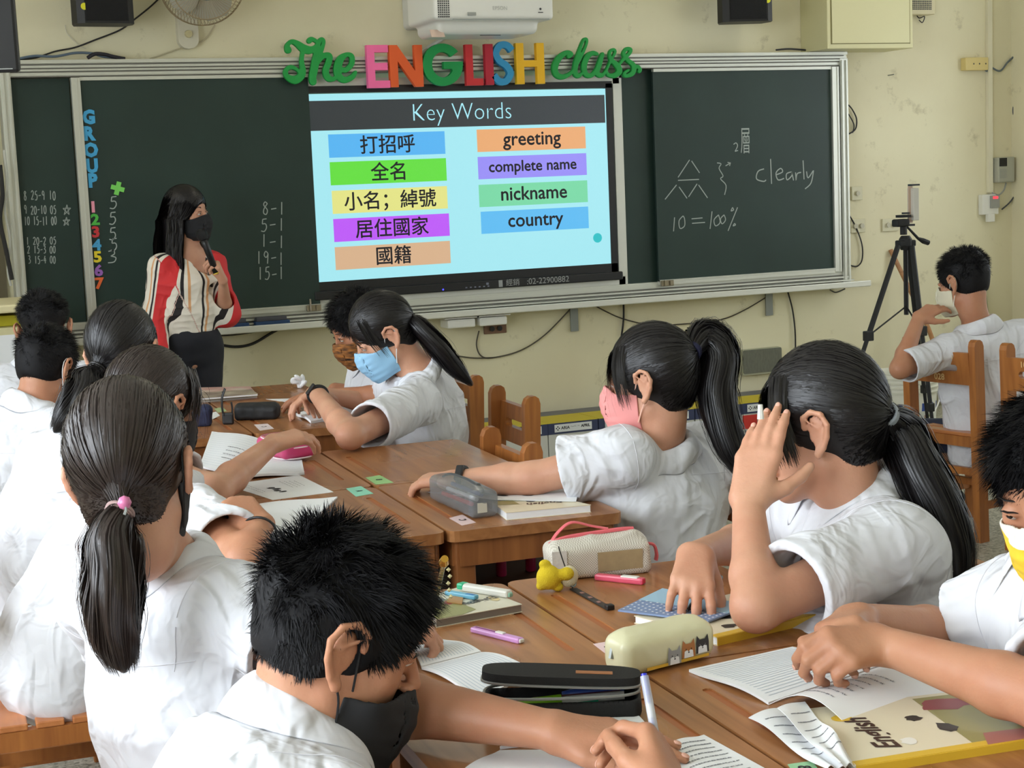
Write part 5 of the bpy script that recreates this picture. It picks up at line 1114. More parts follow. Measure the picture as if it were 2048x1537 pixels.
    if legs:
        lo = np.minimum(np.min(K, 0), pv)-.13; hi = np.maximum(np.max(K, 0), pv)+.13; v2 = Vox((lo[0], lo[1], pv[2]-.17), (hi[0], hi[1], pv[2]+.17), .008)
        for i, x in enumerate((-1, 1)): v2.cone(pv+pl*x*.075-[0, 0, .0], K[i]*.85+pv*.15, .082, .072, .03)
        v2.loft([pv-[0, 0, .03], pv+[0, 0, .10]], [.145*bw, .125*bw], [.110, .095], [pl, pl], .03)
        v2.plane((0, 0, pv[2]-.075), (0, 0, -1), v2.lo, v2.lo+v2.h*v2.n, .02)
        vox_obj(v2, 'shorts', MT['navy'], root, 1)
        for i, x in enumerate((-1, 1)):
            m = MB(); k = K[i]; a = A[i]; m.tube([k*.8+pv*.2, k, k+(0, 0, -.05), (k+a)/2, a], [.055, .052, .050, .048, .036], 12); m.build('lower_leg', sk, root, smooth=True, world=True)
            MB().tube([a+[0, 0, .09], a, a-[0, 0, .03]], [.042, .038, .036], 12).build('sock', MT['sock'], root, smooth=True, world=True)
            m = MB(); q = a-[0, 0, .05]; m.tube([q-bf*.06, q, q+bf*.08, q+bf*.15], [.034, .040, .038, .028], 12, flat=None); m.v = [(p[0], p[1], max(p[2], .008)) for p in m.v]; sh = m.build('shoe', MT['shoe'], root, smooth=True, world=True)
    if nails:
        for sd, (th_, tips) in tipinfo.items():
            for p, dd, up_ in tips:
                Rn = np.stack([unit(np.cross(dd, up_)), dd, up_], 1); MB().lathe([(0, .0009), (.0030, .0006), (.0043, -.0004), (.0046, -.0016)], p-dd*.0015+up_*.0060, 12, R=Rn, sx=1.0, sy=1.35).build('fingernail', MT['nail'], root, smooth=True, world=True)
    return root, H, tipinfo, T
MT['nail'] = mat('fingernail', srgb(222, 170, 150), .3)
def make_shirt(root, H, nb, pv, SL, SR, arms, lat, pl, bf, rs, seed, sleeve, amp, bw, collar, h, sl_r, ch, wr_dir, name='shirt', m=None, long=False):
    h = h*1.08; ends = []
    pts = [nb, pv, SL, SR]
    for S_, E_, W_r, hd, sd in arms:
        if E_ is None: ends.append(None); continue
        E_ = np.array(E_, float); q = S_+(E_-S_)*sleeve; ends.append(q); pts.append(q)
    P = np.array(pts); vx = Vox(P.min(0)-.18, P.max(0)+.15, h)
    sh = (SL+SR)/2; up = unit(nb-pv)
    vx.loft([pv-up*.05, pv*.72+ch*.28, pv*.35+ch*.65, ch, sh*.75+nb*.25-up*.015], [.178*bw, .168*bw, .172*bw, .178*bw, .105*bw], [.138, .134, .134, .120, .070], [pl, pl*.6+lat*.4, lat, lat, lat], .06)
    for S_ in (SL, SR): vx.cone(nb-up*.03, S_-up*.005, .048, .064, .05)
    for (S_, E_, W_r, hd, sd), q in zip(arms, ends):
        if q is None: continue
        vx.cone(S_, q, .061*sl_r, .073*sl_r, .04)
    I, Pt = vx.band(.035); d = cloth_noise(Pt, seed, amp, up*.7+np.array(wr_dir)*.3); vx.D[I] = vx.D[I]+d.astype(np.float32)
    for (S_, E_, W_r, hd, sd), q in zip(arms, ends):
        if q is None: continue
        E_ = np.array(E_, float); a = unit(E_-S_); L = np.linalg.norm(q-S_)
        vx.plane(q-a*.0, a, q-.13, q+.13, .004); vx.cone(q-a*min(.10, L*.8), q+a*.05, .048*sl_r, .0675*sl_r, .004, 's')
    vx.cone(nb+unit(H[1]-nb)*.012, nb+unit(H[1]-nb)*.15, .056, .062, .006, 's')
    V, F = vx.mesh(); V = relax(V, F, 1, .5); o = link(name, np_mesh(name, V, F, m or MT['shirt']), None, root, True)
    bvh = BVHTree.FromPolygons([tuple(map(float, v)) for v in V], F.tolist()) if collar else None
    if collar:
        ax = unit(unit(H[1]-nb)*.5+up*.5); fr = unit(bf-ax*(bf@ax)); sd_ = np.cross(fr, ax); n = 34; rings = []
        for i in range(n+1):
            th = radians(16+328*i/n); dirv = fr*cos(th)+sd_*sin(th); pt = np.exp(-((min(th, 2*pi-th)-radians(16))/.45)**2)
            prof = [(.060, -.005), (.061, .020), (.064, .030), (.076, .030), (.095, .008), (.104+.022*pt, -.012-.030*pt)]; ring = []
            for j, (r_, z_) in enumerate(prof):
                p = nb+dirv*r_+ax*(z_+.012*cos(th)*-1*(-1 if j < 4 else -.3)*-1)
                if j >= 3:
                    g = bvh.find_nearest(Vector(p), .12)
                    if g[0] is not None:
                        gp_ = np.array(g[0]); gn = np.array(g[1]); gn = gn if gn@(gp_-(sh-up*.06)) > 0 else -gn; dd = (p-gp_)@gn; lim = (.014, .005, .0005)[j-3]
                        if dd < lim or j == 5: p = p+gn*(lim-dd)
                ring.append(p)
            rings.append(ring)
        k = 6; V2 = np.array([q for r_ in rings for q in r_]); F2 = np.array([(i*k+j, i*k+j+1, (i+1)*k+j+1, (i+1)*k+j) for i in range(n) for j in range(k-1)])
        col = link('collar', np_mesh('collar', V2, F2, m or MT['shirt']), None, root, True)
        md = col.modifiers.new('thick', 'SOLIDIFY'); md.thickness = .0035; md.offset = 0
        md = col.modifiers.new('sub', 'SUBSURF'); md.levels = md.render_levels = 1
    # stitched seams: around the armholes and across the yoke
    if bvh is not None:
        sm_ = MB()
        for (S_, E_, W_r, hd, sd), q in zip(arms, ends):
            if q is None: continue
            E_ = np.array(E_, float); a = unit(unit(E_-S_)+lat*sd*.8); p = unit(np.cross(a, up)); p2 = np.cross(a, p); run = []
            for w_ in np.linspace(0, 2*pi, 40, endpoint=False):
                dr = p*cos(w_)+p2*sin(w_); hit = bvh.ray_cast(Vector(S_-a*.01+dr*.14), Vector(-dr), .14)
                if hit[0] is not None: run.append(np.array(hit[0])+np.array(dr)*.0004)
                else:
                    if len(run) > 3: sm_.tube(run, .0009, 4)
                    run = []
            if len(run) > 3: sm_.tube(run, .0009, 4)
        run = []
        for t in np.linspace(-.8, .8, 30):
            o_ = sh+(SR-SL)/2*t-up*.055-bf*.25; hit = bvh.ray_cast(Vector(o_), Vector(bf), .4)
            if hit[0] is not None: run.append(np.array(hit[0])-bf*.0006)
        if len(run) > 3: sm_.tube(run, .0009, 4)
        if sm_.v: tag(sm_.build('stitched_seams', MT['seam'], root, world=True), kind='stuff')
    return o
MT['seam'] = mat('shirt_seam', srgb(212, 212, 218), .9)
def mk(name, rgb, s=(230, 230, 230)): return (mat('mask_'+name, srgb(*rgb), .8), mat('loop_'+name, srgb(*s), .7))
D_ = at_d
def sit(g, s, k, dx=.21, z=.50, dy=0):
    x, y = gp(g, s*(.4025+dx), (.302 if k else -.302)+dy); return np.array([x, y, z])
EXX = unit((cos(ANG), sin(ANG), 0)); EYY = unit((-sin(ANG), cos(ANG), 0))
# ---- A: boy in front, bent over his notebook
A_nb = D_(600, 1445, 2.04); A_pv = sit('near', -1, 0, .30)
wl = at_z(1105, 1462, .785); dl = unit(at_z(1290, 1478, .775)-wl)
pA, HA, tA, TA = person('boy in the foreground with spiky black hair and black mask, writing with a blue pen', (D_(678, 1286, 2.04), (.90, -.16, -.40), (.40, .02, .9)), A_nb, A_pv, A_nb+[.05, .165, -.075], A_nb+[-.01, -.16, -.085],
    at_z(742, 1392, .79)+[-.03, -.02, .01], wl, at_z(900, 1760, .80), D_(1335, 1598, 1.84), dict(d=dl, n=(0, -.15, 1), curl=(8, 6, 6, 8), spread=.5, thumb=(.8, .5, .15)), dict(d=unit(D_(1312, 1470, 1.93)-D_(1335, 1598, 1.84)), n=(.75, -.45, .5), curl=(46, 50, 55, 58), thumb=(.85, .35, .5), tcurl=.4, s=1.05),
    None, skin=0, mask=mk('black', (22, 22, 24), (20, 20, 22)), bf=EXX, h=.0034, sw=1.12, seed=3, bw=1.12, amp=.008, wr_dir=(.5, .5, 0), chest=A_nb*.70+A_pv*.30-EXX*.02, hs=1.02, es=1.2, mdrop=.030, nails=True)
hair(pA, HA, 'short', np.random.default_rng(2), MT['hairm'], n=22000, spike=1.1)
# ---- B: girl with the pink bead, seen from behind
B_nb = D_(318, 1125, 2.56); B_pv = sit('near', -1, 1, .17)
hb = at_z(865, 1275, .775)
pB, HB, tB, TB = person('girl seen from behind, low ponytail tied with a pink bead', (D_(266, 950, 2.44), (.50, .85, -.12), (-.05, .1, 1)), B_nb, B_pv, D_(196, 1200, 2.72), D_(452, 1222, 2.46),
    D_(300, 1380, 2.95), at_z(560, 1280, .78)+[0, .1, 0], at_z(640, 1330, .79), hb+[-.085, -.01, .02], dict(d=(1, 0, -.05), n=(0, 0, 1)), dict(d=(1, .2, -.1), n=(.1, -.2, 1), curl=(40, 45, 50, 55)),
    None, skin=1, mask=mk('black_girl', (26, 26, 30), (20, 20, 22)), bf=(.62, .78, 0), h=.0040, es=.9, seed=5, amp=.009, bw=.98, hs=1.02)
hair(pB, HB, 'pony', np.random.default_rng(4), MT['hairb'], n=11000, tie=(.016, -.106, -.046), guide=[TB((.016, -.106, -.046)), D_(226, 1062, 2.31), D_(228, 1130, 2.30), D_(226, 1220, 2.30), D_(236, 1290, 2.32), D_(250, 1345, 2.33)], gr=.040, gn=2600, tieh=mat('taupe_hair_tie', srgb(150, 122, 118), .6), tail_end=.5)
bd = MB().lathe([(0, -.010), (.007, -.007), (.010, 0), (.007, .007), (0, .010)], D_(249, 1006, 2.26), 14).build('hair_bead', mat('pink_bead', srgb(196, 110, 150), .25), pB, smooth=True, world=True)
MB().tube([D_(251, 1014, 2.255), D_(252, 1022, 2.255), D_(249, 1030, 2.255)], .0022, 5).build('metal_charm', MT['steel'], bd)
# ---- C: girl with hair tied low, arm on the pink case
C_nb = D_(190, 862, 4.02); C_pv = sit('middle', -1, 1, .38)
ec = at_z(428, 985, .785); wc = at_z(548, 915, .80)+[0, 0, .035]
pC, HC, tC, TC = person('girl resting her hand on the pink pencil case, dark hair tied low', (D_(250, 714, 4.08), (.62, .78, -.12), (0, .1, 1)), C_nb, C_pv, D_(95, 925, 4.15), D_(272, 925, 3.9),
    D_(180, 1090, 4.25), D_(330, 1010, 4.3), ec, wc, None, dict(d=unit(at_z(612, 905, .80)-at_z(548, 915, .80)+np.array([0, 0, .01])), n=(-.1, -.3, 1), curl=(22, 24, 26, 28), thumb=(.7, .6, .5)),
    None, skin=1, mask=mk('black_c', (26, 26, 30), (20, 20, 22)), bf=(.85, .52, 0), h=.0044, seed=8, amp=.008)
hair(pC, HC, 'pony', np.random.default_rng(6), MT['hair'], n=7000, tie=(-.02, -.108, -.028), guide=[TC((-.02, -.104, -.028)), TC((-.03, -.135, -.06)), D_(165, 790, 3.92), D_(135, 835, 3.90), D_(108, 865, 3.90)], gr=.045, gn=1400, tieh=MT['hair'], tail_end=.35)
# ---- D: girl in a black mask writing with the near left hand of the middle desks
eD = at_z(492, 1124, .782); wD = at_z(522, 1054, .825); Dn = D_(325, 950, 3.52); D_pv = sit('middle', -1, 0, .38)
pD, HD, tD, TD = person('girl in a black mask with a thin black wristband, writing at the middle left desk', (D_(304, 822, 3.52), (.82, .50, -.22), (.1, .1, 1)), Dn, D_pv, Dn+[.0, .16, -.07], D_(388, 1040, 3.32),
    D_(400, 1060, 3.8), D_(470, 1040, 3.75), eD, wD, None, dict(d=(-.38, .72, .52), n=(.25, -.75, .6), curl=(46, 52, 56, 60), thumb=(.8, .35, .5), tcurl=.5),
    None, skin=0, mask=mk('black_d', (26, 26, 30), (20, 20, 22)), bf=(.95, .2, 0), h=.0040, seed=9, sleeve=.68, sl_r=1.05, amp=.008)
hair(pD, HD, 'pony', np.random.default_rng(8), MT['hairb'], n=8000, tie=(0, -.10, -.04), guide=[TD((0, -.10, -.05)), TD((0, -.12, -.10)), TD((0, -.12, -.18)), TD((0, -.11, -.24))], gr=.035, gn=700, fringe=260, wisps=30, locks=160)
dD = unit(wD-eD); pD1 = unit(np.cross(dD, [0, 0, 1.])); pD2 = np.cross(pD1, dD); MB().tube([wD-dD*.012+.0295*(cos(w)*pD1*1.1+sin(w)*pD2) for w in np.linspace(0, 2*pi, 24, endpoint=False)], .0026, 6, closed=True).build('wristband', MT['black'], pD, smooth=True, world=True)
# ---- E: boy with white mask straps, far left
E_nb = D_(60, 815, 4.98); E_pv = sit('far', -1, 0, .32)
pE, HE, tE, TE = person('boy at the left edge looking down, white mask loops round his ear', (D_(94, 740, 5.02), (.72, .62, -.34), (.2, .2, 1)), E_nb, E_pv, E_nb+[-.06, .17, -.06], E_nb+[.07, -.16, -.06],
    D_(60, 930, 5.2), D_(170, 900, 5.3), D_(130, 960, 4.75), at_z(215, 880, .80), None, None, None, skin=0, mask=mk('white_e', (226, 228, 230), (232, 232, 232)), bf=(.92, .3, 0), h=.0050, seed=11, bw=1.05, amp=.009)
hair(pE, HE, 'short', np.random.default_rng(9), MT['hairm'], n=9000, spike=.75)
# ---- F: boy with cropped sides
F_nb = D_(85, 735, 5.62); F_pv = sit('far', -1, 1, .32)
pF, HF, tF, TF = person('boy with a cropped nape at the left below the timetable chalked on the board', (D_(89, 662, 5.66), (.25, .95, -.20), (0, .2, 1)), F_nb, F_pv, F_nb+[-.16, .06, -.06], F_nb+[.16, -.03, -.06],
    D_(10, 830, 5.7), D_(100, 850, 5.9), D_(190, 840, 5.6), at_z(215, 820, .80), None, None, None, skin=0, bf=(.6, .8, 0), h=.0052, seed=12, mask=None)
hair(pF, HF, 'short', np.random.default_rng(10), MT['hairm'], n=9000, spike=.75, shave=True)
# ---- H: girl in the light blue mask
H_nb = D_(836, 745, 5.16); H_pv = sit('far', 1, 0, .21)
wh = D_(632, 785, 5.05); eh = at_z(700, 872, .785)
pH, HH, tH, TH = person('girl in a light blue mask bent over her booklet, long ponytail down her back', (D_(768, 672, 5.12), (-.84, .08, -.50), (-.45, .05, .85)), H_nb, H_pv, D_(838, 805, 5.02), H_nb+[.0, .15, -.06],
    eh, wh, D_(770, 815, 5.4), D_(655, 790, 5.25), dict(d=unit(at_z(598, 812, .765)-wh), n=(-.2, -.3, .9), curl=(35, 38, 42, 40), thumb=(.6, .7, .4)), dict(d=(-1, .1, -.05), n=(0, 0, 1), curl=(30, 32, 34, 36)),
    None, skin=1, mask=mk('light_blue', (150, 196, 228)), bf=-EXX, h=.0040, seed=14, sleeve=.74, sl_r=1.0, amp=.009)
hair(pH, HH, 'pony', np.random.default_rng(12), MT['hair'], n=8000, tie=(0, -.112, -.005), guide=[TH((0, -.105, -.005)), D_(835, 650, 5.1), D_(872, 690, 5.1), D_(905, 730, 5.12), D_(945, 772, 5.14)], gr=.032, gn=1500, locks=60, tieh=mat('brown_scrunchie', srgb(70, 44, 34), .8), tail_end=.2)
# ---- I: student behind her, tiger-striped mask
I_nb = D_(775, 735, 5.85); I_pv = sit('far', 1, 1, .21)
pI, HI, tI, TI = person('student half hidden behind the blue-mask girl, wearing an orange tiger-striped mask', (D_(718, 658, 5.75), (-.80, .02, -.45), (-.4, 0, .9)), I_nb, I_pv, D_(790, 785, 5.7), I_nb+[.0, .15, -.06],
    at_z(745, 800, .79)+[.05, 0, 0], at_z(655, 790, .79), D_(770, 800, 6.0), D_(670, 780, 5.95), dict(d=(-1, .1, 0), n=(0, 0, 1)), None, None, skin=2, mask=(mat('tiger_stripe_mask', srgb(176, 112, 50), .8, col2=srgb(40, 26, 20), nscale=55, stretch=(.5, .5, 2.4)), MT['black']), bf=-EXX, h=.0050, seed=15)
hair(pI, HI, 'short', np.random.default_rng(13), MT['hairm'], n=8000, spike=.9)
# ---- J: girl with a high ponytail and stretched arm
J_nb = D_(1322, 905, 3.82); J_pv = sit('middle', 1, 0, .20)
ej = at_z(1062, 958, .790); wj = at_z(905, 960, .782)
pJ, HJ, tJ, TJ = person('girl with a high ponytail and pink mask stretching her left arm across the desk', (D_(1300, 768, 3.78), (-.74, .66, -.10), (0, .1, 1)), J_nb, J_pv, D_(1244, 915, 3.72), D_(1400, 905, 3.98),
    ej, wj, D_(1400, 1080, 4.1), D_(1330, 1130, 4.0), dict(d=unit(at_z(790, 962, .770)-wj), n=(.0, -.2, 1), curl=(24, 26, 28, 26), thumb=(.8, .35, .45)), None,
    None, skin=1, mask=mk('pink', (226, 148, 144), (238, 190, 170)), bf=(-.93, .36, 0), h=.0040, seed=17, sleeve=.62, sl_r=1.10, amp=.010, bw=1.02)
hair(pJ, HJ, 'pony', np.random.default_rng(14), MT['hair'], n=10000, tie=(.01, -.108, .062), guide=[TJ((.01, -.104, .062)), D_(1408, 672, 3.82), D_(1440, 705, 3.80), D_(1432, 780, 3.78), D_(1450, 860, 3.76), D_(1480, 930, 3.76), D_(1500, 985, 3.76)], gr=.044, gn=3000, locks=110, tieh=mat('navy_hair_tie', srgb(30, 32, 66), .8), fringe=320, wisps=60, tail_end=.15)
# ---- K: girl holding her head
K_nb = D_(1708, 985, 2.92); K_pv = sit('near', 1, 1, .20)
ek = at_z(1512, 1215, .795); wk = D_(1496, 1003, 2.74)
wk2 = at_z(1392, 1150, .80)+[0, .0, .035]
pK, HK, tK, TK = person('girl with a very long ponytail holding her hand against her cheek', (D_(1643, 856, 2.88), (-.72, .67, -.16), (0, .08, 1)), K_nb, K_pv, D_(1790, 1095, 2.76), K_nb+[-.03, .16, -.07],
    ek, wk, D_(1500, 1085, 3.1), wk2, dict(d=unit(D_(1532, 845, 2.78)-wk), n=(-.75, -.62, .1), curl=(6, 7, 8, 10), s=1.08, spread=-.06, thumb=(.62, .75, .4), tcurl=.25), dict(d=unit(at_z(1378, 1220, .775)-wk2), n=(-.1, -.35, .9), curl=(26, 30, 30, 28), spread=.5, thumb=(.7, .5, .5)),
    None, skin=1, bf=(-.88, .30, 0), h=.0036, hs=1.03, nails=True, seed=19, sleeve=.76, sl_r=1.10, amp=.010, bw=1.04, mask=None)
hair(pK, HK, 'pony', np.random.default_rng(16), MT['hair'], n=14000, tie=(.005, -.115, .008), guide=[TK((.005, -.108, .008)), D_(1795, 860, 2.90), D_(1835, 935, 2.86), D_(1880, 1020, 2.84), D_(1905, 1100, 2.84), D_(1905, 1190, 2.84)], gr=.043, gn=3600, tieh=mat('grey_hair_ribbon', srgb(150, 158, 166), .6), fringe=700, locks=420, wisps=25, tail_end=.7)
# ---- L: boy in the yellow mask at the right edge
L_nb = D_(2150, 1120, 2.36); L_pv = sit('near', 1, 0, .20)
wL = at_z(1765, 1318, .80)+[0, 0, .02]; wR = at_z(1735, 1290, .80)+[0, .03, .03]
pL_, HL, tL, TL = person('boy at the right edge in a yellow and white mask', (D_(2116, 982, 2.30), (-.86, -.36, -.40), (-.35, -.1, .92)), L_nb, L_pv, D_(2180, 1270, 2.18), D_(2040, 1215, 2.44),
    at_z(2110, 1405, .80), wL, D_(1905, 1278, 2.52), wR, dict(d=unit(at_z(1650, 1300, .83)-wL), n=(.1, -.55, .8), curl=(42, 50, 55, 60), thumb=(.8, .3, .2), tcurl=.3), dict(d=unit(at_z(1625, 1275, .85)-wR), n=(-.2, .2, .9), curl=(50, 52, 55, 55), thumb=(.8, .4, .4), tcurl=.4),
    None, skin=0, mask=([mat('mask_yellow', srgb(236, 198, 52), .8), mat('mask_white_band', srgb(232, 228, 214), .8)], MT['white']), bf=-EXX, h=.0036, sw=1.1, nails=True, seed=21, sleeve=.66, sl_r=1.14, amp=.008, bw=1.05)
hair(pL_, HL, 'short', np.random.default_rng(18), MT['hairm'], n=16000, spike=1.0)
# ---- M: boy at the back by the wall
M_nb = D_(1955, 655, 6.50); M_pv = D_(1975, 872, 6.62)
M_e = D_(1800, 738, 6.30)
pM, HM, tM, TM = person('boy in a white mask sitting at the back beside the tripod', (D_(1926, 568, 6.50), (-.34, .90, -.20), (0, .1, 1)), M_nb, M_pv, D_(1893, 702, 6.42), D_(2045, 672, 6.55),
    M_e, D_(1838, 636, 6.42), D_(2110, 800, 6.5), D_(2080, 880, 6.6), dict(d=unit(D_(1885, 606, 6.46)-D_(1838, 636, 6.42)), n=(-.3, -.4, .8), curl=(20, 22, 24, 26)), None,
    None, skin=0, mask=mk('white_m', (214, 208, 184), (236, 232, 220)), bf=(-.3, .95, 0), h=.0046, seed=23, sleeve=.88, sl_r=.95, amp=.009, bw=1.05, hs=1.0, knees=[M_pv+[-.16, .36, -.03], M_pv+[.12, .38, -.03]])
hair(pM, HM, 'short', np.random.default_rng(20), MT['hairm'], n=10000, spike=.75)
# ---- T: the teacher
stripe = None
def stripe_mat():
    m = mat('striped_blouse', srgb(232, 226, 214), .7); nt = m.node_tree; N = nt.nodes; L = nt.links; b = N['Principled BSDF']
    tc = N.new('ShaderNodeAttribute'); tc.attribute_name = 'stripe_u'; tc.attribute_type = 'GEOMETRY'
    fr = N.new('ShaderNodeMath'); fr.operation = 'FRACT'; L.new(tc.outputs['Fac'], fr.inputs[0]); r = N.new('ShaderNodeValToRGB'); r.color_ramp.interpolation = 'CONSTANT'
    w_ = srgb(230, 222, 208); k_ = srgb(28, 22, 24); rd = srgb(206, 40, 44); og = srgb(216, 160, 110)
    st = [(0, rd), (.24, w_), (.29, k_), (.34, w_), (.50, og), (.54, w_), (.58, k_), (.62, w_), (.80, og), (.84, w_), (.90, k_), (.95, w_)]
    r.color_ramp.elements[0].color = rd; r.color_ramp.elements[0].position = 0; r.color_ramp.elements[1].position = .24; r.color_ramp.elements[1].color = w_
    for p, c in st[2:]: e = r.color_ramp.elements.new(p); e.color = c
    L.new(fr.outputs[0], r.inputs[0]); L.new(r.outputs[0], b.inputs['Base Color']); return m
ty = -.62
t_nb = at_y(378, 505, ty); t_c = at_y(374, 431, ty); t_pv = at_y(378, 720, ty+.02); t_SR = at_y(322, 535, ty-.01); t_SL = at_y(425, 528, ty+.02)
wT = at_y(446, 562, ty-.16); eT = at_y(450, 625, ty-.02)
t_bf = unit((.62, -.78, 0)); t_lat = unit(t_SR-t_SL)
pT, HT, tT, TT = person('teacher with long black hair, black mask and striped blouse speaking into a microphone', (t_c, (.74, -.66, -.02), (0, 0, 1)), t_nb, t_pv, t_SL, t_SR, eT, wT, at_y(309, 628, ty-.02), at_y(322, 733, ty-.15),
    dict(d=unit(at_y(430, 515, ty-.18)-wT), n=(.75, -.25, .3), curl=(55, 58, 60, 62), thumb=(.75, .4, .6), tcurl=.4), dict(d=(.05, -.1, -1), n=(-.9, -.3, 0), curl=(20, 20, 22, 24)), None, skin=1, mask=mk('black_t', (22, 22, 26), (20, 20, 22)), bf=t_bf, h=.0040, seed=25, shirt=False, legs=False, hs=.97, ears=False, sw=.88, bw=.85)
hair(pT, HT, 'long', np.random.default_rng(22), MT['hair'], n=5200)
up_ = unit(t_nb-t_pv); vx = Vox(np.minimum(t_pv, at_y(300, 560, ty))-[.25, .25, .02], np.maximum(t_nb, at_y(470, 600, ty))+[.22, .22, .10], .0042)
wst = at_y(376, 642, ty); vx.loft([wst-[0, 0, .035], wst+[0, 0, .05], wst*.45+t_nb*.55, (t_SL+t_SR)/2*.85+t_nb*.15-up_*.04], [.124, .134, .150, .100], [.098, .108, .112, .072], [t_lat]*4, .05)
for S_ in (t_SL, t_SR): vx.cone(t_nb-up_*.02, S_, .040, .052, .04)
eR = at_y(309, 628, ty-.02); wR_ = at_y(321, 712, ty-.13); vx.chain([t_SR, eR, wR_], [.054, .050, .040], .03); vx.chain([t_SL, eT], [.054, .062], .03); vx.cone(eT, eT+(wT-eT)*.30, .060, .050, .03)
I_, Pt = vx.band(.03); vx.D[I_] += cloth_noise(Pt, 4, .006, (0, 0, 1), 12).astype(np.float32)
vx.cone(t_nb+[0, 0, .01], t_nb+t_bf*.115-[0, 0, .17], .050, .020, .006, 's'); vx.cone(t_nb+[0, 0, .02], t_nb+[0, 0, .15], .056, .08, .006, 's')
vx.cone(eT+(wT-eT)*.16, eT+(wT-eT)*.7, .040, .055, .004, 's')
V, F = vx.mesh(); V = relax(V, F, 1); fl = unit(np.cross(t_bf, [0, 0, 1.0])); me = np_mesh('blouse', V, F, stripe_mat())
u_ = (V-t_nb)@fl; dz = (V-t_nb)[:, 2]; dep = (V-t_nb)@t_bf; ang = np.arctan2(u_, dep+.02)
aR = ((V-t_SR)@unit(t_SR-t_nb) > .005); a_ax = unit(eR-t_SR); pr_ = V-t_SR-((V-t_SR)@a_ax)[:, None]*a_ax; e1 = unit(np.cross(a_ax, t_bf)); e2 = np.cross(a_ax, e1); uu = np.where(aR, np.arctan2(pr_@e1, pr_@e2)/(2*pi)*2+.3, ang/(2*pi)*3.0+.45+dz*.15)
at_ = me.attributes.new('stripe_u', 'FLOAT', 'POINT'); at_.data.foreach_set('value', (uu+10).astype(np.float32)); link('blouse', me, None, pT, True)
# trousers and legs
v2 = Vox((t_pv[0]-.25, t_pv[1]-.25, .04), (t_pv[0]+.25, t_pv[1]+.25, wst[2]+.04), .008); hip = np.array([t_pv[0], t_pv[1], .80])
v2.loft([wst-[0, 0, .0], wst-[0, 0, .07], hip, hip-[0, 0, .06]], [.112, .126, .142, .136], [.090, .100, .108, .098], [t_lat]*4, .04)
for x in (-1, 1): v2.chain([hip+t_lat*x*.078-[0, 0, .04], hip*[1, 1, 0]+t_lat*x*.085+[0, 0, .45]+t_bf*.02*x, hip*[1, 1, 0]+t_lat*x*.09+[0, 0, .09]+t_bf*.03*x], [.088, .060, .048], .03)
v2.plane((0, 0, wst[2]+.01), (0, 0, 1), v2.lo, v2.lo+v2.h*v2.n, .004)
I_, Pt = v2.band(.03); v2.D[I_] += cloth_noise(Pt, 9, .004, (0, 0, 1), 14).astype(np.float32)
vox_obj(v2, 'trousers', mat('black_trousers', srgb(24, 25, 34), .8), pT, 1)
for x in (-1, 1):
    q = hip*[1, 1, 0]+t_lat*x*.09+t_bf*.03*x; m = MB(); m.tube([q-t_bf*.05+[0, 0, .045], q+t_bf*.02+[0, 0, .045], q+t_bf*.10+[0, 0, .035], q+t_bf*.16+[0, 0, .028]], [.035, .040, .038, .024], 12); m.v = [(p[0], p[1], max(p[2], .0)) for p in m.v]; m.build('shoe', MT['shoe'], pT, smooth=True, world=True)
# the microphone
mic_a = at_y(403, 468, ty-.17); mic_b = at_y(433, 548, ty-.19); d = unit(mic_b-mic_a); mt_ = empty('microphone', tuple(mic_b), 0, 'black handheld microphone with a yellow ring in the teacher\'s hand', 'microphone')
e1 = unit(np.cross(d, [0, 1, 0])); Rm = np.stack([e1, np.cross(d, e1), d], 1); Lm = np.linalg.norm(mic_b-mic_a)
MB().lathe([(0, -.022), (.018, -.018), (.026, -.002), (.026, .012), (.020, .026), (.016, .03)], mic_a, 20, R=Rm).build('grille', mat('mic_grille', srgb(26, 26, 28), .5, metal=.4, bump=.5, bscale=900), mt_, smooth=True, world=True)
MB().lathe([(.017, .03), (.016, .05), (.0135, Lm), (0, Lm)], mic_a, 16, R=Rm).build('handle', MT['black'], mt_, smooth=True, world=True)
MB().lathe([(.0142, Lm-.004), (.0148, Lm), (0, Lm+.003)], mic_a, 16, R=Rm).build('yellow_ring', mat('mic_yellow', srgb(210, 180, 50), .5), mt_, world=True)
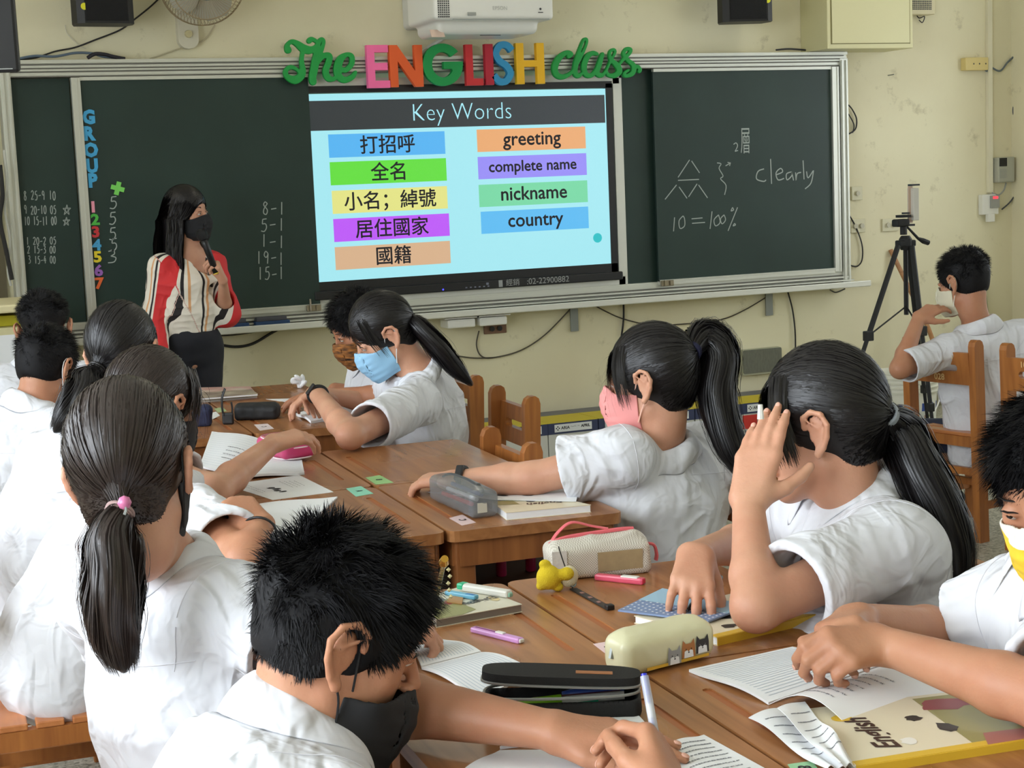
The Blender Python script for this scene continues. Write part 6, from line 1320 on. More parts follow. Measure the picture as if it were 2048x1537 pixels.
# ================================================================== things on the desks
def T_(x, y, h=0.0): return at_z(x, y, TZ+h)
def bil(Q, u, v): return (1-u)*(1-v)*Q[0]+u*(1-v)*Q[1]+u*v*Q[2]+(1-u)*v*Q[3]
def sheet(Q, name, m, parent=None, th=.0012, bulge=0, curl=None, n=14, z=None):
    """paper lying on the desk: Q four corners in world space (u along Q0-Q1, v along Q0-Q3); bulge lifts the page near u=0, curl(u,v) adds height"""
    f = lambda u, v: bil(Q, u, v)+np.array([0, 0, bulge*math.sin(pi*min(1, u*1.15+.0))*(1-u)**.6 + (curl(u, v) if curl else 0)])
    V = []; F = []
    for s in (0, 1):
        for i in range(n+1):
            for j in range(n+1): V.append(f(i/n, j/n)+np.array([0, 0, th*s]))
    k = (n+1)**2; g = lambda i, j: i*(n+1)+j
    for i in range(n):
        for j in range(n): q = (g(i, j), g(i+1, j), g(i+1, j+1), g(i, j+1)); F.append(tuple(a+k for a in q)); F.append(q[::-1])
    E = [g(i, 0) for i in range(n)]+[g(n, j) for j in range(n)]+[g(i, n) for i in range(n, 0, -1)]+[g(0, j) for j in range(n, 0, -1)]
    for a, b in zip(E, E[1:]+E[:1]): F.append((a, b, b+k, a+k))
    nrm = np.cross(Q[1]-Q[0], Q[3]-Q[0])[2]
    if nrm < 0: F = [q[::-1] for q in F]
    o = MB().add(V, F).build(name, m, parent, smooth=True, world=parent is not None, auto=40)
    return o, (lambda u, v, e=.0004: f(u, v)+np.array([0, 0, th+e]))
def rule_lines(F_, nl, parent, a=.06, b=.96, w=.0006, name='ruled_lines', v0=.08, v1=.95, along='u'):
    mb = MB()
    for k in range(nl):
        v = v0+(v1-v0)*k/(nl-1); P = [F_(a+(b-a)*t/12, v) if along == 'u' else F_(v, a+(b-a)*t/12) for t in range(13)]
        for p, q in zip(P[:-1], P[1:]):
            d = unit(q-p); s_ = np.array([-d[1], d[0], 0])*w; mb.add([p-s_, q-s_, q+s_, p+s_], [(0, 1, 2, 3)])
    return tag(mb.build(name, MT['rule'], parent, world=True), kind='stuff')
def jot(F_, spec, parent, name='handwriting', m=None, w=.0005):
    """rows of small writing: spec (u0,u1,v,height)"""
    mb = MB(); r = random.Random(len(spec)*7+int(abs(F_(0, 0)[0])*1000))
    for u0, u1, v, h in spec:
        u = u0
        while u < u1:
            L = r.uniform(.02, .06); P = [F_(min(u+L*t/5, 1), min(1, max(0, v+h*(.5 if t % 2 else -.5)*r.uniform(.3, 1))), .0006) for t in range(6)]
            for p, q in zip(P[:-1], P[1:]):
                d = unit(q-p); s_ = np.array([-d[1], d[0], 0])*w; mb.add([p-s_, q-s_, q+s_, p+s_], [(0, 1, 2, 3)])
            u += L+r.uniform(.008, .02)
    return tag(mb.build(name, m or MT['inkg'], parent, world=True), kind='stuff')
def patch(F_, poly, m, parent, name, e=.0005):
    """a printed area: polygon in (u,v)"""
    P = [(p[0], p[1]) for p in poly]; t = tessellate_polygon([[Vector((p[0], p[1], 0)) for p in P]]); V = [F_(p[0], p[1], e) for p in P]; F = []
    for a in t:
        a = tuple(a); n = np.cross(V[a[1]]-V[a[0]], V[a[2]]-V[a[0]])[2]; F.append(a if n > 0 else a[::-1])
    return MB().add(V, F).build(name, m, parent, world=True)
def blob(cx, cy, rx, ry, seed=0, n=14, k=.25):
    r = random.Random(seed); return [(cx+rx*cos(2*pi*i/n)*(1+r.uniform(-k, k)), cy+ry*sin(2*pi*i/n)*(1+r.uniform(-k, k))) for i in range(n)]
def top_word(F_, s, u, v, h, parent, m, du=(1, 0), dv=(0, 1), name='cover_lettering', shear=0, off=.0006):
    """word laid on a surface map F_: centre (u,v), height h metres, text runs along du and up along dv in (u,v) space"""
    O = F_(u, v, .0008); eu = unit(F_(u+.01*du[0], v+.01*du[1])-F_(u, v)); ev = F_(u+.01*dv[0], v+.01*dv[1])-F_(u, v); ev = unit(ev-eu*(ev@eu)); mb = MB(); put_text(mb, s, O, eu, ev, h, off=off, shear=shear)
    if np.cross(eu, ev)[2] < 0: mb.f = [q[::-1] for q in mb.f]
    return mb.build(name, m, parent, world=True)
def empty_at(name, p, lab, cat, group=None): return empty(name, (p[0], p[1], p[2]), 0, lab, cat, group)
def book(px, th, lab, cover, pages, spine=None, spine_side=None, z=0.0, nm='textbook', group=None):
    """closed book: px = the four top corners in the photograph"""
    Q = [T_(x, y, z+th) for x, y in px]; c = sum(Q)/4; t = empty_at(nm, (c[0], c[1], TZ+z), lab, 'book', group); poly = [(q[0], q[1]) for q in Q]
    ar = sum(poly[i][0]*poly[(i+1) % 4][1]-poly[(i+1) % 4][0]*poly[i][1] for i in range(4))
    ins = [((p[0]-c[0])*.985+c[0], (p[1]-c[1])*.985+c[1]) for p in poly]
    MB().prism(ins if ar > 0 else ins[::-1], TZ+z+.001, TZ+z+th-.0012).build('pages', pages, t, world=True)
    MB().prism(poly if ar > 0 else poly[::-1], TZ+z, TZ+z+.0012).build('back_cover', cover, t, world=True)
    MB().prism(poly if ar > 0 else poly[::-1], TZ+z+th-.0012, TZ+z+th).build('front_cover', cover, t, world=True)
    if spine is not None:
        a, b = Q[spine_side], Q[(spine_side+1) % 4]; d = unit(b-a); n = np.array([d[1], -d[0], 0]); n = n if n@(a-c) > 0 else -n; L = np.linalg.norm(b-a)
        Rm = np.stack([d, n, [0, 0, 1]], 1); MB().box((a+b)/2*[1, 1, 0]+[0, 0, TZ+z+th/2]+n*.0008, (L, .002, th), R=Rm).build('spine', spine, t, world=True)
        MB().box((a+b)/2*[1, 1, 0]+[0, 0, TZ+z+th+.0003]-n*.008, (L, .016, .0005), R=Rm).build('spine_band', spine, t, world=True)
    F_ = lambda u, v, e=.0004: bil(Q, u, v)+np.array([0, 0, e])
    return t, F_
MT['pages'] = mat('book_pages', srgb(214, 210, 198), .8, noise=.12, nscale=300, stretch=(.05, .05, 3))
MT['cover'] = mat('cream_book_cover', srgb(226, 216, 188), .3, spec=.5)
olive = mat('cover_olive', srgb(150, 142, 84), .35); red_ = mat('cover_red', srgb(142, 44, 58), .35); blk = mat('cover_black', srgb(40, 32, 30), .35); yel = mat('cover_yellow', srgb(218, 178, 52), .4); brn = mat('cover_dark_lettering', srgb(58, 36, 30), .4)
def english_cover(t, F_, flip=False, s=1):
    f = (lambda u, v, e=.0004: F_(1-u, 1-v, e)) if flip else F_
    patch(f, [(.55, .02), (.98, .02), (.98, .95), (.72, .9), (.62, .6), (.5, .4)], olive, t, 'cover_picture', .0002); patch(f, blob(.66, .30, .14, .12, 2), red_, t, 'cover_figure', .0004)
    patch(f, blob(.46, .26, .05, .07, 3), blk, t, 'cover_figure', .0004); patch(f, blob(.55, .62, .10, .05, 4), blk, t, 'cover_figure', .0004); patch(f, blob(.12, .80, .05, .07, 5, k=.02), yel, t, 'cover_disc', .0004)
    top_word(f, 'English', .26, .66, .038*s, t, brn, du=(1, 0), dv=(0, -1) if np.cross(F_(1, 0)-F_(0, 0), F_(0, 1)-F_(0, 0))[2]*(1) < 0 else (0, 1), shear=.25, off=.0008)
# --- labels stuck on the desks
def label(px, rgb, cn, lab, word=None, m2=None):
    Q = [T_(x, y, .0002) for x, y in px]; o, F_ = sheet(Q, 'desk_label', mat('label_'+cn, srgb(*rgb), .6), None, .0004, n=1); tag(o, lab, 'label', 'labels stuck on the desks')
    if word: top_word(F_, word, .5, .5, .022, o, m2 or MT['ink'], du=(0, -1), dv=(1, 0), name='label_print')
label([(898, 1037), (925, 1030), (952, 1046), (924, 1052)], (226, 200, 200), 'pale_pink', 'pale pink label with a black C before the grey pencil case', 'C')
label([(731, 956), (760, 951), (787, 966), (752, 970)], (150, 196, 130), 'green', 'green label under the fingers of the stretched hand', 'B')
label([(692, 978), (722, 973), (747, 988), (712, 994)], (140, 208, 180), 'mint', 'mint patterned label beside the crossing of the middle desks', 'A')
label([(1186, 1289), (1222, 1283), (1250, 1302), (1216, 1312)], (232, 204, 204), 'rose', 'pink label half under the cream dog pencil case', 'C')
label([(508, 850), (535, 848), (548, 858), (520, 862)], (220, 206, 206), 'faint_pink', 'pale label at the edge of the far desk before the black pouch', 'C')
label([(1575, 1530), (1625, 1523), (1640, 1545), (1590, 1552)], (156, 206, 160), 'light_green', 'light green label at the bottom edge of the picture', 'B')
label([(428, 818), (445, 815), (454, 823), (436, 826)], (170, 190, 140), 'olive_green', 'green label near the standing black watch')
# --- notebooks and sheets
def notebook(pages, lab, lines=16, jots=None, z=.0, nm='open_notebook', cov=None, th=.004, bul=.008, along='u'):
    c = sum(T_(x, y, z) for x, y in pages[0])/4; t = empty_at(nm, (c[0], c[1], TZ+z), lab, 'notebook')
    for k, px in enumerate(pages):
        Q = [T_(x, y, z+.0005) for x, y in px]; o, F_ = sheet(Q, 'page', MT['paper'], t, th, bul)
        if lines: rule_lines(F_, lines, o, along=along)
        if jots and k < len(jots) and jots[k]: jot(F_, jots[k], o)
    return t
notebook([[(962, 1310), (1075, 1344), (962, 1403), (843, 1340)][0:1]+[(1075, 1344), (962, 1403), (843, 1340)], [(962, 1308), (876, 1281), (820, 1300), (843, 1338)]], 'open ruled notebook beside the face of the boy in front', 17)
notebook([[(1537, 1411), (1378, 1345), (1585, 1299), (1765, 1335)]], 'open ruled notebook under the hands of the yellow-mask boy', 20, along='v')
nb2 = [T_(1537, 1411, .006), T_(1706, 1462, .001), T_(1975, 1367, .001), T_(1790, 1325, .006)]
o, F_ = sheet(nb2, 'curling_page', MT['paper'], None, .0008, 0, lambda u, v: .028*math.sin(pi*min(1, u*1.02))*(1-.35*v)); tag(o, 'curling written notebook page before the yellow-mask boy', 'paper'); jot(F_, [(.30, .62, .10+.07*k, .018) for k in range(7)], o)
notebook([[(1302, 1466), (1232, 1402), (1120, 1452), (1000, 1500)][0:4], [(1330, 1500), (1408, 1476), (1560, 1560), (1380, 1620)]], 'notebook the boy in front is writing in', 0, [None, [(.2, .85, .1+.08*k, .02) for k in range(9)]], bul=.006)
o, F_ = sheet([T_(925, 1542), T_(1000, 1502), T_(1240, 1500), T_(1240, 1640)], 'loose_page', MT['paper'], None, .0008, .004); tag(o, 'white page under the forearm of the boy in front', 'paper')
notebook([[(472, 962), (400, 935), (424, 867), (520, 882)], [(472, 962), (609, 950), (604, 925), (520, 882)]], 'open ruled notebook under the pink pencil case', 16, [[(.15, .5, .3+.1*k, .03) for k in range(4)], None], th=.006)
notebook([[(470, 1070), (620, 1052), (675, 997), (478, 1020)], [(470, 1070), (620, 1052), (690, 1110), (500, 1140)]], 'white open notebook behind the spiky hair', 0, th=.004)
notebook([[(622, 848), (592, 832), (640, 818), (690, 836)]], 'small white booklet before the blue-mask girl', 0, nm='booklet', th=.008)
o, F_ = sheet([T_(454, 971), T_(545, 1001), T_(667, 985), T_(598, 951)], 'worksheet', MT['paper'], None, .0008); tag(o, 'printed worksheet with dark ink pictures between the middle desks', 'paper')
for k in range(4): patch(F_, blob(.45+.08*k, .35+.04*(k % 2), .035, .06, k+5), MT['ink'], o, 'ink_picture')
jot(F_, [(.2+.02*k, .55, .62+.06*k, .014) for k in range(4)]+[(.1, .6, .12, .012), (.1, .6, .18, .012)], o, 'printed_text', MT['ink'], .0004)
o, F_ = sheet([T_(852, 985, .001), T_(990, 1001, .0182), T_(1152, 1004, .0182), T_(1160, 976, .0182)], 'worksheet', MT['paper'], None, .0008); tag(o, 'worksheet with small black pictures under the stretched forearm', 'paper')
for k in (0, 1): patch(F_, blob(.55+.0*k, .35+.22*k, .05, .045, k+3), MT['ink'], o, 'ink_picture')
jot(F_, [(.5, .8, .12+.05*k, .014) for k in range(3)]+[(.3, .5, .3, .012)], o, 'printed_text', MT['inkg'], .0004)
o, _ = sheet([T_(532, 799), T_(560, 803), T_(640, 812), T_(620, 797)], 'worksheet', MT['paper'], None, .0008); tag(o, 'white sheet lying by the hands of the blue-mask girl', 'paper')
o, _ = sheet([T_(405, 832), T_(420, 842), T_(440, 832), T_(432, 824)], 'note_sheet', MT['paper'], None, .0008); tag(o, 'small white note behind the standing watch', 'paper')
vx = Vox(T_(600, 778)-[.06, .06, .0], T_(600, 778)+[.06, .06, .07], .0035); p = T_(600, 778)
for k in range(6): vx.ell(p+[rng.uniform(-.02, .02), rng.uniform(-.02, .02), .012+.006*k], (.012, .008, .018), rotz(k)@rotx(k*.8), .004)
o = vox_obj(vx, 'tissue', MT['paper'], None, 1); tag(o, 'crumpled white tissue at the back of the far desk', 'tissue')
# --- books
t, F_ = book([(848, 1196), (940, 1168), (1044, 1209), (872, 1240)], .014, 'worn English textbook with a correction tape lying on it', mat('worn_cover', srgb(220, 216, 196), .35), mat('worn_pages', srgb(126, 116, 106), .8))
f2 = lambda u, v, e=.0004: F_(u, v, e); patch(f2, [(.0, .35), (.35, .3), (.5, .9), (.3, 1), (0, 1)], mat('cover_green', srgb(150, 150, 96), .35), t, 'cover_picture'); patch(f2, blob(.18, .28, .13, .10, 1), mat('cover_blue_grey', srgb(110, 124, 132), .35), t, 'cover_figure', .0006); patch(f2, blob(.30, .45, .07, .08, 6), red_, t, 'cover_figure', .0007)
top_word(f2, 'English', .68, .62, .026, t, blk, du=(-1, 0), dv=(0, -1), shear=.2); patch(f2, blob(.86, .66, .06, .09, 7, k=.03), mat('cover_pale_disc', srgb(226, 206, 150), .4), t, 'cover_disc', .0006)
t, F_ = book([(1268, 1232), (1434, 1276), (1664, 1222), (1480, 1184)], .013, 'English textbook with a yellow spine under the blue dotted notebook', MT['cover'], MT['paper'], yel, 1)
patch(F_, [(.3, .62), (.98, .55), (.98, .98), (.4, .98)], olive, t, 'cover_picture'); patch(F_, blob(.55, .40, .07, .05, 2), blk, t, 'cover_figure', .0007); patch(F_, blob(.80, .25, .05, .06, 2), blk, t, 'cover_figure', .0007); patch(F_, [(.55, .75), (.9, .7), (.9, .95), (.6, .95)], mat('cover_pink', srgb(176, 130, 130), .4), t, 'cover_picture', .0007)
T = MB(); a, b = T_(1434, 1276, .006), T_(1664, 1222, .006); d = unit(b-a); n = np.array([d[1], -d[0], 0]); n = n if n[1] < 0 else -n
for k, s in ((.10, '南一書局'), (.24, '國民中學'), (.46, '7上'), (.78, '英語課本')): put_text(T, s, a+(b-a)*k+n*.0022+[0, 0, .001], d, np.array([0, 0, 1.]), .009)
T.build('spine_lettering', brn, t, world=True)
o, F2 = sheet([T_(1236, 1224, .016), T_(1417, 1246, .016), T_(1500, 1215, .016), T_(1325, 1181, .016)], 'dotted_notebook', mat('notebook_blue', srgb(120, 140, 176), .5), None, .003, n=2); tag(o, 'blue notebook with white dots under the hand with the black pen', 'notebook')
patch(F2, [(.0, .45), (1, .45), (1, 1), (0, 1)], mat('notebook_light_blue', srgb(156, 192, 214), .5), o, 'cover_band'); dm = MB()
for i in range(16):
    for j in range(5):
        p = F2(.04+i*.062, .05+j*.09+.03*(i % 2), .0009); dm.add([p+.0022*np.array([cos(w), sin(w), 0]) for w in np.linspace(0, 2*pi, 8, endpoint=False)], [tuple(range(8))])
tag(dm.build('white_dots', MT['paper'], o, world=True), kind='stuff')
t, F_ = book([(1600, 1420), (1712, 1534), (2230, 1452), (2010, 1372)], .011, 'English textbook with a red and olive cover and yellow spine, lower right', MT['cover'], MT['pages'], yel, 1)
patch(F_, [(.05, .52), (.98, .46), (.98, .99), (.05, .99)], olive, t, 'cover_picture', .0002); patch(F_, blob(.22, .62, .10, .14, 2), red_, t, 'cover_figure', .0004); patch(F_, blob(.40, .40, .05, .035, 3), blk, t, 'cover_figure', .0005); patch(F_, blob(.62, .47, .09, .035, 4), blk, t, 'cover_figure', .0005)
patch(F_, blob(.24, .13, .06, .045, 5, k=.02), yel, t, 'cover_disc', .0004); patch(F_, [(.80, .55), (.99, .5), (.99, .98), (.85, .98)], mat('cover_rose', srgb(170, 110, 100), .4), t, 'cover_picture', .0006); patch(F_, blob(.75, .27, .07, .03, 8), mat('cover_white', srgb(236, 232, 222), .4), t, 'cover_picture', .0004)
top_word(F_, 'English', .55, .18, .044, t, brn, du=(-1, 0), dv=(0, -1), shear=.25, off=.001)
T = MB(); a, b = T_(1712, 1534, .005), T_(2230, 1452, .005); d = unit(b-a); n = np.array([d[1], -d[0], 0]); n = n if n[1] < 0 else -n
for k, s in ((.12, '學國民中'), (.34, '7上'), (.47, '英語課本'), (.56, '國民中學')): put_text(T, s, a+(b-a)*k+n*.0022+[0, 0, .0005], d, np.array([0, 0, 1.]), .0085)
T.build('spine_lettering', brn, t, world=True)
for k, (px, hh, lb) in enumerate((([(1497, 1443), (1560, 1424), (1700, 1545), (1655, 1550)], .003, 'torn white sheet with line drawings sticking out left of the textbook'), ([(1555, 1432), (1610, 1410), (1712, 1530), (1680, 1545)], .013, 'crumpled white sheet lying along the left edge of the textbook'))):
    Q = [T_(x, y, hh) for x, y in px]; o, F_ = sheet(Q, 'loose_sheet', MT['paper'], None, .0008, 0, lambda u, v, k=k: .004*math.sin(7*v+3*u+k)+.003*math.sin(11*u*v+k)+.004); tag(o, lb, 'paper', 'loose sheets by the textbook')
    jot(F_, [(.2, .9, .15+.12*q, .012) for q in range(6)], o, 'line_drawing')
t, F_ = book([(983, 1004), (1012, 1026), (1182, 1010), (1120, 996)], .017, 'curled English textbook behind the grey pencil case', MT['cover'], MT['paper'], z=.0)
top_word(F_, 'English', .45, .62, .030, t, brn, du=(0, 1) if False else (0, -1), dv=(1, 0), shear=.2); patch(F_, [(.0, .0), (.35, .02), (.4, .3), (0, .3)], olive, t, 'cover_picture'); patch(F_, blob(.2, .5, .09, .06, 3), blk, t, 'cover_figure')
t, F_ = book([(378, 776), (395, 800), (515, 790), (500, 773)], .012, 'reddish magazine on the far left desk', mat('magazine_red', srgb(190, 130, 124), .35, col2=srgb(206, 196, 180), nscale=14), MT['pages'])
t, F_ = book([(392, 786), (400, 797), (516, 788), (503, 779)], .007, 'worn grey textbook lying on the reddish magazine', mat('magazine_grey', srgb(182, 172, 150), .4, col2=srgb(120, 100, 90), nscale=16), MT['paper'], z=.0125)
# --- pencil cases
def loop(vx_or_none, c, Rm, rx, ry, z, r=.0022, n=48, e=3.2):
    P = []
    for k in range(n):
        w = 2*pi*k/n; cw, sw_ = cos(w), sin(w); P.append(c+Rm@np.array([rx*abs(cw)**(2/e)*np.sign(cw), ry*abs(sw_)**(2/e)*np.sign(sw_), z]))
    return P
def axes(a, b): d = unit((b-a)*[1, 1, 0]); return np.stack([d, np.array([-d[1], d[0], 0]), np.array([0, 0, 1.])], 1)
# pink case under C's hand
a, b = T_(540, 905, .03), T_(625, 922, .03); c = T_(578, 930, .0)+[0, 0, .006]; Rm = axes(T_(530, 905, 0), T_(612, 925, 0)); c = (T_(530, 905)+T_(618, 932))/2+[0, 0, .008]
t = empty_at('pencil_case', (c[0], c[1], TZ+.008), 'pink zipped pencil case with white piping on the open notebook', 'pencil case', 'pencil cases'); L2 = .088; W2 = .050
vx = Vox(c-[.14, .14, .0], c+[.14, .14, .06], .003); vx.ebox(c+[0, 0, .027], (L2, W2, .026), Rm, rad=.018); vox_obj(vx, 'shell', mat('pink_fabric', srgb(196, 58, 110), .45, coat=.3), t, 2)
MB().prism([(x*L2*.96, y*W2*.92) for x, y in [(cos(w)*abs(cos(w))**-.4 if abs(cos(w)) > 1e-6 else 0, sin(w)*abs(sin(w))**-.4 if abs(sin(w)) > 1e-6 else 0) for w in np.linspace(0, 2*pi, 40, endpoint=False)]], 0, .002, F=lambda x, y, z: tuple(c+Rm@np.array([x, y, .0525+z]))).build('clear_top', mat('pink_vinyl', srgb(222, 130, 140), .2, coat=.6), t, world=True)
for z_ in (.004, .033, .050): MB().tube(loop(None, c, Rm, L2*(1.0 if z_ < .04 else .97), W2*(1.0 if z_ < .04 else .95), z_), .0020, 6, closed=True).build('piping', mat('white_piping', srgb(240, 220, 226), .4) if 'pip' not in MT else MT['pip'], t, smooth=True, world=True)
# grey translucent case
p0, p1 = T_(888, 1000), T_(968, 1036); Rm = axes(p0, p1); c = (p0+p1)/2+[0, 0, .001]; t = empty_at('pencil_case', (c[0], c[1], TZ), 'grey translucent pencil case with pens showing through, before the stretched arm', 'pencil case', 'pencil cases')
L2 = np.linalg.norm(p1-p0)/2+.012; vx = Vox(c-[.15, .15, 0], c+[.15, .15, .09], .003)
vx.ebox(c+[0, 0, .030], (L2, .034, .030), Rm, rad=.014).ell(c+[0, 0, .045], (L2*.92, .022, .024), Rm, .02)
gm = mat('smoky_vinyl', srgb(128, 132, 134), .22, coat=.3); gm.node_tree.nodes['Principled BSDF'].inputs['Alpha'].default_value = .62; vox_obj(vx, 'shell', gm, t, 2)
MB().tube([c+Rm@np.array([x, 0, .0705-abs(x/L2)**3*.022]) for x in np.linspace(-L2*.9, L2*.9, 14)], .0030, 6).build('zipper', mat('grey_zip', srgb(70, 74, 76), .5), t, world=True)
MB().box(c+Rm@np.array([L2*.72, .004, .060]), (.030, .010, .006), R=Rm@roty(.5), bev=.002).build('zip_pull', MT['dgrey'], t, world=True)
MB().box(c+Rm@np.array([L2+.0005, -.008, .024]), (.0015, .022, .022), R=Rm).build('fabric_tag', mat('beige_tag', srgb(190, 186, 170), .8), t, world=True)
for k, (col, y_) in enumerate((((196, 60, 60), -.012), ((225, 225, 225), .0), ((60, 60, 120), .012))):
    q = MB().tube([c+Rm@np.array([-L2*.7, y_, .02+.010*k]), c+Rm@np.array([L2*.55, y_+.004, .022+.009*k])], .005, 8).build('pen_inside', mat('inside_pen_%d' % k, srgb(*col), .5), t, world=True)
# black case, open
p0, p1 = T_(975, 1420), T_(1278, 1412); Rm = axes(p0, p1); c = T_(1125, 1432)+[0, 0, .0]; t = empty_at('pencil_case', (c[0], c[1], TZ), 'black pencil case lying open with pens inside', 'pencil case', 'pencil cases')
bkm = mat('black_canvas', srgb(20, 20, 21), .8, bump=.2, bscale=600); L2 = .108
vx = Vox(c-[.16, .16, 0], c+[.16, .16, .08], .003); vx.ebox(c+[0, 0, .018], (L2, .040, .018), Rm, rad=.014).ebox(c+[0, 0, .030], (L2-.007, .034, .022), Rm, rad=.010, op='s'); vox_obj(vx, 'tray', bkm, t, 1)
zc = mat('grey_zipper', srgb(150, 152, 150), .35, metal=.5); MB().tube(loop(None, c, Rm, L2-.002, .038, .036), .0022, 6, closed=True).build('zipper', zc, t, world=True)
hc = c+Rm@np.array([.0, .010, .056]); Rl = Rm@rotx(-.03)@roty(.06); lid = MB(); P = [(x*L2*1.0, y*.036) for x, y in [(np.sign(cos(w))*abs(cos(w))**.55, np.sign(sin(w))*abs(sin(w))**.55) for w in np.linspace(0, 2*pi, 44, endpoint=False)]]
lid.prism(P, -.006, .006, F=lambda x, y, z: tuple(hc+Rl@np.array([x, y*1.0-.006, z]))); lo_ = lid.build('lid', bkm, t, smooth=True, world=True, auto=50)
MB().tube([hc+Rl@np.array([x, y-.006, -.007]) for x, y in P], .0020, 6, closed=True).build('zipper', zc, t, world=True)
MB().box(hc+Rl@np.array([.045, -.012, .0065]), (.050, .012, .001), R=Rl).build('leather_patch', mat('tan_leather', srgb(176, 116, 74), .6), t, world=True)
for k, (y_, x0, x1, col, z_) in enumerate(((-.024, -.080, .000, (128, 186, 40), .020), (-.010, -.030, .085, (206, 206, 206), .018), (-.028, -.035, .05, (30, 140, 110), .012), (.006, -.05, .08, (110, 30, 44), .014), (.018, .0, .085, (60, 90, 180), .020))):
    MB().tube([c+Rm@np.array([x0, y_, z_+.004]), c+Rm@np.array([x0+.012, y_, z_+.005]), c+Rm@np.array([x1, y_+.006, z_+.010])], [.004, .0062, .0062], 10).build('pen_inside', mat('case_pen_%d' % k, srgb(*col), .35), t, smooth=True, world=True)
# cream dog case
p0, p1 = T_(1246, 1354), T_(1404, 1314); Rm = axes(p0, p1); c = (p0+p1)/2+Rm@np.array([.004, .012, 0]); t = empty_at('pencil_case', (c[0], c[1], TZ), 'cream pencil case printed with three small animal faces', 'pencil case', 'pencil cases')
L2 = np.linalg.norm(p1-p0)/2+.012; vx = Vox(c-[.16, .16, 0], c+[.16, .16, .09], .003); vx.ebox(c+[0, 0, .029], (L2, .031, .029), Rm, rad=.018).cone(c+Rm@np.array([-L2+.03, .004, .044]), c+Rm@np.array([L2-.03, .004, .044]), .018, .018, .02)
I_, Pt = vx.band(.02); vx.D[I_] += cloth_noise(Pt, 2, .0015, (0, 0, 1), 22).astype(np.float32)
vox_obj(vx, 'shell', mat('cream_vinyl', srgb(218, 214, 176), .35, coat=.25), t, 2)
zm = mat('pale_blue_zip', srgb(130, 166, 186), .5)
for y_ in (-.003, .011): MB().tube([c+Rm@np.array([x, y_, .0622-abs(x/L2)**4*.022]) for x in np.linspace(-L2*.96, L2*.9, 16)], .0018, 5).build('zipper', zm, t, world=True)
MB().tube([c+Rm@np.array([x, .004, .0628-abs(x/L2)**4*.022]) for x in np.linspace(-L2*.96, L2*.9, 16)], .0016, 5).build('zip_teeth', MT['white'], t, world=True)
MB().tube([c+Rm@np.array([-L2*.97, .004, .040]), c+Rm@np.array([-L2*1.03, .002, .026])], .004, 6).build('zip_pull', MT['steel'], t, world=True)
fy = -.0322; fx = Rm@np.array([1., 0, 0]); fz = np.array([0, 0, 1.]); 
def face(xo, base, dark, zo=.020, nm='animal_face'):
    O = c+Rm@np.array([xo, fy, zo]); mb = MB(); Z = np.cross(fx, fz)
    def pg(P, mm, e, name):
        n = len(P); o = MB().add([O+p[0]*fx+p[1]*fz-e*Rm@np.array([0, 1., 0]) for p in P], [tuple(range(n))]).build(name, mm, t, world=True)
    pg([(-.0125, -.012), (.0125, -.012), (.0125, .004), (.0105, .0155), (.005, .009), (-.005, .009), (-.0105, .0155), (-.0125, .004)], base, .0003, nm)
    pg([(-.009, -.012), (.009, -.012), (.008, -.002), (.003, -.0005), (0, -.003), (-.003, -.0005), (-.008, -.002)], MT['paper'], .0006, 'muzzle')
    q = MB()
    for x in (-.005, .005): q.add([O+(x+.0011*cos(w))*fx+(.001+.0011*sin(w))*fz-.0009*Rm@np.array([0, 1., 0]) for w in np.linspace(0, 2*pi, 8, endpoint=False)], [tuple(range(8))])
    q.add([O+(.0016*cos(w))*fx+(-.004+.0012*sin(w))*fz-.0009*Rm@np.array([0, 1., 0]) for w in np.linspace(0, 2*pi, 8, endpoint=False)], [tuple(range(8))]); q.build('eyes_and_nose', dark, t, world=True)
face(.002, mat('print_grey', srgb(150, 150, 150), .5), MT['ink'], .019); face(.029, mat('print_brown', srgb(172, 110, 56), .5), MT['ink'], .024); face(.056, mat('print_black', srgb(44, 40, 40), .5), mat('print_eye_grey', srgb(120, 120, 120), .5), .026)
MB().box(c+Rm@np.array([.010, fy+.0012, .0085]), (L2*1.35, .0008, .0045), R=Rm).build('yellow_stripe', mat('stripe_yellow', srgb(226, 180, 60), .5), t, world=True)
# white mesh case
p0, p1 = T_(1106, 1162), T_(1296, 1143); Rm = axes(p0, p1); c = (p0+p1)/2+Rm@np.array([0, .022, 0]); t = empty_at('pencil_case', (c[0], c[1], TZ), 'white mesh pencil case with a pink zipper and pink handle', 'pencil case', 'pencil cases')
L2 = np.linalg.norm(p1-p0)/2+.004; vx = Vox(c-[.18, .18, 0], c+[.18, .18, .12], .003)
vx.ebox(c+[0, 0, .030], (L2, .038, .030), Rm, rad=.012, k=.02).cone(c+Rm@np.array([-L2+.02, 0, .052]), c+Rm@np.array([L2-.03, 0, .062]), .018, .016, .03)
mm = mat('white_mesh_fabric', srgb(212, 208, 196), .45); nt = mm.node_tree; N = nt.nodes; L = nt.links; b_ = N['Principled BSDF']; tc = N.new('ShaderNodeTexCoord'); mp = N.new('ShaderNodeMapping'); mp.inputs['Rotation'].default_value = (0, 0, -math.atan2(Rm[1, 0], Rm[0, 0])); L.new(tc.outputs['Object'], mp.inputs[0])
br = N.new('ShaderNodeTexChecker'); br.inputs['Scale'].default_value = 420; L.new(mp.outputs[0], br.inputs[0]); br.inputs['Color1'].default_value = srgb(226, 222, 212); br.inputs['Color2'].default_value = srgb(176, 170, 154); L.new(br.outputs[0], b_.inputs['Base Color'])
I_, Pt = vx.band(.02); vx.D[I_] += cloth_noise(Pt, 6, .0025, (0, 0, 1), 16).astype(np.float32); vox_obj(vx, 'shell', mm, t, 2)
pk = mat('pink_strap', srgb(222, 104, 112), .5)
